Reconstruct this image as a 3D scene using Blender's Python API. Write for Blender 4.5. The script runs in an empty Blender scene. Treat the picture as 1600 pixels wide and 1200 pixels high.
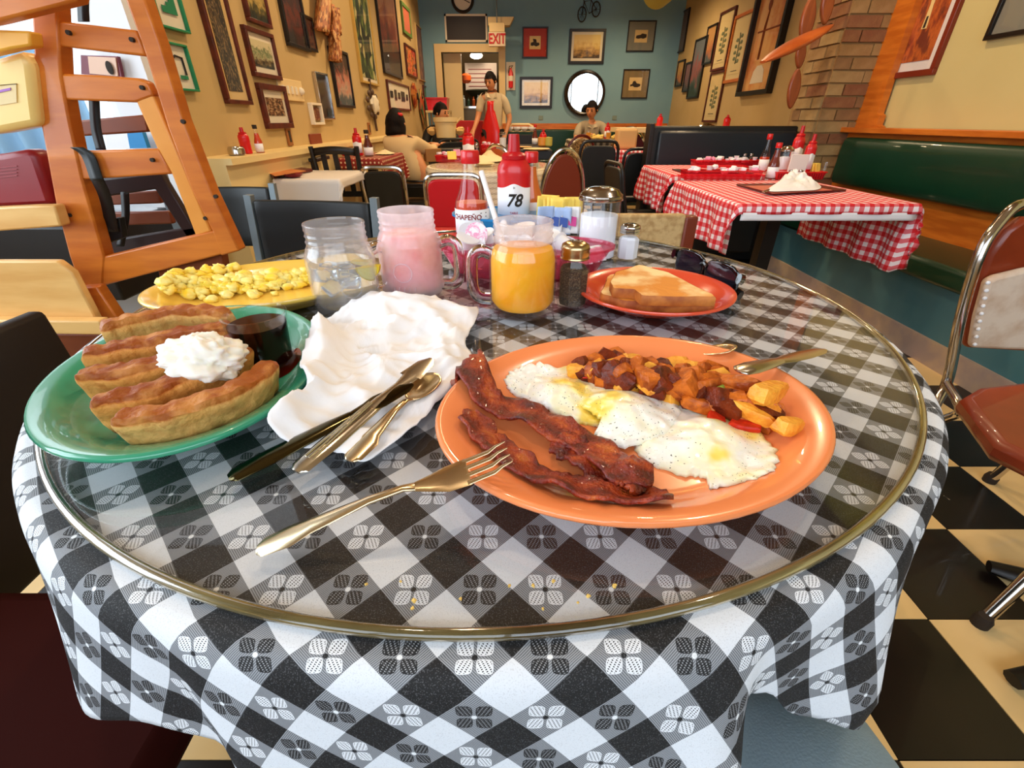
import bpy, math, random
from math import sin, cos, pi, radians as R, sqrt, atan2
from mathutils import Vector, Matrix, noise as mn
random.seed(7)
sc = bpy.context.scene
col = sc.collection
# ---------------------------------------------------------------- camera
FPX, PITCH, EYE = 700.0, R(30.5), .965
cam = bpy.data.objects.new('camera', bpy.data.cameras.new('camera'))
col.objects.link(cam)
cam.location = (0, 0, EYE); cam.rotation_euler = (R(90)-PITCH, 0, 0)
cam.data.sensor_width = 36; cam.data.lens = 36*FPX/1600; cam.data.clip_start = .01
sc.camera = cam
# ---------------------------------------------------------------- world, light, exposure
w = bpy.data.worlds.new('world'); sc.world = w; w.use_nodes = True
bg = w.node_tree.nodes['Background']; bg.inputs[0].default_value = (.75, .88, 1, 1); bg.inputs[1].default_value = 1.6
sc.view_settings.view_transform = 'Standard'; sc.view_settings.look = 'None'
sc.view_settings.gamma = 1; sc.view_settings.exposure = 0.15; sc.view_settings.use_curve_mapping = False
def area(name, loc, rot, sx, sy, e, c):
    l = bpy.data.lights.new(name, 'AREA'); l.shape = 'RECTANGLE'; l.size = sx; l.size_y = sy; l.energy = e; l.color = c
    o = bpy.data.objects.new(name, l); o.location = loc; o.rotation_euler = rot; col.objects.link(o); return o
# daylight coming in through the street windows
area('front_window_light', (.1, -1.72, 1.75), (R(-90), 0, R(180)), 3.6, 1.5, 46, (.78, .88, 1))
area('side_window_light', (-2.42, .3, 1.6), (0, R(-90), 0), 1.6, 1.9, 52, (.78, .9, 1))
area('nook_window_light', (-1.85, 1.99, 1.3), (R(-90), 0, 0), .8, 1.3, 7, (.85, .93, 1))
LAMPS = [(-.45, .9, 7), (.95, 1.15, 7), (-.3, 2.6, 18), (1.3, 2.9, 18), (-.45, 4.4, 20), (1.5, 4.8, 20), (.0, 6.1, 22), (1.5, 7.0, 24), (-.7, 7.2, 16)]
# ---------------------------------------------------------------- pixel <-> place helpers (design aid)
def ray(px, py):
    x = (px-800)/FPX; y = (py-600)/FPX
    return Vector((x, cos(PITCH)-y*sin(PITCH), -sin(PITCH)-y*cos(PITCH)))
def onz(px, py, z): d = ray(px, py); return Vector((0, 0, EYE))+d*((z-EYE)/d.z)
def ony(px, py, Y): d = ray(px, py); return Vector((0, 0, EYE))+d*(Y/d.y)
def onx(px, py, X): d = ray(px, py); return Vector((0, 0, EYE))+d*(X/d.x)
# ---------------------------------------------------------------- materials
def lin(c):
    r = []
    for k in c[:3]:
        k /= 255.0
        r.append(k/12.92 if k <= .04045 else ((k+.055)/1.055)**2.4)
    return (*r, 1)
_mc = {}
class NT:
    def __init__(s, name):
        s.m = bpy.data.materials.new(name); s.m.use_nodes = True; s.t = s.m.node_tree; s.b = s.t.nodes['Principled BSDF']; s.out = s.t.nodes['Material Output']
    def n(s, ty, **k):
        x = s.t.nodes.new(ty)
        for a, b in k.items(): setattr(x, a, b)
        return x
    def l(s, a, b): s.t.links.new(a, b)
    def val(s, x, v):
        if isinstance(v, (int, float)): x.default_value = v
        else: s.l(v, x)
    def math(s, op, a, b=0., c=None):
        x = s.n('ShaderNodeMath', operation=op); s.val(x.inputs[0], a); s.val(x.inputs[1], b)
        if c is not None: s.val(x.inputs[2], c)
        return x.outputs[0]
    def mix(s, f, a, b):
        x = s.n('ShaderNodeMix', data_type='RGBA'); s.val(x.inputs[0], f)
        for i, v in ((6, a), (7, b)):
            if isinstance(v, tuple): x.inputs[i].default_value = v
            else: s.l(v, x.inputs[i])
        return x.outputs[2]
    def noise(s, scale, detail=3, co=None, rough=.5):
        x = s.n('ShaderNodeTexNoise'); x.inputs['Scale'].default_value = scale; x.inputs['Detail'].default_value = detail; x.inputs['Roughness'].default_value = rough
        if co is not None: s.l(co, x.inputs['Vector'])
        return x.outputs[0]
    def ramp(s, f, stops, const=False):
        x = s.n('ShaderNodeValToRGB'); e = x.color_ramp
        if const: e.interpolation = 'CONSTANT'
        while len(e.elements) < len(stops): e.elements.new(.5)
        for el, (p, c) in zip(e.elements, stops): el.position = p; el.color = c
        s.l(f, x.inputs[0]); return x.outputs[0]
    def obj(s): return s.n('ShaderNodeTexCoord').outputs['Object']
    def bump(s, h, st, d=.001):
        x = s.n('ShaderNodeBump'); x.inputs['Strength'].default_value = st; x.inputs['Distance'].default_value = d
        s.l(h, x.inputs['Height']); s.l(x.outputs[0], s.b.inputs['Normal'])
def mat(name, c, rough=.5, metal=0, c2=None, sc_=8, lo=.4, hi=.65, bump=0, bs=60, bd=.001, coat=0, trans=0, ior=1.45, emit=0, sss=0, stretch=None, spec=None):
    if name in _mc: return _mc[name]
    t = NT(name); b = t.b
    b.inputs['Base Color'].default_value = lin(c); b.inputs['Roughness'].default_value = rough; b.inputs['Metallic'].default_value = metal
    b.inputs['Coat Weight'].default_value = coat; b.inputs['Transmission Weight'].default_value = trans; b.inputs['IOR'].default_value = ior
    if spec is not None: b.inputs['Specular IOR Level'].default_value = spec
    if sss: b.inputs['Subsurface Weight'].default_value = sss; b.inputs['Subsurface Radius'].default_value = (.01, .006, .003); b.inputs['Subsurface Scale'].default_value = .5
    if emit: b.inputs['Emission Color'].default_value = lin(c); b.inputs['Emission Strength'].default_value = emit
    if c2 or bump:
        co = t.obj()
        if stretch:
            mp = t.n('ShaderNodeMapping'); mp.inputs['Scale'].default_value = stretch; t.l(co, mp.inputs[0]); co = mp.outputs[0]
        if c2:
            t.l(t.ramp(t.noise(sc_, 4, co), [(lo, lin(c)), (hi, lin(c2))]), b.inputs['Base Color'])
        if bump: t.bump(t.noise(bs, 3, co), bump, bd)
    _mc[name] = t.m; return t.m
def thinglass(name, tint=(255, 255, 255), refl=1.0, rough=.02, frost=0, edge=.6, fcol=(250, 246, 250)):
    """thin clear glass: see-through with a Fresnel reflection"""
    t = NT(name); t.t.nodes.remove(t.b)
    tr = t.n('ShaderNodeBsdfTransparent'); tr.inputs[0].default_value = lin(tint)
    gl = t.n('ShaderNodeBsdfGlossy'); gl.inputs['Roughness'].default_value = rough
    lw = t.n('ShaderNodeLayerWeight'); lw.inputs[0].default_value = .25
    f = t.math('MULTIPLY', t.math('POWER', lw.outputs['Facing'], 2.2), edge)
    f = t.math('ADD', f, .045*refl)
    f = t.math('MINIMUM', f, 1.)
    mx = t.n('ShaderNodeMixShader'); t.l(f, mx.inputs[0]); t.l(tr.outputs[0], mx.inputs[1]); t.l(gl.outputs[0], mx.inputs[2])
    o = mx.outputs[0]
    if frost:
        df = t.n('ShaderNodeBsdfTranslucent'); df.inputs[0].default_value = lin(fcol)
        d2 = t.n('ShaderNodeBsdfDiffuse'); d2.inputs[0].default_value = lin(fcol)
        m2 = t.n('ShaderNodeMixShader'); m2.inputs[0].default_value = .5; t.l(df.outputs[0], m2.inputs[1]); t.l(d2.outputs[0], m2.inputs[2])
        m3 = t.n('ShaderNodeMixShader'); t.val(m3.inputs[0], t.math('MULTIPLY', t.ramp(t.noise(28, 3, t.obj()), [(.25, (.5, .5, .5, 1)), (.6, (1, 1, 1, 1))]), frost)); t.l(o, m3.inputs[1]); t.l(m2.outputs[0], m3.inputs[2]); o = m3.outputs[0]
    t.l(o, t.out.inputs[0]); return t.m
# ---------------------------------------------------------------- mesh builder
class MB:
    def __init__(s): s.v = []; s.f = []; s.mi = []; s.uv = None
    def add(s, v, f, mi=0):
        o = len(s.v); s.v += [tuple(p) for p in v]; s.f += [tuple(i+o for i in q) for q in f]; s.mi += [mi]*len(f); return s
    def box(s, c, d, rot=None, mi=0):
        v = [Vector((x*d[0]/2, y*d[1]/2, z*d[2]/2)) for x in (-1, 1) for y in (-1, 1) for z in (-1, 1)]
        if rot is not None:
            m = rot if isinstance(rot, Matrix) else Matrix.Rotation(rot, 3, 'Z'); v = [m @ p for p in v]
        v = [p+Vector(c) for p in v]
        return s.add(v, [(0, 1, 3, 2), (4, 6, 7, 5), (0, 4, 5, 1), (2, 3, 7, 6), (0, 2, 6, 4), (1, 5, 7, 3)], mi)
    def bx(s, x0, x1, y0, y1, z0, z1, mi=0): return s.box(((x0+x1)/2, (y0+y1)/2, (z0+z1)/2), (abs(x1-x0), abs(y1-y0), abs(z1-z0)), None, mi)
    def lathe(s, prof, n=32, sx=1, sy=1, c=(0, 0, 0), rot=0, mi=0, pw=None):
        o = []; 
        for r, z in prof:
            for k in range(n):
                a = 2*pi*k/n; x, y = cos(a), sin(a)
                if pw: q = (abs(x)**pw+abs(y)**pw)**(1/pw); x /= q; y /= q
                x *= r*sx; y *= r*sy
                o.append((c[0]+x*cos(rot)-y*sin(rot), c[1]+x*sin(rot)+y*cos(rot), c[2]+z))
        f = []
        for j in range(len(prof)-1):
            for k in range(n): f.append((j*n+k, j*n+(k+1) % n, (j+1)*n+(k+1) % n, (j+1)*n+k))
        if prof[0][0] > 1e-5: f.append(tuple(range(n))[::-1])
        if prof[-1][0] > 1e-5: f.append(tuple((len(prof)-1)*n+k for k in range(n)))
        return s.add(o, f, mi)
    def shell(s, prof, n=32, **k):          # open profile, no caps
        a = len(s.f); s.lathe(prof, n, **k)
        keep = [i for i in range(a, len(s.f)) if len(s.f[i]) <= 4]
        s.f = s.f[:a]+[s.f[i] for i in keep]; s.mi = s.mi[:len(s.f)]; return s
    def tube(s, pts, r, n=8, mi=0, closed=False, flat=1.0):
        pts = [Vector(p) for p in pts]; N = len(pts); rr = r if isinstance(r, (list, tuple)) else [r]*N
        o = []; up = None
        for i, p in enumerate(pts):
            if closed: d = pts[(i+1) % N]-pts[i-1]
            else: d = pts[min(i+1, N-1)]-pts[max(i-1, 0)]
            d.normalize()
            if up is None: up = Vector((0, 0, 1)) if abs(d.z) < .9 else Vector((0, 1, 0))
            a = d.cross(up); 
            if a.length < 1e-4: a = d.cross(Vector((1, 0, 0)))
            a.normalize(); b = a.cross(d).normalized(); up = b
            for k in range(n):
                t = 2*pi*k/n; o.append(p+a*(rr[i]*cos(t))+b*(rr[i]*flat*sin(t)))
        f = [(i*n+k, i*n+(k+1) % n, ((i+1) % N)*n+(k+1) % n, ((i+1) % N)*n+k) for i in range(N if closed else N-1) for k in range(n)]
        if not closed: f += [tuple(range(n))[::-1], tuple((N-1)*n+k for k in range(n))]
        return s.add(o, f, mi)
    def prism(s, pts, off, mi=0):           # planar polygon (3D points) pushed along off
        n = len(pts); a = [Vector(p) for p in pts]; b = [p+Vector(off) for p in a]
        return s.add(a+b, [tuple(range(n))[::-1], tuple(range(n, 2*n))]+[(k, (k+1) % n, n+(k+1) % n, n+k) for k in range(n)], mi)
    def ball(s, c, r, n=12, m=8, mi=0, wob=0, seed=0):
        if isinstance(r, (int, float)): r = (r, r, r)
        o = []
        for j in range(m+1):
            ph = pi*j/m
            for k in range(n):
                t = 2*pi*k/n; d = Vector((sin(ph)*cos(t), sin(ph)*sin(t), cos(ph)))
                q = 1+wob*mn.noise(d*1.7+Vector((seed, seed*.7, 0))) if wob else 1
                o.append((c[0]+d.x*r[0]*q, c[1]+d.y*r[1]*q, c[2]+d.z*r[2]*q))
        return s.add(o, [(j*n+k, (j+1)*n+k, (j+1)*n+(k+1) % n, j*n+(k+1) % n) for j in range(m) for k in range(n)], mi)
    def grid(s, fn, nu, nv, mi=0, closeu=False):
        o = [fn(i/(nu if closeu else nu-1), j/(nv-1)) for j in range(nv) for i in range(nu)]
        m = nu if closeu else nu-1
        return s.add(o, [(j*nu+i, j*nu+(i+1) % nu, (j+1)*nu+(i+1) % nu, (j+1)*nu+i) for j in range(nv-1) for i in range(m)], mi)
    def build(s, name, mats, parent=None, world=True, ang=40, bev=0, solid=0, sub=0, label=None, kind=None):
        org = Vector((0, 0, 0))
        if parent is not None and world:
            q = parent
            while q: org += q.location; q = q.parent
        me = bpy.data.meshes.new(name)
        me.from_pydata([tuple(Vector(p)-org) for p in s.v], [], s.f)
        if not isinstance(mats, (list, tuple)): mats = [mats]
        for m in mats: me.materials.append(m)
        me.polygons.foreach_set('material_index', s.mi); me.polygons.foreach_set('use_smooth', [True]*len(s.f))
        if s.uv:
            u = me.uv_layers.new(name='uv')
            for lp in me.loops: u.data[lp.index].uv = s.uv[lp.vertex_index]
        me.update()
        if len(s.f) > 0: me.set_sharp_from_angle(angle=R(ang))
        o = bpy.data.objects.new(name, me); col.objects.link(o)
        if parent: o.parent = parent
        if solid: q = o.modifiers.new('s', 'SOLIDIFY'); q.thickness = solid; q.offset = 0
        if bev: q = o.modifiers.new('b', 'BEVEL'); q.width = bev; q.segments = 2; q.limit_method = 'ANGLE'; q.angle_limit = R(50)
        if sub: q = o.modifiers.new('u', 'SUBSURF'); q.levels = sub; q.render_levels = sub
        if label: o['label'] = label
        if kind: o['kind'] = kind
        return o
def tag(o, label, cat, group=None):
    o['label'] = label; o['category'] = cat
    if group: o['group'] = group
    return o
def thing(name, label, cat, loc=(0, 0, 0), rot=0, group=None):
    o = bpy.data.objects.new(name, None); col.objects.link(o); o.location = loc; o.rotation_euler = (0, 0, rot); o.empty_display_size = .05
    return tag(o, label, cat, group)
def B(): return MB()
def textmesh(s, size, ext=.0004, font_shear=0, bold=0):
    cu = bpy.data.curves.new('t', 'FONT'); cu.body = s; cu.size = size; cu.extrude = ext; cu.align_x = 'CENTER'; cu.align_y = 'CENTER'; cu.shear = font_shear; cu.offset = bold
    o = bpy.data.objects.new('t', cu); col.objects.link(o); bpy.context.view_layer.update()
    me = bpy.data.meshes.new_from_object(o); vs = [v.co.copy() for v in me.vertices]; fs = [tuple(p.vertices) for p in me.polygons]
    bpy.data.objects.remove(o); bpy.data.curves.remove(cu); bpy.data.meshes.remove(me); return vs, fs
def lettering(s, size, place, m, parent, name='lettering', **k):
    vs, fs = textmesh(s, size, **k)
    return MB().add([place(v) for v in vs], fs).build(name, m, parent)
# ---------------------------------------------------------------- common materials
m_wood_o = mat('orange varnished wood', (190, 98, 24), .4, c2=(212, 120, 36), sc_=5, stretch=(1, 1, 7), bump=.1, bs=40, coat=.2)
m_black = mat('black vinyl', (22, 24, 24), .42, bump=.15, bs=300)
m_blackwood = mat('black painted wood', (20, 16, 14), .4)
m_chrome = mat('chrome', (205, 200, 195), .14, 1)
m_steel = mat('stainless cutlery', (212, 204, 190), .2, 1, bump=.05, bs=90)
m_grey = mat('grey painted steel', (118, 130, 136), .4, .3)
m_green = mat('dark green vinyl', (8, 52, 34), .35, bump=.1, bs=250, coat=.2)
m_white = mat('white paper', (240, 240, 245), .7)
m_cream = mat('cream paint', (232, 205, 150), .55)
m_red = mat('red plastic', (214, 26, 30), .3, coat=.3)
m_glass = thinglass('clear glass', edge=.75)
m_tan = mat('tan painted plaster', (190, 162, 108), .75, c2=(198, 170, 118), sc_=2, bump=.1, bs=30)
m_rwood = mat('reddish framed wood', (96, 34, 16), .4, c2=(70, 22, 10), sc_=20)
m_bframe = mat('black picture frame', (24, 16, 12), .35)
# ================================================================ ROOM
XL, XR, XN, YB, ZC, YF = -1.35, 2.5, 2.3, 8.3, 2.95, -1.5
def struct(name, mb, m, parent=None, **k):
    o = mb.build(name, m, parent, **k)
    if parent is None: o['kind'] = 'structure'
    return o
# ---- floor: checkered vinyl tiles
m_fb = mat('black floor tile', (14, 10, 9), .3, c2=(26, 18, 14), sc_=5, coat=.15)
m_fc = mat('cream floor tile', (236, 204, 146), .35, c2=(226, 192, 130), sc_=3, coat=.15)
m_grout = mat('floor grout', (30, 24, 20), .8)
floor = struct('floor', B().bx(-2.6, 2.7, YF-.1, 11, -.06, -.004), m_grout)
TS = .2571; fo = onz(1500, 729, 0)
cells = []
for i in range(-16, 12):
    for j in range(-10, 34):
        x = fo.x+i*TS; y = fo.y-j*TS+3*TS*0
        if -2.5 < x < 2.45 and YF < y < YB: cells.append((x+TS/2, y-TS/2, (i+j) % 2))
for i in range(-16, 12):
    for j in range(1, 34):
        x = fo.x+i*TS; y = fo.y+j*TS
        if -2.5 < x < 2.45 and y < YB: cells.append((x+TS/2, y-TS/2, (i-j) % 2))
seen = {}
for c in cells: seen[(round(c[0], 3), round(c[1], 3))] = c
cells = sorted(seen.values(), key=lambda c: (c[0]**2+c[1]**2) if c[1] > .2 else 99+c[1]**2)
tme = []
g = TS-.002
for k in range(2):
    o = B().bx(-g/2, g/2, -g/2, g/2, -.004, 0).build('tile', m_fb if k else m_fc, None); tme.append(o.data); bpy.data.objects.remove(o)
for c in cells[:290]:
    o = bpy.data.objects.new('tile', tme[c[2]]); o.location = (c[0], c[1], 0); o.parent = floor; col.objects.link(o)
for k in (0, 1):
    mb = B()
    for c in cells[290:]:
        if c[2] == k: mb.bx(c[0]-g/2, c[0]+g/2, c[1]-g/2, c[1]+g/2, -.004, 0)
    mb.build('tile', m_fb if k else m_fc, floor, kind='stuff')
# ---- walls
m_blue = mat('blue grey painted plaster', (116, 156, 172), .75, c2=(126, 164, 176), sc_=1.5, bump=.1, bs=30)
m_nook = mat('white painted wall', (225, 225, 228), .6)
m_sage = mat('yellow green painted plaster', (200, 184, 124), .7, c2=(206, 192, 134), sc_=1.2)
wl = struct('wall_left', B().bx(XL-.1, XL, 2.0, YB, 0, ZC), m_tan)
wb = struct('wall_back', B().bx(XL, -1.06, YB, YB+.12, 0, ZC).bx(-1.06, -.2, YB, YB+.12, 1.84, ZC).bx(-.2, XR, YB, YB+.12, 0, ZC), m_blue)
wr = struct('wall_right', B().bx(XR, XR+.1, 3.74, YB, 0, ZC), m_tan)
wn = struct('wall_right_near', B().bx(XN, XN+.3, YF, 3.4, 0, ZC), m_sage)
ceil = struct('ceiling', B().bx(-2.6, 2.7, YF-.1, 11, ZC, ZC+.1), mat('ceiling paint', (150, 120, 80), .8))
struct('wall_nook', B().bx(-2.4, -2.3, YF, -.75, 0, ZC).bx(-2.4, -2.3, -.75, 1.35, 0, .75).bx(-2.4, -2.3, -.75, 1.35, 2.45, ZC).bx(-2.4, -2.3, 1.35, 2.1, 0, ZC)
       .bx(-2.3, -2.2, 2.0, 2.1, 0, ZC).bx(-1.5, XL, 2.0, 2.1, 0, ZC).bx(-2.2, -1.5, 2.0, 2.1, 0, .68).bx(-2.2, -1.5, 2.0, 2.1, 1.9, ZC), m_nook)
struct('wall_front', B().bx(-2.4, -1.7, YF-.1, YF, 0, ZC).bx(-1.7, 1.9, YF-.1, YF, 0, .95).bx(-1.7, 1.9, YF-.1, YF, 2.5, ZC).bx(1.9, 2.6, YF-.1, YF, 0, ZC), m_tan)
m_pane = thinglass('window glass', edge=.4)
def window(name, x0, x1, y0, y1, z0, z1, axis, nm=2):
    t = B(); d = .05
    if axis == 'x':      # spans x at constant y
        t.bx(x0, x1, y0, y1, z0, z0+d).bx(x0, x1, y0, y1, z1-d, z1)
        for k in range(nm+1): xx = x0+(x1-x0-d)*k/nm; t.bx(xx, xx+d, y0, y1, z0+d, z1-d)
    else:
        t.bx(x0, x1, y0, y1, z0, z0+d).bx(x0, x1, y0, y1, z1-d, z1)
        for k in range(nm+1): yy = y0+(y1-y0-d)*k/nm; t.bx(x0, x1, yy, yy+d, z0+d, z1-d)
    o = struct(name, t, mat('white window frame', (235, 235, 235), .4))
    if axis == 'x': B().bx(x0+d, x1-d, (y0+y1)/2-.003, (y0+y1)/2+.003, z0+d, z1-d).build('window_pane', m_pane, o)
    else: B().bx((x0+x1)/2-.003, (x0+x1)/2+.003, y0+d, y1-d, z0+d, z1-d).build('window_pane', m_pane, o)
    return o
window('window_1', -1.7, 1.9, YF-.08, YF-.02, .95, 2.5, 'x', 4)
window('window_2', -2.38, -2.32, -.75, 1.35, .75, 2.45, 'y', 2)
window('window_3', -2.2, -1.5, 2.03, 2.08, .68, 1.9, 'x', 1)
# pale blue curtain hung in the nook window
def curt(u, v): return (-2.15+.55*u, 1.97+.02*sin(u*34), .72+.5*v)
tag(B().grid(curt, 60, 6).build('curtain', mat('pale blue curtain', (150, 190, 220), .8), solid=.002), 'pale blue gathered curtain behind the wooden high chair', 'curtain')
struct('trim_1', B().bx(-1.44, -1.30, 1.93, 2.02, 0, ZC), m_nook)
# ---- left ledge
struct('trim_2', B().bx(XL, XL+.14, 2.1, 5.6, 0, .80).bx(XL, XL+.17, 2.1, 5.6, .80, .825), mat('cream ledge paint', (238, 212, 150), .45))
# ---- brick pillar
m_mort = mat('mortar', (150, 116, 70), .9, bump=.4, bs=60)
m_br = [mat('brick %d' % k, c, .85, c2=c2, sc_=14, bump=.6, bs=70, bd=.003) for k, (c, c2) in enumerate([((140, 108, 66), (158, 126, 82)), ((126, 94, 60), (142, 108, 70)), ((150, 122, 78), (164, 136, 90)), ((124, 78, 50), (138, 96, 62))])]
pil = struct('wall_pillar', B().bx(2.0, 2.55, 3.40, 3.76, 0, ZC), m_mort)
rb = random.Random(3)
bm0 = []
for L in (.195, .093):
    for k in range(4):
        o = B().box((0, 0, 0), (L, .02, .058)).build('brick', m_br[k], None); bm0.append(o.data); bpy.data.objects.remove(o)
row = 0; z = .45
def brick(L, x, y, z, rot):
    o = bpy.data.objects.new('brick', bm0[(0 if L == 'l' else 4)+rb.randrange(4)]); o.location = (x, y, z); o.rotation_euler = (rb.uniform(-.02, .02), rb.uniform(-.015, .015), rot); o.parent = pil; col.objects.link(o)
while z < 2.2:
    # front face (towards the street)
    e = row % 2
    xs = ([(2.0+.0975, 'l'), (2.0+.2975, 'l')] if e else [(2.0465, 'h'), (2.2, 'l'), (2.3465, 'h')])
    for x, L in xs: brick(L, x, 3.395+rb.uniform(-.003, .004), z, 0)
    ys = ([(3.445, 'h'), (3.60, 'l')] if e else [(3.50, 'l'), (3.655, 'h')])
    for y, L in ys: brick(L, 1.995+rb.uniform(-.004, .003), y+.005, z, R(90))
    z += .068; row += 1
# orange timber upright beside the pillar, with a chipped edge
uo = [(2.285, 3.40, .86), (2.285, 3.17, .86), (2.285, 3.16, .93), (2.285, 3.19, .94), (2.285, 3.19, .99), (2.285, 3.215, 1.0), (2.285, 3.225, 1.2), (2.285, 3.235, 2.2), (2.285, 3.40, 2.2)]
struct('trim_3', B().prism(uo, (-.04, 0, 0)), m_wood_o)
# ---- ceiling lamps
m_bulb = mat('warm lamp glass', (255, 205, 130), .4, emit=6)
for i, (x, y, e) in enumerate(LAMPS):
    t = thing('ceiling_lamp', 'warm ceiling lamp with a brass shade hanging over the dining room', 'lamp', (x, y, 0), group='ceiling lamps')
    B().tube([(x, y, ZC), (x, y, 2.72)], .006).build('cord', m_blackwood, t)
    B().shell([(.02, 2.74), (.05, 2.72), (.11, 2.63), (.112, 2.628)], 20, c=(x, y, 0)).build('shade', mat('brass shade', (150, 100, 40), .3, .9), t, solid=.003)
    B().ball((x, y, 2.655), .035).build('bulb', m_bulb, t)
    l = bpy.data.lights.new('lamp_light', 'SPOT'); l.energy = e*3.2; l.color = (1, .80, .58) if y < 2 else (1, .72, .42); l.shadow_soft_size = .05; l.spot_size = R(155); l.spot_blend = .6
    lo = bpy.data.objects.new('lamp_light', l); lo.location = (x, y, 2.6); col.objects.link(lo)
# ---- back wall bench, rail
gb = thing('bench', 'long dark green padded bench along the blue back wall', 'bench', (.9, 8.1, 0))
B().bx(-.15, 2.45, 8.16, 8.29, .1, .92).build('back_board', m_wood_o, gb)
for k in range(4): B().bx(-.13+k*.645, -.13+k*.645+.635, 8.10, 8.17, .5, .84).build('back_pad', m_green, gb, bev=.02)
B().bx(-.15, 2.45, 7.75, 8.16, .1, .44).build('seat', m_green, gb, bev=.02)
# ---- right green bench
rb_ = thing('bench', 'orange wooden bench with dark green padding along the right wall', 'bench', (2.1, 2.0, 0))
B().bx(2.22, 2.295, -1.2, 3.39, .42, .90).bx(2.16, 2.295, -1.2, 3.39, .895, .925).build('back_board', m_wood_o, rb_, bev=.004)
def padf(u, v):
    a = 2*pi*u; x = cos(a); y = sin(a); q = (abs(x)**4+abs(y)**4)**.25
    return (2.19+.045*x/q, -1.1+4.40*v, .735+.135*y/q)
B().grid(padf, 24, 20, closeu=True).bx(2.17, 2.22, -1.1, 3.30, .62, .85).build('back_pad', m_green, rb_, ang=60)
B().bx(1.84, 2.22, -1.2, 3.38, .34, .43).build('seat', m_green, rb_, bev=.02)
m_kick = mat('teal painted kick board', (66, 118, 128), .45, c2=(110, 150, 150), sc_=2.2, lo=.35, hi=.7, stretch=(1, 1, .6), bump=.1)
B().bx(1.90, 2.2, -1.2, 3.38, .11, .34).build('kick_board', m_kick, rb_)
B().bx(1.885, 2.2, -1.2, 3.38, 0, .11).build('kick_plinth', mat('scuffed plinth paint', (170, 150, 140), .5, c2=(205, 175, 140), sc_=6), rb_)
# ---- door to the kitchen
m_dc = mat('cream door casing', (224, 196, 140), .5)
struct('trim_4', B().bx(-1.16, -1.06, YB-.03, YB+.14, 0, 1.94).bx(-.2, -.1, YB-.03, YB+.14, 0, 1.94).bx(-1.06, -.2, YB-.03, YB+.14, 1.84, 1.94), m_dc)
struct('wall_kitchen', B().bx(-1.6, .6, 10.6, 10.7, 0, ZC).bx(-1.6, -1.5, YB+.12, 10.6, 0, ZC).bx(.5, .6, YB+.12, 10.6, 0, ZC), mat('dim kitchen wall', (120, 95, 60), .7))
dr = struct('door_1', B().bx(-1.05, -.78, 8.44, 8.48, 0, 1.84), mat('cream door leaf', (230, 205, 150), .5))
B().ball((-.82, 8.42, .95), .02).build('door_handle', m_chrome, dr)
kl = bpy.data.lights.new('kitchen_light', 'POINT'); kl.energy = 22; kl.color = (1, .86, .66); kl.shadow_soft_size = .08
klo = bpy.data.objects.new('kitchen_light', kl); klo.location = (-.55, 9.2, 2.0); col.objects.link(klo)
t = thing('kitchen_lamp', 'bright round lamp glowing inside the kitchen doorway', 'lamp', (-.62, 9.6, 0))
B().ball((-.62, 9.6, 1.93), (.11, .08, .05)).build('globe', mat('kitchen lamp glass', (255, 240, 215), .4, emit=6), t); B().tube([(-.62, 9.6, 1.97), (-.62, 9.6, ZC)], .008).build('stem', m_chrome, t)
t = thing('steel_counter', 'brushed steel kitchen counter seen through the doorway', 'counter', (-.55, 9.3, 0))
B().bx(-1.0, -.2, 9.1, 9.6, .55, 1.14).build('body', mat('brushed steel', (120, 105, 85), .4, .8, stretch=(1, 1, 20), bump=.1), t); B().bx(-1.02, -.18, 9.06, 9.62, 1.14, 1.17).build('worktop', m_chrome, t)
for k in range(9):
    x = -.93+k*.085; h = .1+.1*rb.random()
    tag(B().lathe([(.02, 1.17), (.025, 1.18), (.025, 1.17+h*.7), (.01, 1.17+h*.8), (.01, 1.17+h)], 10, c=(x, 9.25+.1*rb.random(), 0)).build('bottle', mat('kitchen bottle %d' % (k % 3), [(200, 90, 30), (190, 190, 180), (60, 80, 60)][k % 3], .3)), 'small bottle on the steel counter in the kitchen doorway', 'bottle', 'bottles in the kitchen')
bd = B().bx(-.86, -.28, 9.98, 10.0, 1.42, 1.86).build('notice_board', mat('pinkish white board', (225, 200, 180), .6)); tag(bd, 'pale notice board with lines of writing inside the kitchen', 'notice board')
for k in range(5): B().bx(-.8, -.38-.05*(k % 2), 9.972, 9.98, 1.50+k*.065, 1.512+k*.065).build('text_line', mat('board writing', (150, 70, 60), .6), bd)
tag(B().grid(lambda u, v: (-.97+.12*u+.1*v*(1-u)*0, 8.62+.03*sin(u*14), 1.85-.62*v+.0), 24, 8).build('towel', mat('white towel', (210, 205, 200), .8), solid=.004), 'white cloth hanging inside the kitchen doorway', 'towel')
tag(B().lathe([(.0, 1.28), (.14, 1.3), (.3, 1.42), (.26, 1.44), (0, 1.40)], 28, sx=1, c=(-.55, 9.7, 0)).build('extractor_hood', mat('dark steel', (70, 70, 50), .35, .7)), 'dark rounded metal hood in the kitchen doorway', 'hood')
tag(B().lathe([(.05, 1.52), (.09, 1.56), (.09, 1.63), (.04, 1.66)], 14, c=(-.80, 9.4, 0)).build('orange_bowl', mat('orange bowl', (220, 90, 30), .4)), 'small orange bowl high in the kitchen doorway', 'bowl')
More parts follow.
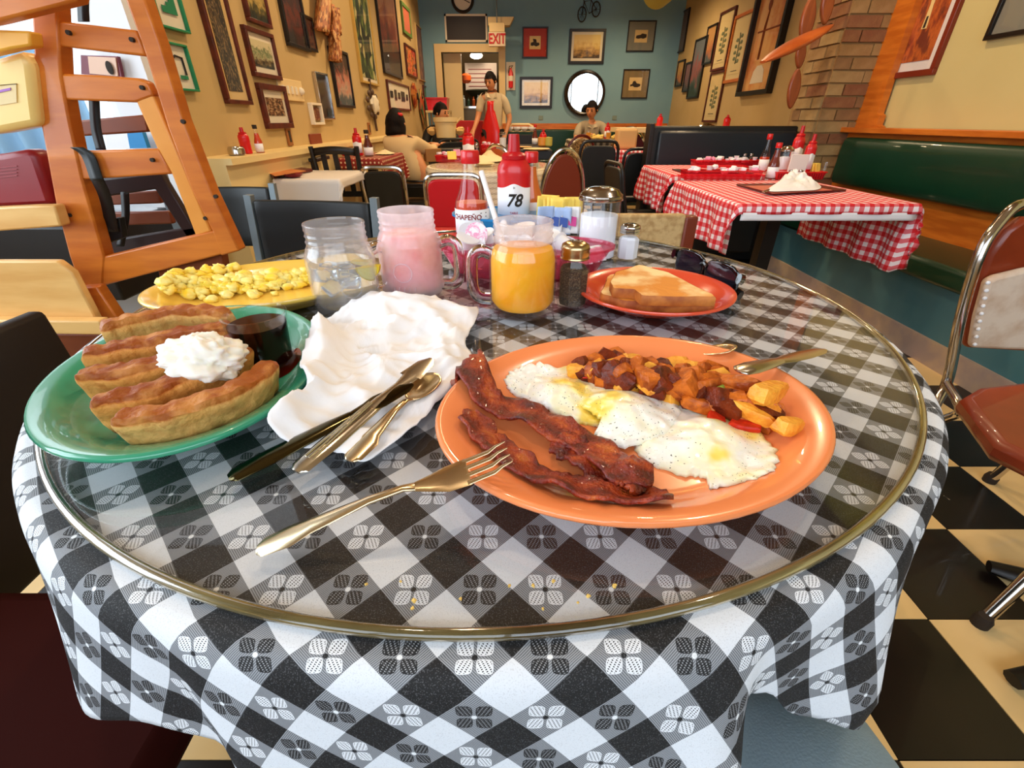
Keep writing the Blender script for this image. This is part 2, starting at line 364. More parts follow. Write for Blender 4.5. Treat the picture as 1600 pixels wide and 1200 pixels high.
# ---- things beside the doorway
sh = thing('shelf_stand', 'cream shelf stand left of the kitchen doorway', 'shelf', (-1.1, 7.9, 0))
B().bx(-1.27, -.93, 7.7, 8.1, 1.06, 1.09).build('shelf', m_dc, sh)
for x in (-1.26, -.95):
    for y in (7.71, 8.07): B().bx(x, x+.02, y, y+.02, 0, 1.06).build('leg', m_dc, sh)
bb = thing('plastic_bin', 'red plastic bin standing on the cream shelf', 'bin', (-1.1, 7.9, 1.09))
B().prism([(-1.24, 7.75, 1.09), (-.97, 7.75, 1.09), (-.95, 7.75, 1.24), (-1.26, 7.75, 1.24)], (0, .3, 0)).build('body', m_red, bb); B().bx(-1.265, -.945, 7.74, 8.06, 1.235, 1.25).build('rim', m_red, bb)
tag(B().bx(-.88, -.2, 7.55, 7.6, 0, .96).build('half_screen', mat('red partition', (178, 22, 18), .5), bev=.01), 'red half height partition in front of the kitchen doorway', 'partition')
# ---- back wall items
def at_back(px, py, d=0): return ony(px, py, YB-d)
def frame_on(plane, xl, xr, yt, yb, label, fm, mm, pm, fw=.02, mw=.05, dep=.025, extra=None, grp=None, wall=None):
    """picture frame parallel to a wall; plane 'B' back, 'L' left, 'R' right"""
    xm, ym = (xl+xr)/2, (yt+yb)/2
    if plane == 'B':
        Y = YB if wall is None else wall; a = ony(xl, ym, Y).x; b = ony(xr, ym, Y).x; zt = ony(xm, yt, Y).z; zb = ony(xm, yb, Y).z
        P = lambda u, v, d: (u, Y-d, v)
    else:
        X = wall if wall is not None else (XL if plane == 'L' else XR)
        a = onx(xl, ym, X).y; b = onx(xr, ym, X).y
        c = onx(xm, ym, X)
        zt = onx(xm, yt, X).z; zb = onx(xm, yb, X).z
        s = 1 if plane == 'L' else -1
        P = lambda u, v, d: (X+s*d, u, v)
    if a > b: a, b = b, a
    def slab(u0, u1, v0, v1, d0, d1, mb): p = P(u0, v0, d0); q = P(u1, v1, d1); mb.bx(min(p[0], q[0]), max(p[0], q[0]), min(p[1], q[1]), max(p[1], q[1]), min(p[2], q[2]), max(p[2], q[2])); return mb
    t = thing('picture_frame', label, 'picture', P((a+b)/2, (zt+zb)/2, 0))
    mb = B(); slab(a, b, zt-fw, zt, 0, dep, mb); slab(a, b, zb, zb+fw, 0, dep, mb); slab(a, a+fw, zb+fw, zt-fw, 0, dep, mb); slab(b-fw, b, zb+fw, zt-fw, 0, dep, mb)
    mb.build('frame', fm, t, bev=.002)
    if mm is not None: slab(a+fw, b-fw, zb+fw, zt-fw, .002, .010, B()).build('mat_board', mm, t)
    if pm is not None: slab(a+fw+mw, b-fw-mw, zb+fw+mw, zt-fw-mw, .004, .013, B()).build('print', pm, t)
    slab(a+fw, b-fw, zb+fw, zt-fw, .016, .018, B()).build('glazing', thinglass_pic, t)
    if extra: extra(t, lambda u, v, d=.0145: P(a+fw+mw+(b-a-2*fw-2*mw)*u, zb+fw+mw+(zt-zb-2*fw-2*mw)*v, d))
    return t
thinglass_pic = thinglass('picture glass', refl=.6, edge=.25)
def pic(name, cols, scale=6, kind='noise', co='Generated', stretch=None):
    if name in _mc: return _mc[name]
    t = NT(name); c = t.n('ShaderNodeTexCoord').outputs[co]
    if stretch: mp = t.n('ShaderNodeMapping'); mp.inputs['Scale'].default_value = stretch; t.l(c, mp.inputs[0]); c = mp.outputs[0]
    st = [(.3+.4*i/len(cols), lin(q)) for i, q in enumerate(cols)]
    if kind == 'noise': f = t.noise(scale, 4, c, .6)
    elif kind == 'land':      # picture of a landscape: bands by height, broken up
        s = t.n('ShaderNodeSeparateXYZ'); t.l(c, s.inputs[0]); f = t.math('ADD', t.math('MULTIPLY', s.outputs[2], .45), t.math('MULTIPLY', t.noise(scale, 4, c, .6), .55))
    elif kind == 'swirl':
        x = t.n('ShaderNodeTexWave'); x.inputs['Scale'].default_value = scale; x.inputs['Distortion'].default_value = 12; x.inputs['Detail'].default_value = 3; t.l(c, x.inputs[0]); f = x.outputs[1]; st = [(i/len(cols), q[1]) for i, q in enumerate(st)]
    elif kind == 'cells':
        x = t.n('ShaderNodeTexVoronoi'); x.inputs['Scale'].default_value = scale; t.l(c, x.inputs[0]); s = t.n('ShaderNodeSeparateXYZ'); t.l(x.outputs['Color'], s.inputs[0]); f = s.outputs[0]; st = [(i/len(cols), q[1]) for i, q in enumerate(st)]
    t.l(t.ramp(f, st, kind == 'cells'), t.b.inputs['Base Color']); t.b.inputs['Roughness'].default_value = .6
    _mc[name] = t.m; return t.m
m_matw = mat('white mat board', (232, 222, 200), .8)
m_gmat = mat('grey mat board', (128, 126, 112), .8); m_brmat = mat('brown mat board', (132, 112, 74), .8); m_redmat = mat('red mat board', (176, 44, 34), .8)
m_yprint = mat('yellowed print paper', (222, 190, 128), .8); m_ink = mat('dark ink', (46, 36, 28), .8)
m_golden = pic('golden street print', [(70, 50, 30), (176, 132, 66), (222, 180, 100), (236, 204, 130)], 5, 'land')
def truck(kind):
    def ex(t, Q):
        mb = B()
        if kind == 0: pts = [(.1, .3), (.25, .25), (.4, .3), (.6, .2), (.8, .28), (.92, .35), (.85, .5), (.65, .5), (.6, .75), (.3, .8), (.35, .55), (.12, .5)]
        elif kind == 1: pts = [(.08, .35), (.3, .3), (.5, .35), (.7, .3), (.92, .4), (.92, .65), (.55, .72), (.45, .62), (.12, .55)]
        else: pts = [(.1, .3), (.3, .35), (.45, .25), (.7, .25), (.9, .35), (.88, .5), (.6, .55), (.45, .75), (.3, .7), (.25, .5), (.1, .45)]
        p = [Q(u, v) for u, v in pts]; n = Vector(Q(0, 0, .0165))-Vector(Q(0, 0)); mb.prism(p, n); mb.build('drawing', m_ink, t)
    return ex
frame_on('B', 816, 856, 42, 91, 'red-matted print of an old truck left on the blue wall', m_bframe, m_redmat, m_yprint, .018, .09, extra=truck(0))
frame_on('B', 889, 945, 45, 100, 'square black frame with a golden street scene below the toy bicycle', m_bframe, m_matw, m_golden, .035, .035)
frame_on('B', 980, 1023, 32, 81, 'grey-matted truck print at the top right of the blue wall', m_bframe, m_gmat, m_yprint, .015, .095, extra=truck(1))
frame_on('B', 972, 1013, 108, 154, 'brown-matted truck print right of the round mirror', m_bframe, m_brmat, m_yprint, .015, .09, extra=truck(2))
frame_on('B', 812, 863, 120, 169, 'black frame with golden town view left of the round mirror', m_bframe, m_matw, m_golden, .035, .035)
# oval mirror
c = at_back(913, 146); t = thing('mirror', 'oval mirror in a thick dark frame on the blue back wall', 'mirror', (c.x, YB, c.z))
rx = (at_back(945, 146)-c).x; rz = (at_back(913, 109)-c).z
B().tube([(c.x+(rx-.03)*cos(a), YB-.03, c.z+(rz-.03)*sin(a)) for a in [2*pi*k/40 for k in range(40)]], .034, 8, closed=True).build('frame', mat('dark mirror frame', (26, 14, 10), .25, coat=.5), t)
B().prism([(c.x+(rx-.05)*cos(a), YB-.045-.097*(rx-.05)*cos(a), c.z+(rz-.05)*sin(a)) for a in [-2*pi*k/40 for k in range(40)]], (0, -.012, 0)).build('mirror_glass', mat('mirror silver', (235, 240, 240), .02, 1), t)
# blackboard
a = at_back(694, 22); b = at_back(762, 66); t = thing('blackboard', 'blank dark board in a white frame above the kitchen doorway', 'board', ((a.x+b.x)/2, YB, (a.z+b.z)/2))
B().bx(a.x, b.x, YB-.02, YB, b.z, b.z+.025).bx(a.x, b.x, YB-.02, YB, a.z-.025, a.z).bx(a.x, a.x+.025, YB-.02, YB, b.z, a.z).bx(b.x-.025, b.x, YB-.02, YB, b.z, a.z).build('frame', m_matw, t)
B().bx(a.x+.025, b.x-.025, YB-.012, YB-.001, b.z+.025, a.z-.025).build('panel', mat('dark slate', (38, 26, 18), .5), t)
# exit sign
a = ony(763, 36, 8.0); b = ony(790, 73, 8.0); t = thing('exit_sign', 'white hanging exit sign with red letters beside the dark board', 'sign', ((a.x+b.x)/2, 8.0, b.z))
zz = b.z+(a.z-b.z)*.62
B().bx(a.x, b.x, 7.97, 8.03, b.z, zz).build('sign_box', mat('sign face', (222, 200, 170), .5), t, bev=.006)
B().bx(a.x+.01, b.x-.01, 7.97, 8.03, zz, a.z).build('housing', m_cream, t, bev=.005)
B().tube([((a.x+b.x)/2, 8, a.z), ((a.x+b.x)/2, 8, ZC)], .008).build('hanger', m_grey, t)
cx, cz = (a.x+b.x)/2, (b.z+zz)/2
lettering('EXIT', (zz-b.z)*.98, lambda v: (cx+v.x*.72, 7.966-v.z, cz+v.y*1.0), mat('exit letters', (190, 20, 24), .5), t, bold=.004)
a = ony(762, 25, 8.05); b = ony(803, 34, 8.05)
tag(B().prism([(a.x, 8.1, a.z), (b.x, 8.1, a.z), (b.x-.06, 8.1, b.z-.03), (a.x, 8.1, b.z-.03)], (0, .18, 0)).build('lamp_box', m_cream), 'cream emergency lamp box behind the exit sign', 'lamp box')
# clock
c = at_back(723, -1); t = thing('wall_clock', 'round clock with a dark rim at the top of the blue wall', 'clock', (c.x, YB, c.z))
B().tube([(c.x+.145*cos(2*pi*k/30), YB-.03, c.z+.145*sin(2*pi*k/30)) for k in range(30)], .02, 8, closed=True).build('rim', m_bframe, t)
B().prism([(c.x+.14*cos(-2*pi*k/30), YB, c.z+.14*sin(-2*pi*k/30)) for k in range(30)], (0, -.02, 0)).build('face', m_matw, t)
for an, L in ((2.0, .08), (-.4, .11)): B().tube([(c.x, YB-.025, c.z), (c.x+L*cos(an), YB-.025, c.z+L*sin(an))], .005).build('hand', m_ink, t)
# fire extinguisher on a white back board
a = at_back(791, 97); b = at_back(805, 141); cx = (a.x+b.x)/2; t = thing('fire_extinguisher', 'small red and white fire extinguisher on the wall by the kitchen doorway', 'extinguisher', (cx, YB, b.z))
B().bx(a.x, b.x, YB-.012, YB, b.z, a.z).build('back_board', m_matw, t)
h = a.z-b.z
B().lathe([(.0, .02), (.035, .03), (.035, h*.62), (.015, h*.72), (.015, h*.78)], 16, c=(cx, YB-.055, b.z)).build('cylinder', m_red, t)
B().lathe([(.0365, h*.32), (.0365, h*.5)], 16, c=(cx, YB-.055, b.z)).build('label_band', m_matw, t)
B().tube([(cx, YB-.055, b.z+h*.76), (cx+.03, YB-.07, b.z+h*.86), (cx-.02, YB-.07, b.z+h*.84), (cx-.035, YB-.08, b.z+h*.6)], .006).build('hose', m_ink, t); B().bx(cx-.037, cx+.037, YB-.06, YB-.012, b.z+h*.55, b.z+h*.58).build('strap', m_ink, t)
# toy bicycle sculpture
c1, c2 = at_back(909, 23), at_back(931, 15); t = thing('toy_bicycle', 'little metal bicycle hung high on the blue wall', 'ornament', (c1.x, YB, c1.z)); mi = mat('dark iron', (50, 40, 28), .4, .8)
for c in (c1, c2):
    wv = B().tube([(c.x+.058*cos(2*pi*k/24), YB-.03, c.z+.085*sin(2*pi*k/24)) for k in range(24)], .008, 6, closed=True)
    for k in range(4): wv.tube([(c.x+.058*cos(pi*k/4), YB-.03, c.z+.085*sin(pi*k/4)), (c.x-.058*cos(pi*k/4), YB-.03, c.z-.085*sin(pi*k/4))], .002, 4)
    wv.build('wheel', mi, t)
c1 = c1.copy(); c2 = c2.copy()
m1 = Vector((c1.x+.02, YB-.03, c1.z+.14)); m2 = Vector((c2.x-.08, YB-.03, c2.z+.1)); m3 = (c1+c2)/2; m3.y = YB-.03; m3.z -= .02; c1.y = c2.y = YB-.03
B().tube([c1, m1, m2, m3, m1], .006, 6).tube([m2, c2, m3], .006, 6).build('bike_frame', mi, t); B().tube([m1, m1+Vector((-.02, 0, .05)), m1+Vector((-.07, -.03, .06))], .006, 6).build('handlebar', mi, t); B().ball(m2+Vector((0, 0, .03)), (.03, .012, .012)).build('saddle', mi, t)
# yellow duct
a = ony(1020, 15, 6.6)
t = B().tube([(a.x, 6.5, a.z+.15), (a.x+.25, 4.0, a.z+.35), (a.x+.6, 1.0, a.z+.5)], .17, 24).build('ceiling_duct', mat('yellow green duct paint', (180, 168, 60), .5)); tag(t, 'thick yellow-green duct under the ceiling at the back', 'duct')
for px in (845, 960):
    a = at_back(px, 184); o = B().bx(a.x-.035, a.x+.035, YB-.008, YB, a.z-.03, a.z+.03).build('socket', mat('wall plate blue', (120, 140, 130), .5), bev=.002)
    tag(o, 'small wall socket below the left town picture' if px == 845 else 'small wall socket right of the round mirror', 'socket')
# ================================================================ LEFT WALL PICTURES
m_gfr = mat('green picture frame', (24, 130, 84), .4); m_br = m_rwood
def stairs(t, Q):
    n = Vector(Q(0, 0, .0165))-Vector(Q(0, 0)); B().prism([Q(*p) for p in [(.1, .1), (.95, .1), (.95, .55), (.8, .55), (.8, .45), (.6, .45), (.6, .35), (.4, .35), (.4, .25), (.1, .25)]], n).build('drawing', mat('green ink', (26, 126, 86), .7), t)
def arch(t, Q):
    n = Vector(Q(0, 0, .0165))-Vector(Q(0, 0)); B().prism([Q(*p) for p in [(.35, .02), (.95, .02), (.95, .18), (.35, .18)]], n).build('drawing', mat('green ink', (26, 126, 86), .7), t)
    B().tube([Q(.1, .2), Q(.12, .8), Q(.4, .95), Q(.9, .9), Q(.9, .2)], .004, 5).build('outline', m_ink, t)
FW = m_rwood
frame_on('L', 228, 272, -60, 43, 'green-framed print with green steps, top of the tan wall by the high chair', m_gfr, m_matw, None, .008, .03, extra=stairs)
frame_on('L', 256, 293, 69, 141, 'green-framed print with an arch, below the one with steps', m_gfr, m_matw, None, .008, .03, extra=arch)
frame_on('L', 316, 357, -90, 161, 'long vertical frame with swirling dark relief on the tan wall', FW, m_yprint, pic('swirl relief', [(40, 28, 16), (90, 70, 44), (150, 122, 80), (40, 30, 20)], 2.2, 'swirl', stretch=(1, 1.5, 3)), .018, .035)
frame_on('L', 376, 410, -40, 36, 'dark framed yellow landscape at the top, right of the long relief', FW, None, pic('yellow land', [(30, 34, 16), (90, 80, 30), (200, 170, 90), (60, 46, 20)], 4, 'land'), .018, 0)
frame_on('L', 385, 427, 49, 121, 'brown framed garden picture above the indoor scene', FW, m_matw, pic('garden', [(40, 34, 24), (120, 100, 64), (170, 170, 130), (96, 120, 80), (210, 200, 160)], 6, 'land'), .02, .028)
frame_on('L', 406, 447, 133, 201, 'brown framed dark indoor scene, lowest picture left of the switches', FW, m_matw, pic('indoor scene', [(16, 14, 10), (50, 40, 20), (120, 70, 40), (190, 160, 120)], 7), .028, .035)
frame_on('L', 437, 470, -30, 73, 'dark reddish painting at the top, overlapping a smaller one', m_bframe, None, pic('red dark', [(30, 10, 8), (70, 22, 16), (110, 40, 26), (60, 30, 30)], 5, 'land'), .02, 0)
frame_on('L', 471, 488, 26, 78, 'small dark picture tucked behind the dark reddish painting', m_bframe, None, pic('red dark2', [(30, 10, 8), (90, 30, 16), (50, 22, 16)], 6), .018, 0, dep=.02)
frame_on('L', 494, 513, 115, 187, 'narrow silver-edged dark panel beside a small white frame', m_chrome, None, mat('dark panel', (34, 22, 16), .4), .01, 0, extra=lambda t, Q: B().prism([Q(*p, .0145) for p in [(.5, .06), (.95, .06), (.95, .22), (.5, .22)]], Vector(Q(0, 0, .017))-Vector(Q(0, 0, .0145))).build('dial', mat('dark blue dial', (20, 40, 50), .4), t))
frame_on('L', 483, 499, 161, 195, 'small white-framed picture left of the narrow dark panel', m_matw, None, pic('small red', [(180, 140, 90), (120, 60, 40)], 4), .014, .012, dep=.03)
frame_on('L', 519, 545, 80, 168, 'tall dark frame with a pink and blue picture under the hanging scarf', m_bframe, None, pic('pink blue', [(60, 80, 90), (190, 160, 140), (200, 120, 100), (60, 40, 30)], 5, 'land'), .02, 0)
frame_on('L', 551, 578, -45, 129, 'tall yellow-edged frame with two green columns of pattern', mat('yellow wood frame', (196, 160, 80), .4), m_matw, pic('green columns', [(24, 34, 20), (110, 130, 60), (50, 70, 40), (200, 190, 130)], 9, 'cells'), .018, .03)
frame_on('L', 590, 619, -30, 116, 'tall dark framed painting of a dim figure', m_bframe, None, pic('dim figure', [(24, 12, 8), (60, 26, 14), (120, 40, 20), (160, 100, 60)], 4, 'land'), .022, 0)
frame_on('L', 627, 639, 10, 54, 'small green and pink picture right of the tall dim painting', mat('soft green frame', (96, 130, 60), .5), None, mat('pink paper', (210, 110, 80), .7), .035, 0)
frame_on('L', 633, 648, 74, 119, 'small picture of an orange flower right of the five-image frame', FW, None, pic('orange flower', [(60, 20, 10), (220, 60, 20), (240, 130, 50), (50, 60, 40)], 4), .02, 0)
def five(t, Q):
    n = Vector(Q(0, 0, .0165))-Vector(Q(0, 0))
    for k, (u, w_) in enumerate([(.06, .12), (.25, .1), (.42, .1), (.58, .18), (.84, .1)]):
        h = .16+.1*(k % 2); B().prism([Q(u, .55-h), Q(u+w_, .55-h), Q(u+w_, .55+h), Q(u, .55+h)], n).build('image', m_ink, t)
frame_on('L', 605, 638, 130, 172, 'framed row of five tiny images behind the seated woman', FW, m_matw, None, .02, .02, extra=five)
frame_on('L', 651, 664, 46, 126, 'pale brown poster near the left end of the back wall', m_tan, None, pic('pale poster', [(190, 140, 80), (160, 100, 60), (120, 70, 50)], 4), .01, 0)
frame_on('L', 656, 666, -30, 103, 'tall narrow dark picture in the far left corner', m_bframe, None, mat('very dark print', (50, 44, 34), .6), .02, 0)
frame_on('L', 661, 669, 135, 172, 'small green picture beside the fish ornament', FW, None, mat('green print', (90, 130, 90), .7), .02, 0)
# switch panel
a = onx(453, 141, XL); t = thing('switch_panel', 'cream wall plate with switches and a round dial', 'switch', a)
B().bx(XL, XL+.012, a.y-.17, a.y+.17, a.z-.055, a.z+.055).build('plate', m_cream, t, bev=.003)
for k in range(4): B().bx(XL+.012, XL+.02, a.y-.13+k*.06, a.y-.11+k*.06, a.z-.02, a.z+.02).build('switch', m_matw, t)
B().ball((XL+.015, a.y+.13, a.z), .022).build('dial', m_matw, t)
for px, py, L, c, wdt, hh, cat in [(450, 213, 'brown wall socket below the indoor scene', (150, 92, 40), .06, .05, 'socket'), (576, 201, 'brown wall socket below the flower wreath', (160, 100, 44), .07, .05, 'socket'), (492, 218, 'small brick-red tile sign low on the tan wall', (130, 52, 22), .2, .035, 'sign')]:
    a = onx(px, py, XL); t = thing(cat.replace('sign', 'tile_sign') if cat == 'sign' else 'wall_socket', L, cat, a)
    B().bx(XL, XL+.012, a.y-wdt/2, a.y+wdt/2, a.z-hh, a.z+hh).build('plate', mat(L[:20], c, .5), t, bev=.003)
    if cat == 'socket': B().bx(XL+.012, XL+.014, a.y-.012, a.y+.012, a.z-.03, a.z+.03).build('outlet', m_ink, t)
# hanging patterned scarf
mt_sc = pic('patterned scarf cloth', [(120, 60, 20), (190, 120, 60), (160, 90, 44), (210, 160, 100)], 9, 'cells')
a = onx(513, 20, XL); t = thing('hanging_scarf', 'brown patterned cloth knotted and hanging on the tan wall', 'scarf', a)
def scf(x0, y0, x1, y1, w0, w1):
    def fn(u, v):
        p = onx(x0+(x1-x0)*v, y0+(y1-y0)*v, XL+.05); ww = w0+(w1-w0)*v
        return (XL+.045+.03*sin(u*9+v*3)*1., p.y+(u-.5)*ww, p.z)
    return fn
B().grid(scf(505, -30, 507, 50, .22, .30), 20, 12).build('upper_fold', mt_sc, t, solid=.012)
B().grid(scf(520, 10, 527, 54, .16, .24), 16, 8).build('side_fold', mt_sc, t, solid=.012)
B().grid(scf(521, 50, 527, 96, .10, .20), 16, 12).build('tail', mt_sc, t, solid=.02)
# flower wreath
a = onx(578, 163, XL); t = thing('flower_wreath', 'wreath with a white flower and dark leaves on the tan wall', 'wreath', a)
B().ball((XL+.05, a.y, a.z), (.03, .1, .07), wob=.4).build('flower', m_matw, t)
for k in range(9):
    an = k*.7; B().ball((XL+.03, a.y+.17*cos(an), a.z+.1*sin(an)), (.012, .05, .025)).build('leaf', mat('dull leaf', (80, 56, 40), .6), t)
B().tube([(XL+.02, a.y+.02, a.z+.2), (XL+.02, a.y, a.z), (XL+.02, a.y+.05, a.z-.22)], .012).build('stem', mat('dull leaf', (80, 56, 40), .6), t)
# fish ornament and mask
a = onx(655, 165, XL); t = thing('fish_ornament', 'colourful carved fish hanging near the back left corner', 'ornament', a)
B().prism([(XL+.02, a.y-.05, a.z+.2), (XL+.02, a.y+.25, a.z+.05), (XL+.02, a.y+.2, a.z-.12), (XL+.02, a.y+.1, a.z-.3), (XL+.02, a.y-.1, a.z-.05)], (.03, 0, 0)).build('body', pic('fish paint', [(60, 110, 70), (200, 90, 50), (220, 180, 100), (60, 60, 40)], 4, 'cells'), t); B().ball((XL+.05, a.y, a.z+.1), .02).build('eye', m_ink, t)
a = onx(644, 149, XL); t = thing('carved_mask', 'dark and orange carved mask left of the fish ornament', 'mask', a)
B().ball((XL+.03, a.y, a.z), (.04, .11, .14), wob=.3).build('face', pic('mask paint', [(40, 20, 20), (200, 120, 40), (140, 40, 20)], 3), t); B().ball((XL+.07, a.y, a.z-.01), (.02, .02, .04)).build('nose', m_ink, t)
# ================================================================ RIGHT WALL PICTURES
def botan(t, Q):
    mb = B(); rr = random.Random(len(t.name))
    mb.tube([Q(.5, .2), Q(.45, .5), Q(.52, .8)], .006, 5)
    for k in range(9):
        v = .25+.06*k; u = .5+(.22 if k % 2 else -.22)*(1-.3*abs(k-4)/4); c = Q(u, v); mb.ball(c, (.004, .035, .018)); mb.tube([Q(.5, v-.05), c], .003, 4)
    mb.build('drawing', mat('faded green ink', (110, 116, 80), .8), t)
    B().tube([Q(.25, .06), Q(.75, .06)], .003, 4).build('caption', m_ink, t)
m_bot = mat('botanical paper', (224, 200, 142), .8)
frame_on('R', 1064, 1074, 18, 80, 'small dark vertical frame highest in the row nearest the blue wall', m_bframe, None, mat('dull mauve print', (110, 90, 80), .7), .02, 0)
frame_on('R', 1059, 1069, 95, 135, 'small frame with an orange-yellow picture, nearest the blue wall', m_bframe, None, pic('sunset', [(60, 70, 60), (200, 120, 50), (220, 170, 80)], 3, 'land'), .02, 0)
frame_on('R', 1071, 1080, 98, 143, 'small dark frame just left of the tall blue picture', m_bframe, None, pic('mauve dusk', [(60, 60, 60), (130, 90, 90)], 3, 'land'), .02, 0)
frame_on('R', 1082, 1100, 62, 153, 'tall blue-grey picture with a pink band', m_bframe, None, pic('blue pink', [(36, 52, 30), (70, 84, 76), (160, 80, 70), (110, 116, 120)], 4, 'land'), .02, 0)
frame_on('R', 1104, 1118, 41, 99, 'small dark frame with an orange print above the tall blue picture', m_bframe, None, pic('orange boats', [(80, 90, 90), (180, 110, 70), (200, 150, 90)], 4, 'land'), .02, 0)
frame_on('R', 1121, 1143, 19, 108, 'botanical print in a dark brown frame', FW, m_bot, m_bot, .025, .05, extra=botan)
frame_on('R', 1142, 1169, 24, 127, 'botanical print in a light orange wood frame', m_wood_o, m_bot, m_bot, .03, .05, extra=botan)
frame_on('R', 1106, 1128, 113, 191, 'botanical print hung lowest, below the dark framed one', FW, m_bot, m_bot, .022, .045, extra=botan)
def wine(t, Q):
    n = Vector(Q(0, 0, .0165))-Vector(Q(0, 0))
    B().prism([Q(*p) for p in [(.3, .06), (.75, .06), (.7, .16), (.6, .2), (.45, .2), (.35, .16)]], n).build('bowl_drawing', m_matw, t)
    B().tube([Q(.62, .25), Q(.62, .5), Q(.6, .62)], .008, 5).tube([Q(.66, .25), Q(.66, .5), Q(.6, .62)], .006, 5).ball(Q(.62, .66), (.004, .04, .05)).build('spoon_drawing', mat('rust ink', (130, 60, 24), .8), t)
    for v in (.47, .74, .76): B().tube([Q(.15, v), Q(.85, v)], .008, 5).build('text_line', mat('rust ink', (130, 60, 24), .8), t)
frame_on('R', 1181, 1233, -70, 146, 'large orange poster with a long spoon in a thick black frame', m_bframe, None, pic('orange poster', [(200, 100, 40), (226, 150, 80), (236, 180, 110)], 3), .04, 0, dep=.06, extra=wine, wall=XR)
def alley(t, Q):
    n = Vector(Q(0, 0, .0165))-Vector(Q(0, 0)); B().prism([Q(*p) for p in [(.45, .35), (.62, .35), (.6, .6), (.68, .98), (.42, .98), (.5, .6)]], n).build('light_gap', mat('pale alley light', (236, 206, 140), .7), t)
    B().prism([Q(*p, .0165) for p in [(.5, .36), (.57, .36), (.56, .48), (.51, .48)]], n).build('figure', m_ink, t)
frame_on('R', 1421, 1500, -75, 117, 'red wood frame with white mat and orange alley painting', mat('red brown frame', (120, 34, 16), .35, coat=.4), mat('lavender white mat', (232, 224, 222), .8), pic('orange alley', [(70, 26, 14), (150, 60, 24), (200, 100, 36), (120, 50, 30)], 3), .03, .045, extra=alley, wall=XN)
frame_on('R', 1574, 1680, -70, 50, 'grey-matted picture in a dark frame at the upper right', m_bframe, m_gmat, m_matw, .02, .12, wall=XN)
# ---- chained wooden paddles climbing the pillar corner
m_pd = mat('reddish carved wood', (128, 60, 24), .4, c2=(150, 76, 30), sc_=6, stretch=(6, 1, 1), coat=.3)
t = thing('wooden_paddles', 'carved wooden blades climbing the wall beside the brick pillar', 'sculpture', (1.98, 3.42, 1.2))
def lens(p, q, wmax, th):
    p, q = Vector(p), Vector(q); mb = B(); pts = []; N = 14
    ax = (q-p); side = ax.cross(Vector((0, 1, 0))).normalized()
    up = [p+ax*(k/N)+side*wmax*sin(pi*k/N)**.7 for k in range(N+1)]; dn = [p+ax*(k/N)-side*wmax*sin(pi*k/N)**.7 for k in range(N-1, 0, -1)]
    return mb.prism(up+dn, (0, th, 0))
Yp = 3.33
for (x0, y0, x1, y1, wm) in [(1236, 171, 1249, 105, .035), (1250, 108, 1256, 60, .028), (1256, 70, 1272, -10, .04), (1290, 40, 1300, -30, .035)]:
    lens(ony(x0, y0, Yp), ony(x1, y1, Yp), wm, .03).build('blade', m_pd, t, bev=.008)
a, b = ony(1192, 97, 3.0), ony(1298, 40, 3.25)
mb = B(); pts = []; N = 18
mb.tube([a+(b-a)*(k/N) for k in range(N+1)], [max(.02, .075*sin(pi*k/N)**.5) for k in range(N+1)], 14, flat=.34)
mb.build('long_blade', mat('bright carved wood', (164, 74, 26), .35, c2=(184, 92, 36), sc_=5, coat=.4), t, ang=70)
B().tube([b, (b.x, 3.41, b.z-.01)], .012).build('bracket', m_bframe, t)
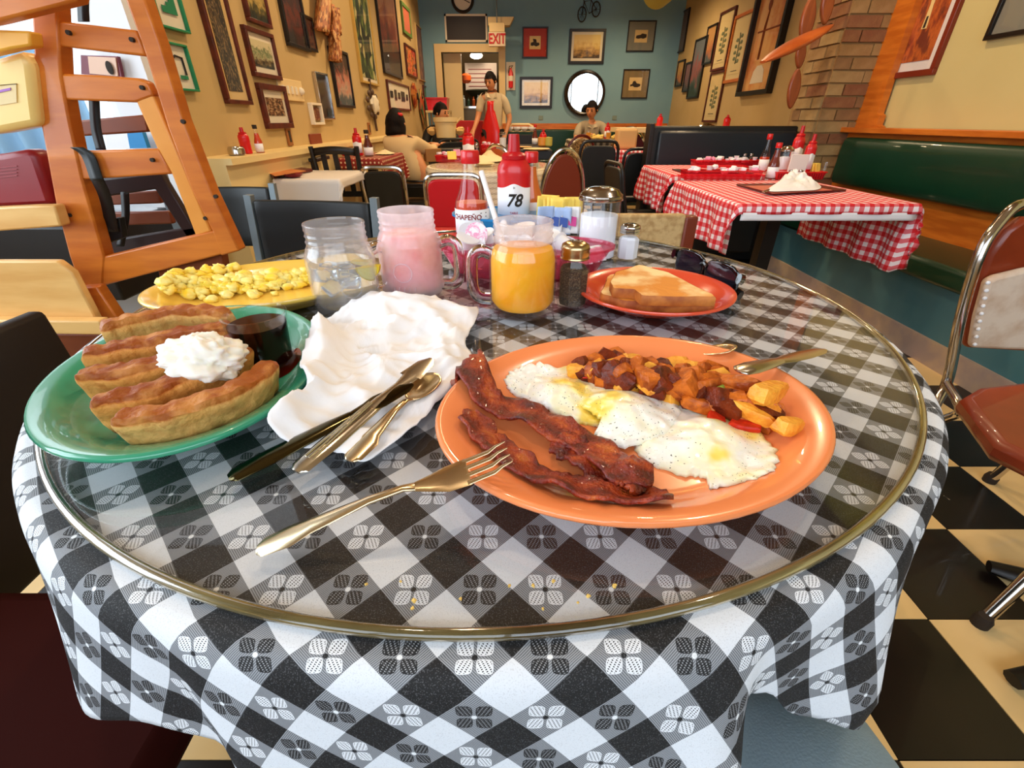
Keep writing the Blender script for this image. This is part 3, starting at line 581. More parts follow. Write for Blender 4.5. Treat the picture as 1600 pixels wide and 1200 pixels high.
# ================================================================ THE BREAKFAST TABLE
TC = Vector((-.024, .575, 0)); GR = .453; TR = .461; TZ = .75; GZ = .757
CD = .0348; CX0, CY0 = -.052, .149
def checkmat():
    t = NT('black and white flowered check cloth'); b = t.b
    uv = t.n('ShaderNodeUVMap'); uv.uv_map = 'uv'; s = t.n('ShaderNodeSeparateXYZ'); t.l(uv.outputs[0], s.inputs[0])
    M = t.math
    dx = M('MULTIPLY', M('SUBTRACT', s.outputs[0], CX0), 1/CD); dy = M('MULTIPLY', M('SUBTRACT', s.outputs[1], CY0), 1/CD)
    a = M('ADD', dx, dy); bb = M('SUBTRACT', dx, dy)
    i = M('FLOOR', M('ADD', a, .5)); j = M('FLOOR', M('ADD', bb, .5))
    la = M('SUBTRACT', a, i); lb = M('SUBTRACT', bb, j)
    io = M('FLOORED_MODULO', i, 2.); jo = M('FLOORED_MODULO', j, 2.)      # 1 = odd
    ax = M('ABSOLUTE', M('MULTIPLY', M('ADD', la, lb), .5)); ay = M('ABSOLUTE', M('MULTIPLY', M('SUBTRACT', la, lb), .5))
    c_, w_ = .138, .118
    px = M('SUBTRACT', ax, c_); py = M('SUBTRACT', ay, c_)
    # petal: rounded lozenge leaning outwards
    e = M('ADD', M('POWER', M('MULTIPLY', M('ABSOLUTE', px), 1/w_), 4.), M('POWER', M('MULTIPLY', M('ABSOLUTE', py), 1/w_), 4.))
    e = M('ADD', e, M('MULTIPLY', M('MULTIPLY', M('SUBTRACT', px, py), M('SUBTRACT', px, py)), 9.))
    petal = M('LESS_THAN', e, 1.); inner = M('LESS_THAN', e, .62)
    k = 2*pi/.058
    dots = M('GREATER_THAN', M('MULTIPLY', M('SINE', M('MULTIPLY', M('ADD', px, M('MULTIPLY', py, .5)), k)), M('SINE', M('MULTIPLY', py, k))), .42)
    dots = M('MULTIPLY', dots, inner)
    ctr = M('LESS_THAN', M('ADD', M('MULTIPLY', ax, ax), M('MULTIPLY', ay, ay)), .040**2)
    half = M('LESS_THAN', M('ABSOLUTE', M('SUBTRACT', io, jo)), .5)
    wv = t.mix(io, lin((226, 230, 236)), lin((14, 13, 14)))          # plain squares: white or black
    ln = M('GREATER_THAN', M('SINE', M('MULTIPLY', t_mix(t, io, la, lb), 2*pi*24)), 0.)
    hc = t.mix(ln, lin((96, 98, 102)), lin((160, 164, 170)))
    pc = t.mix(io, lin((232, 235, 240)), lin((18, 18, 20))); dc = t.mix(io, lin((44, 44, 48)), lin((150, 152, 156)))
    h2 = t.mix(petal, hc, pc); h2 = t.mix(dots, h2, dc)
    cc = t.mix(io, lin((18, 18, 20)), lin((235, 238, 240))); h2 = t.mix(ctr, h2, cc)
    fin = t.mix(half, wv, h2)
    thr = t.noise(1500, 2, t.obj()); fin2 = t.mix(M('MULTIPLY', M('GREATER_THAN', thr, .60), .22), fin, lin((150, 150, 156)))
    t.l(fin2, b.inputs['Base Color']); b.inputs['Roughness'].default_value = .75
    t.bump(t.noise(900, 1, t.obj()), .15, .0004)
    return t.m
def t_mix(t, f, a, b):
    x = t.n('ShaderNodeMix', data_type='FLOAT'); t.l(f, x.inputs[0]); t.l(a, x.inputs[2]); t.l(b, x.inputs[3]); return x.outputs[0]
m_check = checkmat()
# round table under the cloth
tb = thing('round_table', 'round dining table hidden under the flowered check cloth', 'table', (TC.x, TC.y, 0))
B().lathe([(.0, .72), (TR-.01, .72), (TR-.003, .73), (TR-.003, .742), (TR-.01, .7475), (0, .7475)], 64, c=TC).build('tabletop', m_blackwood, tb)
B().lathe([(0, .02), (.05, .02), (.045, .06), (.04, .3), (.045, .68), (.12, .72), (0, .72)], 24, c=TC).build('pedestal', m_blackwood, tb)
for k in range(4): B().box((TC.x+.13*cos(pi*k/2+.7), TC.y+.13*sin(pi*k/2+.7), .025), (.26, .05, .04), pi*k/2+.7).build('foot', m_blackwood, tb, bev=.01)
# tablecloth with hanging folds
def hang(th):           # length of the drop (th = direction seen from the table centre)
    d = (math.degrees(th)+360) % 360
    K = [(0, .22), (90, .22), (180, .18), (225, .15), (238, .13), (248, .105), (252, .12), (257, .18), (264, .24), (271, .19), (276, .125), (281, .105), (286, .115), (288.5, .07), (291, .085), (296, .13), (304, .165), (316, .19), (330, .2), (360, .22)]
    for (a, x), (b, y) in zip(K, K[1:]):
        if d <= b: q = (d-a)/(b-a); q = q*q*(3-2*q); return x+(y-x)*q
    return .2
def fold(th):
    d = (math.degrees(th)+360) % 360
    calm = 1-.8*math.exp(-((d-258)/22)**2)
    f = .5*sin(9*th+1.1)+.32*sin(14*th+2.3)+.18*sin(23*th+.4)
    f *= calm
    f += -.55*math.exp(-((d-289)/2.2)**2)+.5*math.exp(-((d-285)/2.2)**2)+.85*math.exp(-((d-301)/6)**2)-.5*math.exp(-((d-313)/5)**2)-.45*math.exp(-((d-250.5)/2)**2)+.5*math.exp(-((d-241)/5)**2)
    return f
cl = B(); cl.uv = []; NU = 420; rows = [(0, r) for r in (.02, .12, .24, .36, .44, TR)]+[(1, .006*k) for k in range(1, 5)]+[(2, k/22) for k in range(1, 23)]
vv = []
for kind, q in rows:
    for i in range(NU):
        th = 2*pi*i/NU; L = hang(th)
        if kind == 0: r, z, rho = q, TZ, q
        else:
            s = q if kind == 1 else .024+(L-.024)*q
            ph = min(1, s/.024); bend = R(84)*ph
            r = TR+.011*sin(bend)+ (s-.024)*.03*(s > .024); z = TZ-.0145*(1-cos(bend))-(s-.024)*(s > .024)*.985; rho = TR+s
            am = min(1, max(0, s-.008)/.12)**1.1*.026
            r += fold(th-s*.25*sin(3*th))*am+am*.35
        cl.uv.append((TC.x+rho*cos(th), TC.y+rho*sin(th))); vv.append((TC.x+r*cos(th), TC.y+r*sin(th), z))
nr = len(rows)
cl.uv.append((TC.x, TC.y)); vv.append((TC.x, TC.y, TZ))
cl.add(vv, [(j*NU+i, j*NU+(i+1) % NU, (j+1)*NU+(i+1) % NU, (j+1)*NU+i) for j in range(nr-1) for i in range(NU)]+[(nr*NU, i+0, (i+1) % NU) for i in range(NU)])
cloth = cl.build('tablecloth', m_check, ang=180); q = cloth.modifiers.new('s', 'SOLIDIFY'); q.thickness = .0012; q.offset = -1
tag(cloth, 'black and white flowered check cloth draped over the round table', 'tablecloth')
# glass top
gt = thing('glass_sheet', 'round clear glass sheet lying on the check tablecloth', 'glass sheet', (TC.x, TC.y, TZ))
B().lathe([(0, .7515), (GR-.004, .7515), (GR-.004, GZ), (0, GZ)], 128, c=TC).build('pane', thinglass('table glass', refl=1.1, edge=.85, rough=.03), gt)
B().tube([(TC.x+(GR-.001)*cos(2*pi*k/180), TC.y+(GR-.001)*sin(2*pi*k/180), .7542) for k in range(180)], .0033, 10, closed=True).build('polished_edge', mat('olive glass edge', (132, 118, 74), .08, trans=.35, c2=(70, 58, 34), sc_=9, coat=1), gt)
# ---------------------------------------------------------------- plates
PP = [(0, .001), (.6, 0), (.62, 0), (.66, .003), (.8, .011), (.975, .0205), (.997, .0225), (1.0, .0245), (.992, .0262), (.97, .0262), (.84, .0195), (.77, .0135), (.71, .0098), (.64, .0082), (0, .008)]
PT = [(0, .008), (.64, .0082), (.71, .0098), (.77, .0135), (.84, .0195), (.97, .0262), (1, .0262)]
class Plate:
    def __init__(s, cx, cy, a, b, rot, m, label, hs=1):
        s.c = Vector((cx, cy, 0)); s.a = a; s.b = b; s.r = R(rot); s.hs = hs
        s.o = B().lathe([(r, z*hs) for r, z in PP], 72, sx=a, sy=b, c=(cx, cy, GZ), rot=s.r).build('plate', m, ang=60); tag(s.o, label, 'plate')
    def z(s, x, y):
        dx, dy = x-s.c.x, y-s.c.y; u = (dx*cos(s.r)+dy*sin(s.r))/s.a; v = (-dx*sin(s.r)+dy*cos(s.r))/s.b; q = sqrt(u*u+v*v)
        for (r0, z0), (r1, z1) in zip(PT, PT[1:]):
            if q <= r1: return GZ+s.hs*(z0+(z1-z0)*(q-r0)/(r1-r0))
        return GZ+s.hs*.0262 if q < 1.02 else GZ+.003
    def at(s, px, py, dz=0):
        p = onz(px, py, GZ+.01)
        for _ in range(4): p = onz(px, py, s.z(p.x, p.y)+dz)
        return p
mp = lambda n, c: mat(n, c, .22, coat=.6, c2=tuple(int(k*.94) for k in c), sc_=3, sss=0)
P_or = Plate(.09, .284, .147, .117, 16.4, mp('orange glaze', (250, 146, 88)), 'large orange oval plate with eggs, bacon and home fries')
P_gr = Plate(-.281, .352, .142, .107, -63.4, mp('jade green glaze', (58, 158, 122)), 'jade green oval plate with french toast sticks')
P_ye = Plate(-.325, .578, .139, .098, 23.6, mp('yellow glaze', (252, 208, 92)), 'yellow oval plate with scrambled eggs')
P_to = Plate(.185, .567, .101, .094, 0, mp('coral red glaze', (232, 84, 52)), 'small coral red plate holding toast', .8)
# ---------------------------------------------------------------- helpers for food
def smoothloop(P, n):
    N = len(P); o = []
    for k in range(n):
        t = k*N/n; i = int(t); f = t-i; a, b, c, d = P[i-1], P[i], P[(i+1) % N], P[(i+2) % N]
        o.append(.5*((2*b)+(c-a)*f+(2*a-5*b+4*c-d)*f*f+(3*b-a-3*c+d)*f**3))
    return o
def smoothpath(P, n):
    P = [Vector(p) for p in P]; Q = [2*P[0]-P[1]]+P+[2*P[-1]-P[-2]]; o = []
    for k in range(n):
        t = k*(len(P)-1)/(n-1); i = min(int(t), len(P)-2); f = t-i; a, b, c, d = Q[i], Q[i+1], Q[i+2], Q[i+3]
        o.append(.5*((2*b)+(c-a)*f+(2*a-5*b+4*c-d)*f*f+(3*b-a-3*c+d)*f**3))
    return o
def blob(loop, hf, n=72, m=14, base=None, wob=0):
    """filled patch: loop of ground points, hf(q, x, y) height above base(x, y)"""
    L = smoothloop(loop, n); c = sum(L, Vector((0, 0, 0)))/n; mb = B(); v = []
    for j in range(1, m+1):
        q = j/m
        for k in range(n):
            p = c+(L[k]-c)*q
            if wob: p += (L[k]-c).normalized()*wob*q*mn.noise(Vector((k*.6, j*.1, 3)))
            bz = base(p.x, p.y) if base else p.z
            v.append((p.x, p.y, bz+hf(q, p.x, p.y)))
    v.append((c.x, c.y, (base(c.x, c.y) if base else c.z)+hf(0, c.x, c.y)))
    f = [(j*n+k, j*n+(k+1) % n, (j+1)*n+(k+1) % n, (j+1)*n+k) for j in range(m-1) for k in range(n)]
    f += [((k+1) % n, k, m*n) for k in range(n)]
    ar = sum(L[k].x*L[(k+1) % n].y-L[(k+1) % n].x*L[k].y for k in range(n))
    return mb.add(v, [q[::-1] for q in f] if ar > 0 else f)
def nz(x, y, s, z=0): return mn.noise(Vector((x*s, y*s, z)))
# ---------------------------------------------------------------- french toast
def toastmat(name, side, top):
    t = NT(name); s = t.n('ShaderNodeSeparateXYZ'); g = t.n('ShaderNodeTexCoord'); t.l(g.outputs['Generated'], s.inputs[0])
    f = t.math('ADD', s.outputs[2], t.math('MULTIPLY', t.noise(35, 4, g.outputs['Object']), .35))
    spots = t.noise(60, 3, g.outputs['Object'])
    c = t.ramp(f, [(.28, lin(top)), (.42, lin(side)), (.72, lin(tuple(int(q*.86) for q in side))), (.95, lin(side)), (1.02, lin((190, 104, 40))), (1.10, lin(top))])
    c = t.mix(t.math('MULTIPLY', t.math('GREATER_THAN', spots, .62), .35), c, lin((160, 84, 30)))
    c = t.mix(t.math('MULTIPLY', t.ramp(t.noise(110, 4, g.outputs['Object']), [(.45, (0, 0, 0, 1)), (.62, (1, 1, 1, 1))]), .35), c, lin((176, 104, 44)))
    c = t.mix(t.math('MULTIPLY', t.ramp(t.noise(48, 3, g.outputs['Object']), [(.5, (0, 0, 0, 1)), (.66, (1, 1, 1, 1))]), .55), c, lin((226, 160, 86)))
    t.l(c, t.b.inputs['Base Color']); t.b.inputs['Roughness'].default_value = .5; t.b.inputs['Specular IOR Level'].default_value = .25; t.bump(t.noise(90, 4, g.outputs['Object']), .9, .004); return t.m
m_ft = [toastmat('french toast crust', (232, 178, 104), (160, 82, 20)), toastmat('darker french toast crust', (222, 156, 78), (146, 68, 14))]
labs = ['french toast stick nearest the front of the green plate', 'french toast stick second from the front of the green plate', 'french toast stick in the middle of the green plate, under the whipped butter', 'french toast stick fourth from the front, beside the butter', 'french toast stick at the back of the green plate beside the syrup cup']
pth = [[(190, 672), (290, 655), (385, 618), (425, 583)], [(155, 648), (245, 628), (330, 596), (390, 562)], [(137, 606), (210, 597), (300, 572), (375, 545)], [(138, 576), (210, 560), (290, 543), (375, 528)], [(163, 530), (230, 514), (300, 503), (368, 508)]]
hts = [.030, .033, .034, .036, .036]
for k, (pp, lb) in enumerate(zip(pth, labs)):
    pts = smoothpath([onz(x, y, GZ+.009+hts[k]*.55) for x, y in pp], 64); v = []; mb = B(); n = 20
    for i, p in enumerate(pts):
        d = (pts[min(i+1, 63)]-pts[max(i-1, 0)]).normalized(); sd = d.cross(Vector((0, 0, 1))); ii = i/3.0; tap = min(1, .72+.28*sin(pi*min(1, (ii+1.0)/22*1.0))*1.6)
        endt = min(1, (min(ii, 21-ii)+.55)/1.4)**.5
        for q in range(n):
            a = 2*pi*q/n; x, y = cos(a), sin(a); w_ = (abs(x)**9+abs(y)**9)**(1/9)
            x /= w_; y /= w_
            lean = .004*y
            rr = 1+.11*mn.noise(Vector((ii*.35, q*.5, k*3.1)))+.05*mn.noise(Vector((ii*1.5, q*1.5, k*3.1)))+.018*sin(ii*5.2)*(abs(y) < .9)
            o = p+sd*(x*.0108*tap*endt*rr+lean)+Vector((0, 0, y*hts[k]*.5*endt*rr+.0006*sin(i*.7+k)))
            o.z = max(o.z, GZ+.0095); v.append(o)
    mb.add(v, [(i*n+q, i*n+(q+1) % n, (i+1)*n+(q+1) % n, (i+1)*n+q) for i in range(63) for q in range(n)]+[tuple(range(n))[::-1], tuple(63*n+q for q in range(n))])
    tag(mb.build('french_toast_stick', m_ft[k % 2 if k != 2 else 1], ang=50, bev=.0022), lb, 'french toast')
# whipped butter
c = onz(318, 562, GZ+.045); mb = B(); rr = random.Random(4)
def scoopf(u, v):
    th = 2*pi*u; ph = v*pi*.94; d = Vector((sin(ph)*cos(th), sin(ph)*sin(th), cos(ph))); q = 1+.35*mn.noise(d*1.6+Vector((3, 1, 0)))+.20*mn.noise(d*5)+.08*mn.noise(d*13)
    return (c.x+d.x*.030*q, c.y+d.y*.023*q, c.z+d.z*.018*q)
tag(mb.grid(scoopf, 64, 40, closeu=True).build('whipped_butter', mat('whipped butter', (250, 244, 232), .55, sss=.3), ang=180), 'white scoop of whipped butter melting on the french toast', 'butter')
# syrup cup
c = onz(420, 566, GZ+.009); c.z = GZ+.009
cup = thing('syrup_cup', 'small clear cup of dark syrup on the green plate', 'cup', c)
B().lathe([(.019, 0), (.0235, .002), (.0265, .046), (.0275, .0495), (.0255, .0495), (.0248, .045), (.022, .004), (0, .004)], 40, c=c).build('cup_glass', m_glass, cup)
B().lathe([(0, .0045), (.0222, .0045), (.0246, .040), (0, .040)], 40, c=c).build('syrup', mat('maple syrup', (26, 4, 2), .12, spec=.2), cup)
# syrup puddle on the plate
pd = blob([P_gr.at(*p) for p in [(385, 575), (420, 568), (462, 545), (470, 560), (440, 590), (400, 598), (375, 590)]], lambda q, x, y: .0012*(1-q**3)+.0004, 40, 6, P_gr.z)
tag(pd.build('syrup_puddle', mat('thin amber syrup', (120, 30, 8), .05, trans=.6, coat=1)), 'amber syrup pooled around the cup on the green plate', 'syrup', )
# scrambled eggs
rr = random.Random(11); mb = B()
for k in range(300):
    u = rr.random(); v = rr.gauss(0, .42); px = 262+225*u; py = 463-22*u+v*15*sin(pi*min(max(u, .12), .9))**.5
    p = P_ye.at(px, py); h = .016*max(0, 1-abs(v))*rr.random(); s_ = .0036+.0042*rr.random()
    mb.ball((p.x, p.y, P_ye.z(p.x, p.y)+h+.003), (s_*1.3, s_, s_*.8), 9, 6, wob=.7, seed=k)
se = mb.build('scrambled_eggs', mat('scrambled egg', (255, 216, 60), .4, c2=(255, 240, 150), sc_=50, sss=.2, coat=.2), ang=180); tag(se, 'heap of yellow scrambled eggs on the yellow plate', 'scrambled eggs'); se['kind'] = 'stuff'
# ---------------------------------------------------------------- fried eggs
def eggmat():
    t = NT('fried egg white'); co = t.obj(); n1 = t.noise(24, 3, co); c = t.ramp(n1, [(.40, lin((250, 246, 236))), (.52, lin((250, 240, 200))), (.60, lin((252, 222, 110))), (.68, lin((250, 206, 60)))])
    sp = t.noise(620, 1, co); dens = t.noise(26, 2, co)
    pep = t.math('MULTIPLY', t.math('GREATER_THAN', sp, .71), t.math('GREATER_THAN', dens, .45)); c = t.mix(pep, c, lin((50, 40, 30)))
    t.l(c, t.b.inputs['Base Color']); t.b.inputs['Roughness'].default_value = .3; t.b.inputs['Coat Weight'].default_value = .3; t.b.inputs['Subsurface Weight'].default_value = .15; t.b.inputs['Subsurface Scale'].default_value = .003
    t.bump(t.noise(90, 4, co), .35, .002); return t.m
m_egg = eggmat()
def egg(out, yolks, label, lift):
    def hf(q, x, y):
        h = .0035*min(1, (1-q)*9)**.5+.0012*nz(x, y, 120)+.002*nz(x, y, 45, 2)*(1-q)+lift
        for (yx, yy, s_, hh) in yolks: h += hh*math.exp(-(((x-yx)**2+(y-yy)**2)/s_**2)**1.5)
        return h
    mb = blob([P_or.at(*p) for p in out], hf, 120, 26, P_or.z, wob=.004)
    # curled skirt rim down to the plate
    t = mb.build('fried_egg', m_egg, ang=180); q = t.modifiers.new('s', 'SOLIDIFY'); q.thickness = .0022; q.offset = -1
    return tag(t, label, 'fried egg')
def yk(px, py, s_=.017, h=.008): p = P_or.at(px, py, .008); return (p.x, p.y, s_, h)
egg([(790, 602), (798, 588), (830, 580), (880, 577), (925, 584), (960, 606), (985, 640), (965, 668), (925, 668), (880, 655), (835, 636), (800, 617)], [yk(875, 608, .022, .008)], 'fried egg nearest the left end of the orange plate, beside the bacon', .0005)
egg([(985, 686), (1010, 645), (1060, 628), (1110, 645), (1150, 655), (1190, 680), (1217, 712), (1207, 738), (1170, 752), (1115, 766), (1100, 748), (1060, 744), (1012, 726)], [yk(1110, 680, .024, .009), yk(1040, 690, .012, .003)], 'fried egg at the right with a thin white edge reaching the plate rim', .0005)
egg([(902, 622), (925, 604), (975, 608), (1025, 620), (1060, 645), (1052, 680), (1010, 700), (955, 706), (928, 690), (935, 668), (905, 645)], [yk(975, 640, .026, .009)], 'peppered fried egg lying between the other two', .0035)
# ---------------------------------------------------------------- bacon
def baconmat():
    t = NT('crisp bacon'); co = t.obj(); uv = t.n('ShaderNodeUVMap'); uv.uv_map = 'uv'; s = t.n('ShaderNodeSeparateXYZ'); t.l(uv.outputs[0], s.inputs[0])
    f = t.math('ADD', t.math('MULTIPLY', t.math('SINE', t.math('ADD', t.math('MULTIPLY', s.outputs[0], 3.5), t.math('MULTIPLY', t.noise(30, 3, co), 5.))), .10), t.noise(70, 4, co, .65))
    t.l(t.ramp(f, [(.3, lin((84, 18, 6))), (.48, lin((136, 36, 12))), (.62, lin((176, 66, 20))), (.76, lin((206, 110, 44)))]), t.b.inputs['Base Color'])
    t.b.inputs['Roughness'].default_value = .4; t.b.inputs['Coat Weight'].default_value = .22; t.bump(t.noise(380, 4, co), .9, .003); return t.m
m_bac = baconmat()
def bacon(pp, w0, label, dz, seed, fold_=.004):
    pts = smoothpath([P_or.at(x, y, .004) for x, y in pp], 70); mb = B(); mb.uv = []; v = []; n = 13
    for i, p in enumerate(pts):
        d = pts[min(i+1, 69)]-pts[max(i-1, 0)]; d.z = 0; d.normalize(); sd = d.cross(Vector((0, 0, 1)))
        w_ = w0*(.95+.25*mn.noise(Vector((i*.13, seed, 0))))*min(1, (min(i, 69-i)+1.5)/6)**.5
        for k in range(n):
            u = k/(n-1)*2-1; q = p+sd*u*w_*(1+.28*mn.noise(Vector((i*.33, u*1.2, seed+5))))
            hz = fold_*(1+sin(i*.22+seed+u*.8))*.5+.004*mn.noise(Vector((i*.12, u*.8, seed)))+.0012*(1-u*u)*sin(seed+i*.1)+.0022*abs(u)**2*sin(i*.55+seed*2+u*2)+.0010*mn.noise(Vector((i*.8, u*4, seed)))
            q.z = max(P_or.z(q.x, q.y), pts[i].z-.006)+.003+dz+max(0, hz); v.append(q); mb.uv.append((u, i/10))
    mb.add(v, [(i*n+k, i*n+k+1, (i+1)*n+k+1, (i+1)*n+k) for i in range(69) for k in range(n-1)])
    return tag(mb.build('bacon_strip', m_bac, ang=180, solid=.0026), label, 'bacon')
bacon([(722, 588), (758, 622), (810, 650), (870, 678), (925, 706), (968, 742), (1018, 752)], .0145, 'long crisp bacon strip lying against the fried eggs', .004, 1.3)
bacon([(735, 640), (760, 686), (800, 716), (850, 748), (905, 766), (965, 774), (1046, 776)], .0125, 'curved crisp bacon strip nearest the plate front, by the fork tines', .0, 4.1)
bacon([(872, 690), (905, 712), (940, 738), (975, 752), (1010, 766)], .0135, 'short folded bacon piece between the two long strips', .002, 7.7)
# ---------------------------------------------------------------- home fries
rr = random.Random(21)
def fm(name, c, c2): return mat(name, c, .38, c2=c2, sc_=90, bump=.7, bs=140, bd=.003, spec=.3)
m_fry = [fm('golden potato', (244, 172, 60), (226, 134, 36)), fm('browned potato', (206, 106, 30), (140, 58, 14)), fm('dark fried potato', (124, 46, 16), (74, 24, 10))]
m_pep = fm('green pepper', (150, 164, 60), (110, 126, 40)); m_rp = fm('red pepper', (214, 50, 20), (180, 34, 14))
def chunkmesh(seed, d, m):
    r_ = random.Random(seed); mb = B(); n, mm = 10, 8; v = []
    for j in range(mm+1):
        ph = pi*j/mm
        for k in range(n):
            t = 2*pi*k/n; q = Vector((sin(ph)*cos(t), sin(ph)*sin(t), cos(ph))); pw = 7; L = (abs(q.x)**pw+abs(q.y)**pw+abs(q.z)**pw)**(1/pw); q /= L
            q *= 1+.13*mn.noise(q*1.5+Vector((seed, 0, 0))); v.append((q.x*d[0], q.y*d[1]*(1-.25*q.x), q.z*d[2]))
    mb.add(v, [(j*n+k, (j+1)*n+k, (j+1)*n+(k+1) % n, j*n+(k+1) % n) for j in range(mm) for k in range(n)])
    o = mb.build('chunk', m, ang=32); me = o.data; bpy.data.objects.remove(o); return me
chm = {}
for gi, m in enumerate(m_fry): chm[gi] = [chunkmesh(s_+gi*10, (.0105+.005*rr.random(), .0075+.003*rr.random(), .006+.003*rr.random()), m) for s_ in range(5)]
chm[3] = [chunkmesh(50+s_, (.0085, .006, .0022), m_pep) for s_ in range(2)]; chm[4] = [chunkmesh(60+s_, (.008, .005, .0018), m_rp) for s_ in range(2)]
FL = [('potato_chunk', 'golden potato chunk in the heap of home fries', 'potato', 'golden home fries'), ('potato_chunk', 'browned potato chunk in the heap of home fries', 'potato', 'browned home fries'), ('potato_chunk', 'dark crisp potato chunk in the heap of home fries', 'potato', 'dark home fries'), ('pepper_piece', 'small green pepper piece among the home fries', 'pepper', 'green pepper pieces'), ('pepper_piece', 'small red pepper piece among the home fries', 'pepper', 'red pepper pieces')]
spine = [(915, 572), (975, 575), (1040, 585), (1110, 598), (1165, 622), (1215, 650)]
def chunk(kind, px, py, h, lab=None, scl=1, rot=None, mesh=None):
    p = P_or.at(px, py, .006+h); o = bpy.data.objects.new(FL[kind][0], mesh or rr.choice(chm[kind])); o.location = (p.x, p.y, P_or.z(p.x, p.y)+.005+h)
    o.rotation_euler = rot or (rr.uniform(-.7, .7), rr.uniform(-.7, .7), rr.uniform(0, 6.3)); o.scale = (scl,)*3; col.objects.link(o)
    tag(o, lab or FL[kind][1], FL[kind][2], None if lab else FL[kind][3]); return o
for k in range(165):
    t_ = rr.random()*4.6; i = int(t_); f = t_-i; x = spine[i][0]+(spine[i+1][0]-spine[i][0])*f; y = spine[i][1]+(spine[i+1][1]-spine[i][1])*f
    wd = 25*sin(pi*min(1, max(.12, (t_+.3)/5.2)))**.5; off = rr.gauss(0, .42); off = max(-1, min(1, off)); lay = rr.random()
    hh = .020*lay*(1-abs(off)**1.5)*sin(pi*min(.95, (t_+.4)/5.4))
    px, py = x+rr.uniform(-8, 8)+off*8, y+off*wd+8
    chunk(rr.choices([0, 1, 2, 3, 4], [30, 42, 24, 14, 2])[0], px, py, hh)
for (px, py, h, kind, dims, rz, lab) in [(1203, 612, .018, 0, (.016, .0075, .007), .5, 'large golden potato stick on top at the right of the heap'), (1172, 642, .010, 0, (.017, .0045, .0045), -.75, 'pale potato stick pointing at the right fried egg'), (1234, 664, .003, 0, (.0105, .006, .0055), .35, 'squared potato chunk lowest at the right end of the heap'), (1095, 628, .006, 1, (.015, .009, .0055), -.3, 'big brown potato wedge touching the right fried egg'), (908, 578, .006, 0, (.012, .006, .006), -.1, 'golden potato wedge at the left end of the heap'), (938, 584, .007, 0, (.009, .007, .006), -.5, 'golden potato block second from the left end of the heap'), (1010, 588, .019, 1, (.013, .007, .006), 1.9, 'long browned potato piece standing in the middle of the heap'), (1150, 600, .016, 1, (.017, .008, .006), -.6, 'large browned potato slab left of the golden stick')]:
    chunk(kind, px, py, h, lab, 1, (rr.uniform(-.15, .15), rr.uniform(-.2, .2), rz), chunkmesh(px, dims, m_fry[kind]))
for px, py in [(1120, 650), (1165, 662)]: chunk(4, px, py, .002, None, 1.3)
# ---------------------------------------------------------------- toast
m_bread = mat('toasted bread', (252, 222, 160), .7, c2=(226, 144, 52), sc_=22, lo=.44, hi=.62, bump=.6, bs=160, bd=.001); m_crust = mat('bread crust', (206, 124, 52), .6, c2=(150, 72, 24), sc_=40, bump=.5, bs=120)
def toast(out, zb, th, label):
    pts = smoothloop([onz(x, y, zb+th) for x, y in out], 60) ; t = thing('toast_slice', label, 'toast', (pts[0].x, pts[0].y, zb))
    c = sum(pts, Vector((0, 0, 0)))/60
    v = []; fc = []; prof = [(.97, 0), (1.0, .15), (1.0, .85), (.975, 1.0)]
    mb = B()
    for s_, h in prof:
        for p in pts: q = c+(p-c)*s_; v.append((q.x, q.y, zb+th*h))
    n = 60
    mb.add(v, [(j*n+k, j*n+(k+1) % n, (j+1)*n+(k+1) % n, (j+1)*n+k) for j in range(3) for k in range(n)]); mb.build('crust', m_crust, t, ang=60)
    tp = B(); tp.add([(c.x+(p.x-c.x)*q, c.y+(p.y-c.y)*q, zb+th*(1-.02)+.0008*nz(p.x, p.y, 60)-(.001 if q == 1 else 0)) for q in (.977, .9, .6, .3) for p in pts]+[(c.x, c.y, zb+th*.98)], [(j*n+k, j*n+(k+1) % n, (j+1)*n+(k+1) % n, (j+1)*n+k) for j in range(3) for k in range(n)]+[(3*n+k, 3*n+(k+1) % n, 4*n) for k in range(n)])
    tp.add([(c.x+(p.x-c.x)*.97, c.y+(p.y-c.y)*.97, zb+.0002) for p in pts], [tuple(range(n))])
    tp.build('crumb', m_bread, t); return t
def tri(P): return [p for a, b in zip(P, P[1:]+P[:1]) for p in (a, ((a[0]*2+b[0])/3, (a[1]*2+b[1])/3), ((a[0]+b[0]*2)/3, (a[1]+b[1]*2)/3))]
zt = GZ+.0115
toast(tri([(938, 458), (950, 430), (1010, 418), (1060, 440), (1118, 474), (1040, 472), (975, 470)]), zt, .014, 'lower toast triangle on the coral red plate')
toast(tri([(953, 440), (962, 424), (1000, 413), (1045, 425), (1120, 463), (1060, 464), (1005, 462), (990, 452), (958, 450)]), zt+.0142, .012, 'upper toast triangle with a browned middle on the coral red plate')
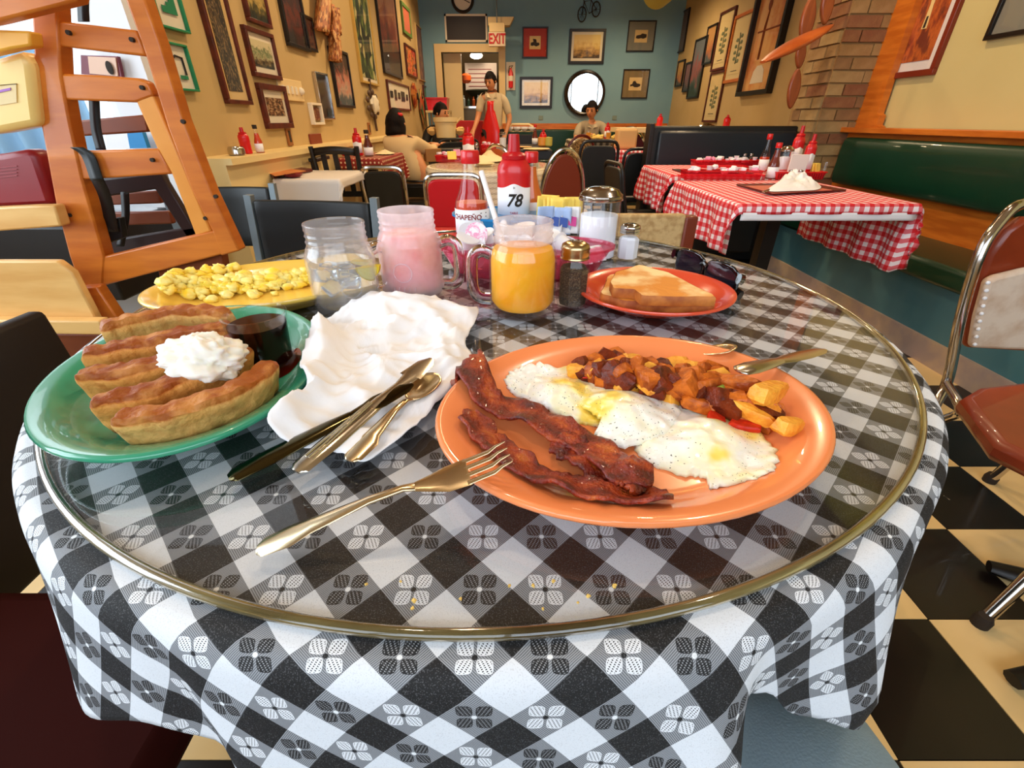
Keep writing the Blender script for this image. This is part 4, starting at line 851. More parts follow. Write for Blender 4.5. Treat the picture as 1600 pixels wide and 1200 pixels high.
# ---------------------------------------------------------------- napkin
def nap(q, x, y):
    rdg = abs(nz(x, y, 16, 1)); r2 = 1-abs(nz(x+y*.5, y-x*.3, 34, 4))*2
    return .002+.010*(1-rdg*2.2)*min(1, (1-q)*5+.25)+.0045*r2+.0025*(1-abs(nz(x-y*.7, y, 60, 7))*3)+.022*math.exp(-((x+.135)**2+(y-.50)**2)/.0032)*1.0
def overrim(x, y):
    dx, dy = x-P_gr.c.x, y-P_gr.c.y; u = (dx*cos(P_gr.r)+dy*sin(P_gr.r))/P_gr.a; v = (-dx*sin(P_gr.r)+dy*cos(P_gr.r))/P_gr.b; q = sqrt(u*u+v*v)
    return GZ+.0015+.0262*math.exp(-max(0, (q-1.0)/.13)**2)
nl = [(432, 700), (500, 712), (560, 722), (592, 712), (640, 680), (690, 632), (742, 582), (735, 556), (728, 540), (747, 490), (690, 484), (640, 484), (600, 474), (556, 484), (508, 520), (496, 560), (480, 612), (492, 640), (462, 668)]
mb = blob([onz(x, y, GZ+.004) for x, y in nl], nap, 130, 40, overrim)
tag(mb.build('napkin', mat('white paper napkin', (246, 246, 250), .8, bump=.1, bs=200), ang=180, solid=.0006), 'crumpled white paper napkin between the green and orange plates', 'napkin')
# ---------------------------------------------------------------- cutlery
def ribbon(A, D, S, U, st, m, name, par, n=12, sub=0):
    """closed flattened bar; st = (x, half width, half thickness, z)"""
    mb = B(); v = []
    for x, w_, h, z in st:
        for k in range(n):
            a = 2*pi*k/n; cx, cy = cos(a), sin(a); v.append(A+D*x+S*(cx*w_)+U*(cy*h+z))
    mb.add(v, [(i*n+k, i*n+(k+1) % n, (i+1)*n+(k+1) % n, (i+1)*n+k) for i in range(len(st)-1) for k in range(n)]+[tuple(range(n))[::-1], tuple((len(st)-1)*n+k for k in range(n))])
    return mb.build(name, m, par, ang=70)
def axes(A, Bp):
    A, Bp = Vector(A), Vector(Bp); D = (Bp-A); L = D.length; D.normalize(); S = D.cross(Vector((0, 0, 1))).normalized(); return A, D, S, S.cross(D).normalized(), L
HAND = lambda L, w_: [(0, w_*.45, .0008, 0), (.004, w_*.85, .0013, 0), (.02, w_, .0016, .0005), (L*.35, w_*.72, .0016, .002), (L*.72, w_*.38, .0016, .004), (L*.93, w_*.30, .0017, .003), (L, w_*.42, .0013, .001)]
m_fl = mat('warm stainless cutlery', (218, 194, 156), .22, 1)
def ribs(A, D, S, U, L, w_, par, m=None):
    for o_ in (-.45, 0, .45):
        B().tube([A+D*x+S*(o_*w_*s_)+U*(z+.0016) for x, s_, z in ((.012, 1, .0004), (L*.2, .85, .0012), (L*.45, .6, .0026), (L*.7, .4, .0038))], .0007, 6).build('rib', m or m_steel, par)
def fork(A, Bp, label, m=None, rib=False):
    m = m or m_fl; A, D, S, U, L = axes(A, Bp); t = thing('fork', label, 'fork', A); H = L*.62
    ribbon(A, D, S, U, HAND(H, .0085), m, 'handle', t)
    ribbon(A, D, S, U, [(H-.001, .0034, .0013, .001), (H+.008, .007, .0010, -.0006), (H+.018, .0108, .0008, -.0022), (H+.030, .0115, .0008, -.0025), (H+.031, .0113, .0006, -.0025)], m, 'head', t)
    for k in range(4):
        s0 = -.0092+k*.00613
        ribbon(A+S*s0, D, S, U, [(H+.029, .0018, .0008, -.0025), (H+.045, .0016, .0008, -.0022), (L-.006, .0012, .0007, -.0002), (L, .0004, .0004, .0006)], m, 'tine', t, 8)
    return t
def spoon(A, Bp, label, bl=.05, bw=.0165, m=None, rib=False):
    m = m or m_steel; A, D, S, U, L = axes(A, Bp); t = thing('spoon', label, 'spoon', A); H = L-bl
    ribbon(A, D, S, U, HAND(H, .0088), m, 'handle', t)
    if rib: ribs(A, D, S, U, H, .0088, t)
    def bf(u, v):
        a = 2*pi*u; r_ = v; x = H+bl*.5-cos(a)*-bl*.52*r_; w_ = bw*(1+.12*cos(a)*r_)*sin(a)*r_
        return A+D*(H+bl*.5+cos(a)*bl*.52*r_)+S*w_+U*(-.0065*(1-r_**2)+.001)
    B().grid(bf, 36, 9, closeu=True).build('bowl', m, t, solid=.0012, ang=180); return t
def knife(A, Bp, label, hl=.5, bw=.0095, m=None, rib=False):
    m = m or m_steel; A, D, S, U, L = axes(A, Bp); t = thing('table_knife', label, 'knife', A); H = L*hl
    ribbon(A, D, S, U, [(0, .004, .001, 0), (.004, .0078, .002, 0), (H*.3, .0088, .0028, 0), (H*.8, .0068, .0026, 0), (H, .005, .002, 0)], m, 'handle', t)
    if rib: ribs(A, D, S, U, H, .0078, t)
    ribbon(A, D, S, U, [(H-.001, .0045, .0014, 0), (H+.012, .007, .0008, 0), (H+.02, bw, .0006, 0), (L-.03, bw*1.05, .0006, 0), (L-.008, bw*.8, .0005, 0), (L, bw*.25, .0004, 0)], m, 'blade', t, 10); return t
fork(onz(402, 858, GZ+.003), onz(795, 706, GZ+.042), 'dinner fork with its tines resting on the orange plate')
m_dk = mat('dark reflecting steel', (84, 76, 50), .14, 1)
knife(onz(357, 747, GZ+.006), onz(645, 600, GZ+.024), 'long table knife lying under the fluted spoon on the napkin', .62, m=m_dk)
knife(onz(462, 737, GZ+.010), onz(674, 560, GZ+.026), 'fluted table knife with its broad blade on the napkin', .70, .0105, rib=True)
spoon(onz(546, 720, GZ+.010), onz(680, 585, GZ+.018), 'bronze-toned teaspoon tucked into the napkin fold', .04, .012, m=m_fl)
knife(onz(1153, 580, GZ+.036), onz(1290, 546, GZ+.030), 'narrow butter knife reaching over the back right rim of the orange plate', .45, .007)
spoon(onz(1040, 552, GZ+.006), onz(1150, 545, GZ+.030), 'teaspoon bowl leaning on the back rim of the orange plate', .034, .0135, m=m_fl)
# ---------------------------------------------------------------- mason jar mugs
def mug(x, y, h, r, hang_, label, gm, raised=None, neck=None):
    t = thing('mason_jar_mug', label, 'mug', (x, y, GZ)); c = (x, y, GZ)
    pr = [(0, .004), (r*.55, .003), (r*.86, 0), (r*.95, .004), (r, .012), (r, h*.60), (r*.97, h*.68), (r*.89, h*.75), (r*.84, h*.785), (r*.87, h*.80), (r*.87, h*.815), (r*.835, h*.83), (r*.835, h*.86), (r*.865, h*.875), (r*.835, h*.89), (r*.835, h*.92), (r*.86, h*.94), (r*.84, h*.96), (r*.86, h*.985), (r*.845, h), (r*.80, h), (r*.785, h*.97), (r*.785, h*.79), (r*.84, h*.73), (r*.93, h*.66), (r*.945, h*.58), (r*.945, .016), (r*.85, .009), (0, .008)]
    if neck:
        B().shell(pr[:9], 56, c=c).build('jar', gm, t, ang=70); B().shell(pr[8:23], 56, c=c).build('threaded_neck', neck, t, ang=70)
    else: B().lathe(pr, 56, c=c).build('jar', gm, t, ang=70)
    D = Vector((cos(hang_), sin(hang_), 0)); C = Vector(c)
    hp = [C+D*(r*.96)+Vector((0, 0, h*.63)), C+D*(r*1.25)+Vector((0, 0, h*.66)), C+D*(r*1.52)+Vector((0, 0, h*.60)), C+D*(r*1.58)+Vector((0, 0, h*.42)), C+D*(r*1.55)+Vector((0, 0, h*.22)), C+D*(r*1.35)+Vector((0, 0, h*.13)), C+D*(r*.97)+Vector((0, 0, h*.12))]
    B().tube(smoothpath(hp, 26), [.0062 for k in range(26)], 12, flat=1.25).build('handle', m_hand, t)
    if raised:
        a0 = raised; mb = B()
        for rad in (.012,): mb.tube([C+Vector(((r+.0006)*cos(a0+rad*cos(q)/r), (r+.0006)*sin(a0+rad*cos(q)/r), h*.36+rad*sin(q))) for q in [2*pi*k/24 for k in range(24)]], .0007, 5, closed=True)
        for k in range(5): q = a0-.35+.17*k; mb.tube([C+Vector(((r+.0006)*cos(q), (r+.0006)*sin(q), h*.13)), C+Vector(((r+.0006)*cos(q+.03), (r+.0006)*sin(q+.03), h*.19))], .0007, 5)
        mb.build('raised_emblem', gm, t)
    return t
m_fro = thinglass('frosted glass', tint=(255, 248, 252), frost=.46, edge=.7, fcol=(255, 250, 255))
m_mist = thinglass('lightly misted glass', frost=.13, edge=1.0)  # white film put into the clear water mug's glass to brighten it
m_hand = mat('thick jar glass', (252, 252, 255), .0, trans=1, ior=1.3)
m_neck = thinglass('misty jar neck', tint=(255, 252, 250), frost=.30, edge=.9)
m_mist2 = thinglass('barely misted glass', frost=.03, edge=.7)
mug(.013, .535, .110, .0405, R(168), 'glass jar mug of orange juice with a white straw', m_mist2, neck=m_neck)
JX = B().lathe([(0, .009), (.033, .0095), (.0383, .017), (.0383, .064), (.0368, .074), (.0345, .0795), (0, .0795)], 48, c=(.013, .535, GZ)).build('orange_juice', mat('orange juice', (255, 178, 12), .3, c2=(255, 160, 6), sc_=20, sss=.25, coat=.2, spec=.3)); tag(JX, 'bright orange juice filling the right jar mug', 'juice')
mug(-.136, .605, .110, .0415, R(-4), 'frosted glass jar mug of iced red tea', m_fro, raised=R(-95))
tag(B().lathe([(0, .009), (.034, .0095), (.0388, .017), (.0388, .066), (.0365, .076), (.034, .081), (0, .081)], 40, c=(-.136, .605, GZ)).build('red_tea', mat('iced red tea', (255, 84, 54), .3, c2=(255, 186, 96), sc_=26, lo=.35, hi=.7, spec=.3)), 'red tea filling the frosted jar mug', 'tea')
mug(-.208, .545, .106, .0405, R(40), 'clear glass jar mug of iced water with lemon', m_mist, raised=R(-60))
tag(B().lathe([(0, .009), (.033, .0095), (.0378, .017), (.0378, .060), (0, .060)], 48, c=(-.208, .545, GZ)).build('iced_water', mat('clear water', (246, 250, 252), .0, trans=1, ior=1.33)), 'clear water filling the left jar mug', 'water')
rr = random.Random(9)
for k in range(5): tag(B().box((-.208+rr.uniform(-.017, .017), .545+rr.uniform(-.017, .017), GZ+.050-.004*k), (.016, .016, .014), Matrix.Rotation(rr.random()*3, 3, 'Z') @ Matrix.Rotation(rr.random(), 3, 'X')).build('ice_cube', mat('ice', (240, 246, 250), .08, trans=.9, ior=1.31), bev=.002), 'ice cube floating in the water mug', 'ice cube', 'ice cubes in the water')
lw_ = thing('lemon_wedge', 'lemon wedge floating in the water mug', 'lemon', (-.19, .555, GZ+.04))
B().prism([(-.182+.017*cos(a), .552, GZ+.052+.017*sin(a)) for a in [pi+pi*k/12 for k in range(13)]], (.0, .010, 0)).build('rind', mat('lemon rind', (236, 206, 40), .4), lw_); B().prism([(-.182+.0145*cos(a), .5505, GZ+.0515+.0145*sin(a)) for a in [pi+pi*k/12 for k in range(13)]], (0, .013, 0)).build('flesh', mat('lemon flesh', (246, 232, 130), .4), lw_)
s0, s1 = Vector((-.012, .56, GZ+.081)), ony(752, 268, .60)
tag(B().tube([s0, s0+(s1-s0)*.5, s1], .0032, 14).build('straw', mat('white plastic straw', (246, 240, 240), .35)), 'white drinking straw standing in the orange juice', 'straw')
# ---------------------------------------------------------------- shakers, sugar, sauces
def shaker(x, y, z0, h, r, label, fill, fname, cap=m_chrome, k=1, grp=None):
    t = thing('shaker', label, 'shaker', (x, y, z0), group=grp); c = (x, y, z0)
    B().lathe([(r*.9, 0), (r*1.02, h*.03), (r*1.0, h*.1), (r*1.0, h*.58), (r*.86, h*.72), (r*.80, h*.76)], 8 if k else 12, c=c, rot=pi/8, pw=None).build('glass_body', m_glass, t, ang=25)
    B().lathe([(0, h*.04), (r*.86, h*.04), (r*.88, h*.58), (r*.7, h*.64), (0, h*.64)], 8, c=c, rot=pi/8).build('contents', fill, t, ang=25)
    B().lathe([(r*.84, h*.745), (r*.90, h*.76), (r*.84, h*.80), (r*.90, h*.83), (r*.84, h*.87), (r*.88, h*.90), (r*.80, h*.96), (r*.5, h), (0, h)], 28, c=c).build('metal_cap', cap, t, ang=50)
    if k:
        mb = B()
        for q in range(7): mb.ball((x+r*.35*cos(q), y+r*.35*sin(q), z0+h*.995), .0011, 6, 4)
        mb.build('shake_holes', m_ink, t)
    return t
m_pepp = mat('ground black pepper', (60, 46, 34), .9, c2=(110, 90, 66), sc_=700, lo=.5, hi=.62); m_salt = mat('white salt', (242, 242, 248), .8)
m_cap = mat('warm dented steel cap', (196, 168, 124), .25, 1)
shaker(.078, .558, GZ, .081, .0205, 'glass pepper shaker beside the orange juice mug', m_pepp, 'pepper', m_cap)
shaker(.200, .785, GZ, .058, .0195, 'glass salt shaker right of the sugar dispenser', m_salt, 'salt')
def dispenser(x, y, z0, h, r, label, fillh=.62, grp=None):
    t = thing('sugar_dispenser', label, 'sugar dispenser', (x, y, z0), group=grp); c = (x, y, z0); n = 48
    mb = B(); v = []; rows_ = [(0.88, 0), (1, .03), (1, .1), (.97, .80), (.90, .84)]
    for s_, q in rows_:
        for k in range(n): a = 2*pi*k/n; rad = r*s_*(1+.035*cos(12*a)); v.append((x+rad*cos(a), y+rad*sin(a), z0+q*h))
    mb.add(v, [(j*n+k, j*n+(k+1) % n, (j+1)*n+(k+1) % n, (j+1)*n+k) for j in range(4) for k in range(n)]+[tuple(range(n))[::-1]]); mb.build('fluted_glass', m_glass, t, ang=180)
    B().lathe([(0, .02*h), (r*.9, .02*h), (r*.90, fillh*h), (r*.4, (fillh+.03)*h), (0, (fillh+.02)*h)], 32, c=c).build('sugar', m_salt, t)
    B().lathe([(r*.98, .815*h), (r*1.07, .825*h), (r*1.07, .84*h), (r*1.0, .85*h), (r*1.05, .865*h), (r*1.0, .88*h), (r*1.04, .895*h), (r*.97, .91*h), (r*.8, .965*h), (r*.45, .995*h), (0, h)], 40, c=c).build('metal_lid', m_chrome, t, ang=50)
    B().box((x+r*.15, y-r*.2, z0+h*.992), (r*.5, r*.35, .003), .4).build('pour_flap', m_steel, t, bev=.001)
    return t
dispenser(.148, .80, GZ, .114, .0345, 'tall fluted sugar dispenser with a dented chrome lid')
def squeeze(x, y, z0, h, r, label, text=None, grp=None, lab=True):
    t = thing('ketchup_bottle', label, 'bottle', (x, y, z0), group=grp); c = (x, y, z0)
    pr = [(0, 0), (r*.85, 0), (r*.97, h*.03), (r*.97, h*.45)]+[(r*(1.0-.03*(k % 2)), h*(.47+.035*k)) for k in range(6)]+[(r*.93, h*.69), (r*.72, h*.745), (r*.66, h*.76)]
    B().lathe(pr, 40, c=c, sy=.75).build('body', m_red, t, ang=30)
    B().lathe([(r*.70, h*.755), (r*.72, h*.79), (r*.60, h*.815), (r*.36, h*.83), (r*.34, h*.9), (r*.30, h), (r*.2, h), (0, h)], 28, c=c, sy=.85).build('nozzle_cap', mat('dark red cap', (190, 16, 26), .3), t, ang=35)
    if lab:
        lb = B(); n = 24; v = []
        for s_ in (0, 1):
            for k in range(n+1):
                a = -pi/2-1.35+2.7*k/n; q = (k/n-.5)*2; top = h*(.47+.045*math.exp(-(q*2.2)**2*2)); v.append((x+r*.995*cos(a), y+r*.76*sin(a)-.0006, z0+(h*.10 if s_ == 0 else top)))
        lb.add(v, [(k, k+1, n+2+k, n+1+k) for k in range(n)]); lo_ = lb.build('label', m_white, t, solid=.0005)
        if text:
            def pl(s_z, cx_=0.):
                return lambda v_: (x+r*.995*sin((v_.x+cx_)/(r)), y-r*.76*cos((v_.x+cx_)/(r))-.0019-v_.z, z0+h*s_z+v_.y)
            lettering(text, .034, pl(.335), m_ink, lo_, font_shear=.25, bold=.0008)
            lettering('TABLE', .0062, pl(.205), mat('red ink', (180, 30, 60), .6), lo_)
            B().tube([pl(.475)(Vector((cos(q)*.002, sin(q)*.002, 0))) for q in (0, 2.1, 4.2)], .0006, 5, closed=True).build('crown_mark', m_ink, lo_)
    return t
KB = squeeze(.004, 1.03, GZ, .184, .0355, 'red squeeze bottle of ketchup numbered 78 in the blue basket', '78')
def sauce(x, y, z0, h, r, label, capc, fillc, fill=.55, text=None, grp=None, wlab=True):
    t = thing('sauce_bottle', label, 'bottle', (x, y, z0), group=grp); c = (x, y, z0)
    pr = [(r*.9, 0), (r, h*.02), (r, h*.36), (r*.96, h*.42), (r*.72, h*.54), (r*.52, h*.70), (r*.46, h*.87)]
    B().lathe(pr, 36, c=c).build('glass_body', m_glass, t, ang=60)
    B().lathe([(0, .01*h), (r*.93, .012*h), (r*.93, .36*h), (r*.9, min(fill, .42)*h), (0, min(fill, .42)*h)] if fill < .45 else [(0, .01*h), (r*.93, .012*h), (r*.93, .36*h), (r*.88, .42*h), (r*.64, .54*h), (r*.44, .70*h), (r*.4, fill*h), (0, fill*h)], 32, c=c).build('sauce', fillc, t, ang=60)
    B().lathe([(r*.50, h*.855), (r*.53, h*.865), (r*.53, h*.985), (r*.48, h), (0, h)], 28, c=c).build('cap', capc, t, ang=50)
    if wlab:
        n = 20; v = []
        for s_ in (h*.04, h*.34):
            for k in range(n+1): a = -pi/2-1.5+3.0*k/n; v.append((x+(r+.0006)*cos(a), y+(r+.0006)*sin(a), z0+s_))
        lo_ = B().add(v, [(k, k+1, n+2+k, n+1+k) for k in range(n)]).build('label', m_white, t, solid=.0004)
        if text:
            pl = lambda cx_, cz: (lambda v_: (x+(r+.0012)*sin((v_.x+cx_)/r), y-(r+.0012)*cos((v_.x+cx_)/r)-v_.z, z0+cz+v_.y))
            lettering(text, .0135, pl(-.010, h*.25), mat('dark red ink', (140, 40, 36), .6), lo_, bold=.0002)
            B().add([pl(-.016+.009*cos(q), h*.12+.007*sin(q))(Vector((0, 0, .0003))) for q in [2*pi*k/16 for k in range(16)]], [tuple(range(16))]).build('pepper_picture', pic('pepper picture', [(60, 90, 30), (200, 190, 60), (40, 40, 20)], 9, 'cells'), lo_)
            for k in range(5): B().add([pl(.027, h*(.30-.045*k))(Vector(q)) for q in [(-.008, -.0007, .0003), (.008, -.0007, .0003), (.008, .0007, .0003), (-.008, .0007, .0003)]], [(0, 1, 2, 3)]).build('text_line', m_ink, lo_)
    return t
m_os = mat('orange red hot sauce', (206, 64, 24), .35, c2=(190, 50, 16), sc_=20); m_org = mat('orange hot sauce', (226, 110, 30), .35)
sauce(-.082, .975, GZ, .158, .0345, 'clear flared bottle of orange chili sauce with a red cap and jalapeno label', m_red, m_os, .41, 'CHAPEÑO')
sauce(.042, 1.085, GZ, .150, .0285, 'slim orange hot sauce bottle behind the ketchup', m_red, m_org, .80)
# blue basket
def bowl(x, y, z0, rx, ry, h, m, name, label, cat, slots=True, grp=None, rot=0):
    t = thing(name, label, cat, (x, y, z0), group=grp)
    B().lathe([(0, 0), (.80, 0), (.84, .002), (1, h), (1.03, h), (1.03, h-.003), (1.01, h-.004), (.87, .0), (.8, -.0)][:5]+[(1.03, h-.003), (1.0, h-.003)], 40, sx=rx, sy=ry, c=(x, y, z0), rot=rot).build('body', m, t, ang=50, solid=.0015)
    return t
m_bb = mat('blue plastic basket', (22, 132, 196), .35, coat=.3)
bk = bowl(.005, 1.02, GZ, .130, .085, .036, m_bb, 'condiment_basket', 'bright blue plastic basket holding the sauce bottles', 'basket')
# sugar packets
def packet(c, w_, h, yaw, lean, m, label, grp, name='sugar_packet', stripe=None):
    mt = Matrix.Translation(c) @ Matrix.Rotation(yaw, 4, 'Z') @ Matrix.Rotation(lean, 4, 'X'); mb = B()
    mb.grid(lambda u, v: mt @ Vector(((u-.5)*w_, .0022*sin(pi*u)*sin(pi*v)+.0008*sin(u*9+v*4), (v-.5)*h)), 8, 8)
    o = mb.build(name, m, ang=180, solid=.0009); tag(o, label, 'packet', grp)
    if stripe: B().prism([mt @ Vector((-.15*w_, -.0022, -.2*h)), mt @ Vector((.3*w_, -.0022, -.25*h)), mt @ Vector((.3*w_, -.0022, .1*h)), mt @ Vector((-.15*w_, -.0022, .15*h))], mt.to_3x3() @ Vector((0, -.0006, 0))).build('printed_mark', stripe, o)
m_yp = mat('yellow paper packet', (250, 214, 96), .6); m_bp = mat('pale blue packet', (176, 200, 240), .6); m_pk = mat('pink packet', (244, 160, 190), .6); m_wp = m_white; m_bmk = mat('blue print mark', (60, 90, 170), .6); m_pmk = mat('pink print mark', (214, 70, 150), .6)
rr = random.Random(5)
for k in range(9):
    packet(Vector((.068+.0066*k, .965-.003*k+rr.uniform(-.006, .006), GZ+.046+.004*rr.random())), .036, .058, rr.uniform(-.5, .4), rr.uniform(-.3, .1), m_yp, 'yellow sugar packet standing in the right end of the blue basket', 'yellow sugar packets', stripe=m_ink if k == 7 else None)
for k, (m, s_, n_) in enumerate([(m_bp, m_bmk, 'pale blue'), (m_wp, m_bmk, 'white'), (m_bp, m_bmk, 'pale blue'), (m_wp, m_pmk, 'white')]):
    packet(Vector((.066+.017*k, .926+.004*rr.random(), GZ+.036+.003*rr.random())), .034, .05, rr.uniform(-.6, .6), rr.uniform(-.5, .1), m, n_+' sweetener packet in front of the yellow packets in the blue basket', n_+' sweetener packets', stripe=s_)
# pink dish with creamers
m_pg = thinglass('clear pink plastic', tint=(255, 214, 226), refl=1, edge=.5, frost=.22, fcol=(250, 130, 160))
bowl(.022, .715, GZ, .135, .068, .040, m_pg, 'pink_dish', 'clear pink plastic dish of creamers behind the mugs', 'dish')
def creamer(x, y, z, tip, label, grp=None, lid=None):
    t = thing('creamer_cup', label, 'creamer', (x, y, z), group=grp); t.rotation_euler = tip
    B().lathe([(0, 0), (.011, 0), (.0145, .017), (.018, .0185), (.018, .0195), (.0, .0195)], 20).build('cup', m_white, t, world=False)
    B().lathe([(0, .0197), (.0175, .0197), (.0175, .0202), (0, .0205)], 20).build('lid', lid or m_white, t, world=False)
rr = random.Random(2)
for k in range(16):
    x = -.085+.012*k+rr.uniform(-.004, .004)
    creamer(x, .715+rr.uniform(-.035, .035), GZ+.018+rr.random()*.030, (rr.uniform(-1.6, 1.6), rr.uniform(-.8, .8), rr.uniform(0, 3)), 'white creamer cup in the pink dish', 'creamer cups')
creamer(-.075, .73, GZ+.055, (1.5, .1, .4), 'white creamer cup lying on its side, left end of the pink dish')
creamer(-.052, .722, GZ+.052, (1.25, .2, -.2), 'creamer cup with a pink printed lid beside the juice mug', lid=pic('pink creamer lid', [(245, 242, 246), (245, 242, 246), (240, 150, 190), (245, 242, 246)], 2))
for k in range(3): packet(Vector((.10+.012*k, .68+.01*k, GZ+.03)), .04, .028, .3, -.9, m_wp, 'white packet lying in the right end of the pink dish', 'white packets in the pink dish', name='paper_packet')
tag(B().box(onz(700, 368, GZ+.002), (.06, .035, .004), .3).build('red_packet', m_red, bev=.001), 'flat red packet beside the blue basket', 'packet')
# ---------------------------------------------------------------- sunglasses
sg = thing('sunglasses', 'folded black sunglasses near the right edge of the glass', 'sunglasses', (.27, .64, GZ)); m_sh = mat('glossy black plastic', (8, 8, 10), .08, coat=1)
def lensp(cx, cy, cz, ang_, name, m, dx=.026, dz=.019, th=.003):
    D = Vector((cos(ang_), sin(ang_), 0)); N = Vector((-sin(ang_), cos(ang_), 0)); pts = []
    for k in range(20): a = 2*pi*k/20; x, z = cos(a), sin(a); q = (abs(x)**3+abs(z)**3)**(1/3); pts.append(Vector((cx, cy, cz))+D*dx*x/q+Vector((0, 0, dz*z/q))+N*.004*(x*x))
    return B().prism(pts, N*th)
A_ = R(-68)
for (cx, cy) in ((.262, .668), (.283, .604)):
    lensp(cx, cy, GZ+.022, A_, '', m_sh, .031, .0215, .004).build('lens_rim', m_sh, sg, bev=.002); lensp(cx-.001, cy, GZ+.022, A_, '', m_sh, .026, .017, .0055).build('lens', mat('dark lens', (20, 24, 34), .03, coat=1), sg)
B().tube([(.272, .642, GZ+.030), (.274, .636, GZ+.033), (.276, .628, GZ+.030)], .003).build('bridge', m_sh, sg)
B().tube([(.250, .70, GZ+.030), (.262, .71, GZ+.028), (.300, .64, GZ+.010), (.305, .575, GZ+.006)], .0035, 10, flat=2).build('temple_arm', m_sh, sg); B().tube([(.295, .572, GZ+.030), (.305, .58, GZ+.026), (.298, .66, GZ+.012), (.285, .70, GZ+.008)], .0035, 10, flat=2).build('temple_arm', m_sh, sg)
# crumbs
rr = random.Random(8); mb = B()
for k in range(60):
    px = rr.gauss(480, 40) if k < 34 else rr.uniform(560, 1250); py = 985-abs(rr.gauss(0, 10)) if k < 34 else rr.uniform(900, 985)
    p = onz(px, py, GZ+.001); d = (Vector((p.x, p.y, 0))-TC).length
    if d < GR-.006: s_ = rr.uniform(.0006, .0022 if k < 34 else .0013); mb.ball((p.x, p.y, GZ+s_*.5), s_, 6, 4, wob=.8, seed=k)
cr = mb.build('crumbs', mat('yellow crumbs', (220, 180, 90), .7)); tag(cr, 'bread and egg crumbs scattered along the front of the glass', 'crumbs'); cr['kind'] = 'stuff'
# ================================================================ HIGH CHAIRS AT THE LEFT
def pp(pts, Y, dy, m, name, par, bev=.004):
    return B().prism([ony(x, y, Y) for x, y in pts], (0, dy, 0)).build(name, m, par, bev=bev, ang=40)
hc = thing('high_chair', 'orange wooden slatted high chair standing upside against the left aisle', 'high chair', (-.85, 1.15, 0)); hc['label'] = 'tall orange wooden high chair with slatted sides and black straps'
m_wl = mat('light worn wood', (232, 184, 110), .5, c2=(216, 160, 84), sc_=4, stretch=(1, 1, 6), coat=.1)
m_wd = mat('shaded red brown wood', (132, 62, 22), .45, c2=(110, 46, 16), sc_=5)  # darker red-brown wood of the inner rails, foot rest and panel
YH = 1.10
pp([(47, -30), (86, -30), (95, 120), (108, 190), (128, 280), (163, 402), (160, 446), (138, 450), (122, 440), (108, 400), (88, 325), (72, 240), (55, 150)], YH, .035, m_wood_o, 'post', hc)
pp([(185, -30), (215, -30), (250, 70), (285, 185), (330, 300), (374, 392), (345, 400), (332, 362), (300, 300), (262, 200), (225, 80)], YH, .035, m_wood_o, 'post', hc)
pp([(86, 32), (212, 47), (228, 88), (90, 72)], YH+.004, .022, m_wood_o, 'rail', hc)
pp([(94, 115), (150, 117), (215, 122), (230, 128), (240, 150), (212, 160), (100, 156)], YH+.004, .022, m_wood_o, 'rail', hc)
pp([(117, 236), (247, 232), (268, 272), (127, 281)], YH+.004, .022, m_wood_o, 'rail', hc)
pp([(155, 402), (335, 360), (368, 392), (160, 447)], YH+.002, .028, m_wood_o, 'bottom_rail', hc)
pp([(212, 158), (234, 138), (330, 362), (306, 370), (268, 272), (245, 232)], YH+.006, .02, mat('lighter orange wood', (222, 142, 54), .4, c2=(236, 160, 70), sc_=5), 'inner_upright', hc)
pp([(240, 100), (246, 98), (345, 360), (338, 362)], YH+.05, .012, m_wl, 'outer_strip', hc, .001)
for x, y in [(107, 51), (206, 62), (222, 137), (238, 250), (286, 190), (337, 307), (110, 336), (321, 341)]:
    p = ony(x, y, YH); B().tube([p+Vector((0, -.003, 0)), p+Vector((0, .004, 0))], .0042, 12).build('bolt', m_ink, hc)
YK = 1.30
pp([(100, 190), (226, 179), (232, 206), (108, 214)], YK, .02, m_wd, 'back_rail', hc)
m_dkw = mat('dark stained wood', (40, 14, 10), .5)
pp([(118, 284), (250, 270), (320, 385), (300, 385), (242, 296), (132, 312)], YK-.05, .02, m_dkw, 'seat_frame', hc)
pp([(118, 284), (135, 284), (170, 395), (150, 398)], YK-.05, .02, m_dkw, 'seat_frame', hc)
pp([(155, 378), (315, 352), (318, 372), (160, 402)], YK-.05, .02, m_dkw, 'seat_frame', hc)
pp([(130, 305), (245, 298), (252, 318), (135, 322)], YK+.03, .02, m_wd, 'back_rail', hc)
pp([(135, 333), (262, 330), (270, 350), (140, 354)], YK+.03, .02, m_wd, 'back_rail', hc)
def strap(pts, Y0, Y1, name='strap', w_=.011):
    P = [ony(x, y, Y0+(Y1-Y0)*k/(len(pts)-1)) for k, (x, y) in enumerate(pts)]; P = smoothpath(P, 20)
    mb = B(); v = []
    for p in P: v += [p+Vector((-w_, 0, 0)), p+Vector((w_, 0, 0))]
    mb.add(v, [(2*k, 2*k+1, 2*k+3, 2*k+2) for k in range(19)]); mb.build(name, m_black, hc, solid=.003)
strap([(131, -20), (130, 10), (131, 34)], YH+.06, YH+.06); strap([(147, 156), (150, 200), (158, 234)], YH+.06, YH+.06); strap([(120, 230), (138, 244), (152, 282)], YH-.004, YH-.006, w_=.014); strap([(151, 278), (165, 310), (176, 362)], YH-.002, YH+.04, w_=.014); strap([(195, 300), (196, 340), (188, 385)], YH+.12, YH+.12, w_=.010)
pp([(155, 345), (186, 340), (192, 372), (166, 382)], YH+.05, .02, m_black, 'buckle', hc, .003)
pp([(240, 395), (342, 372), (352, 430), (250, 440)], YH+.03, .03, m_wd, 'foot_rest', hc)
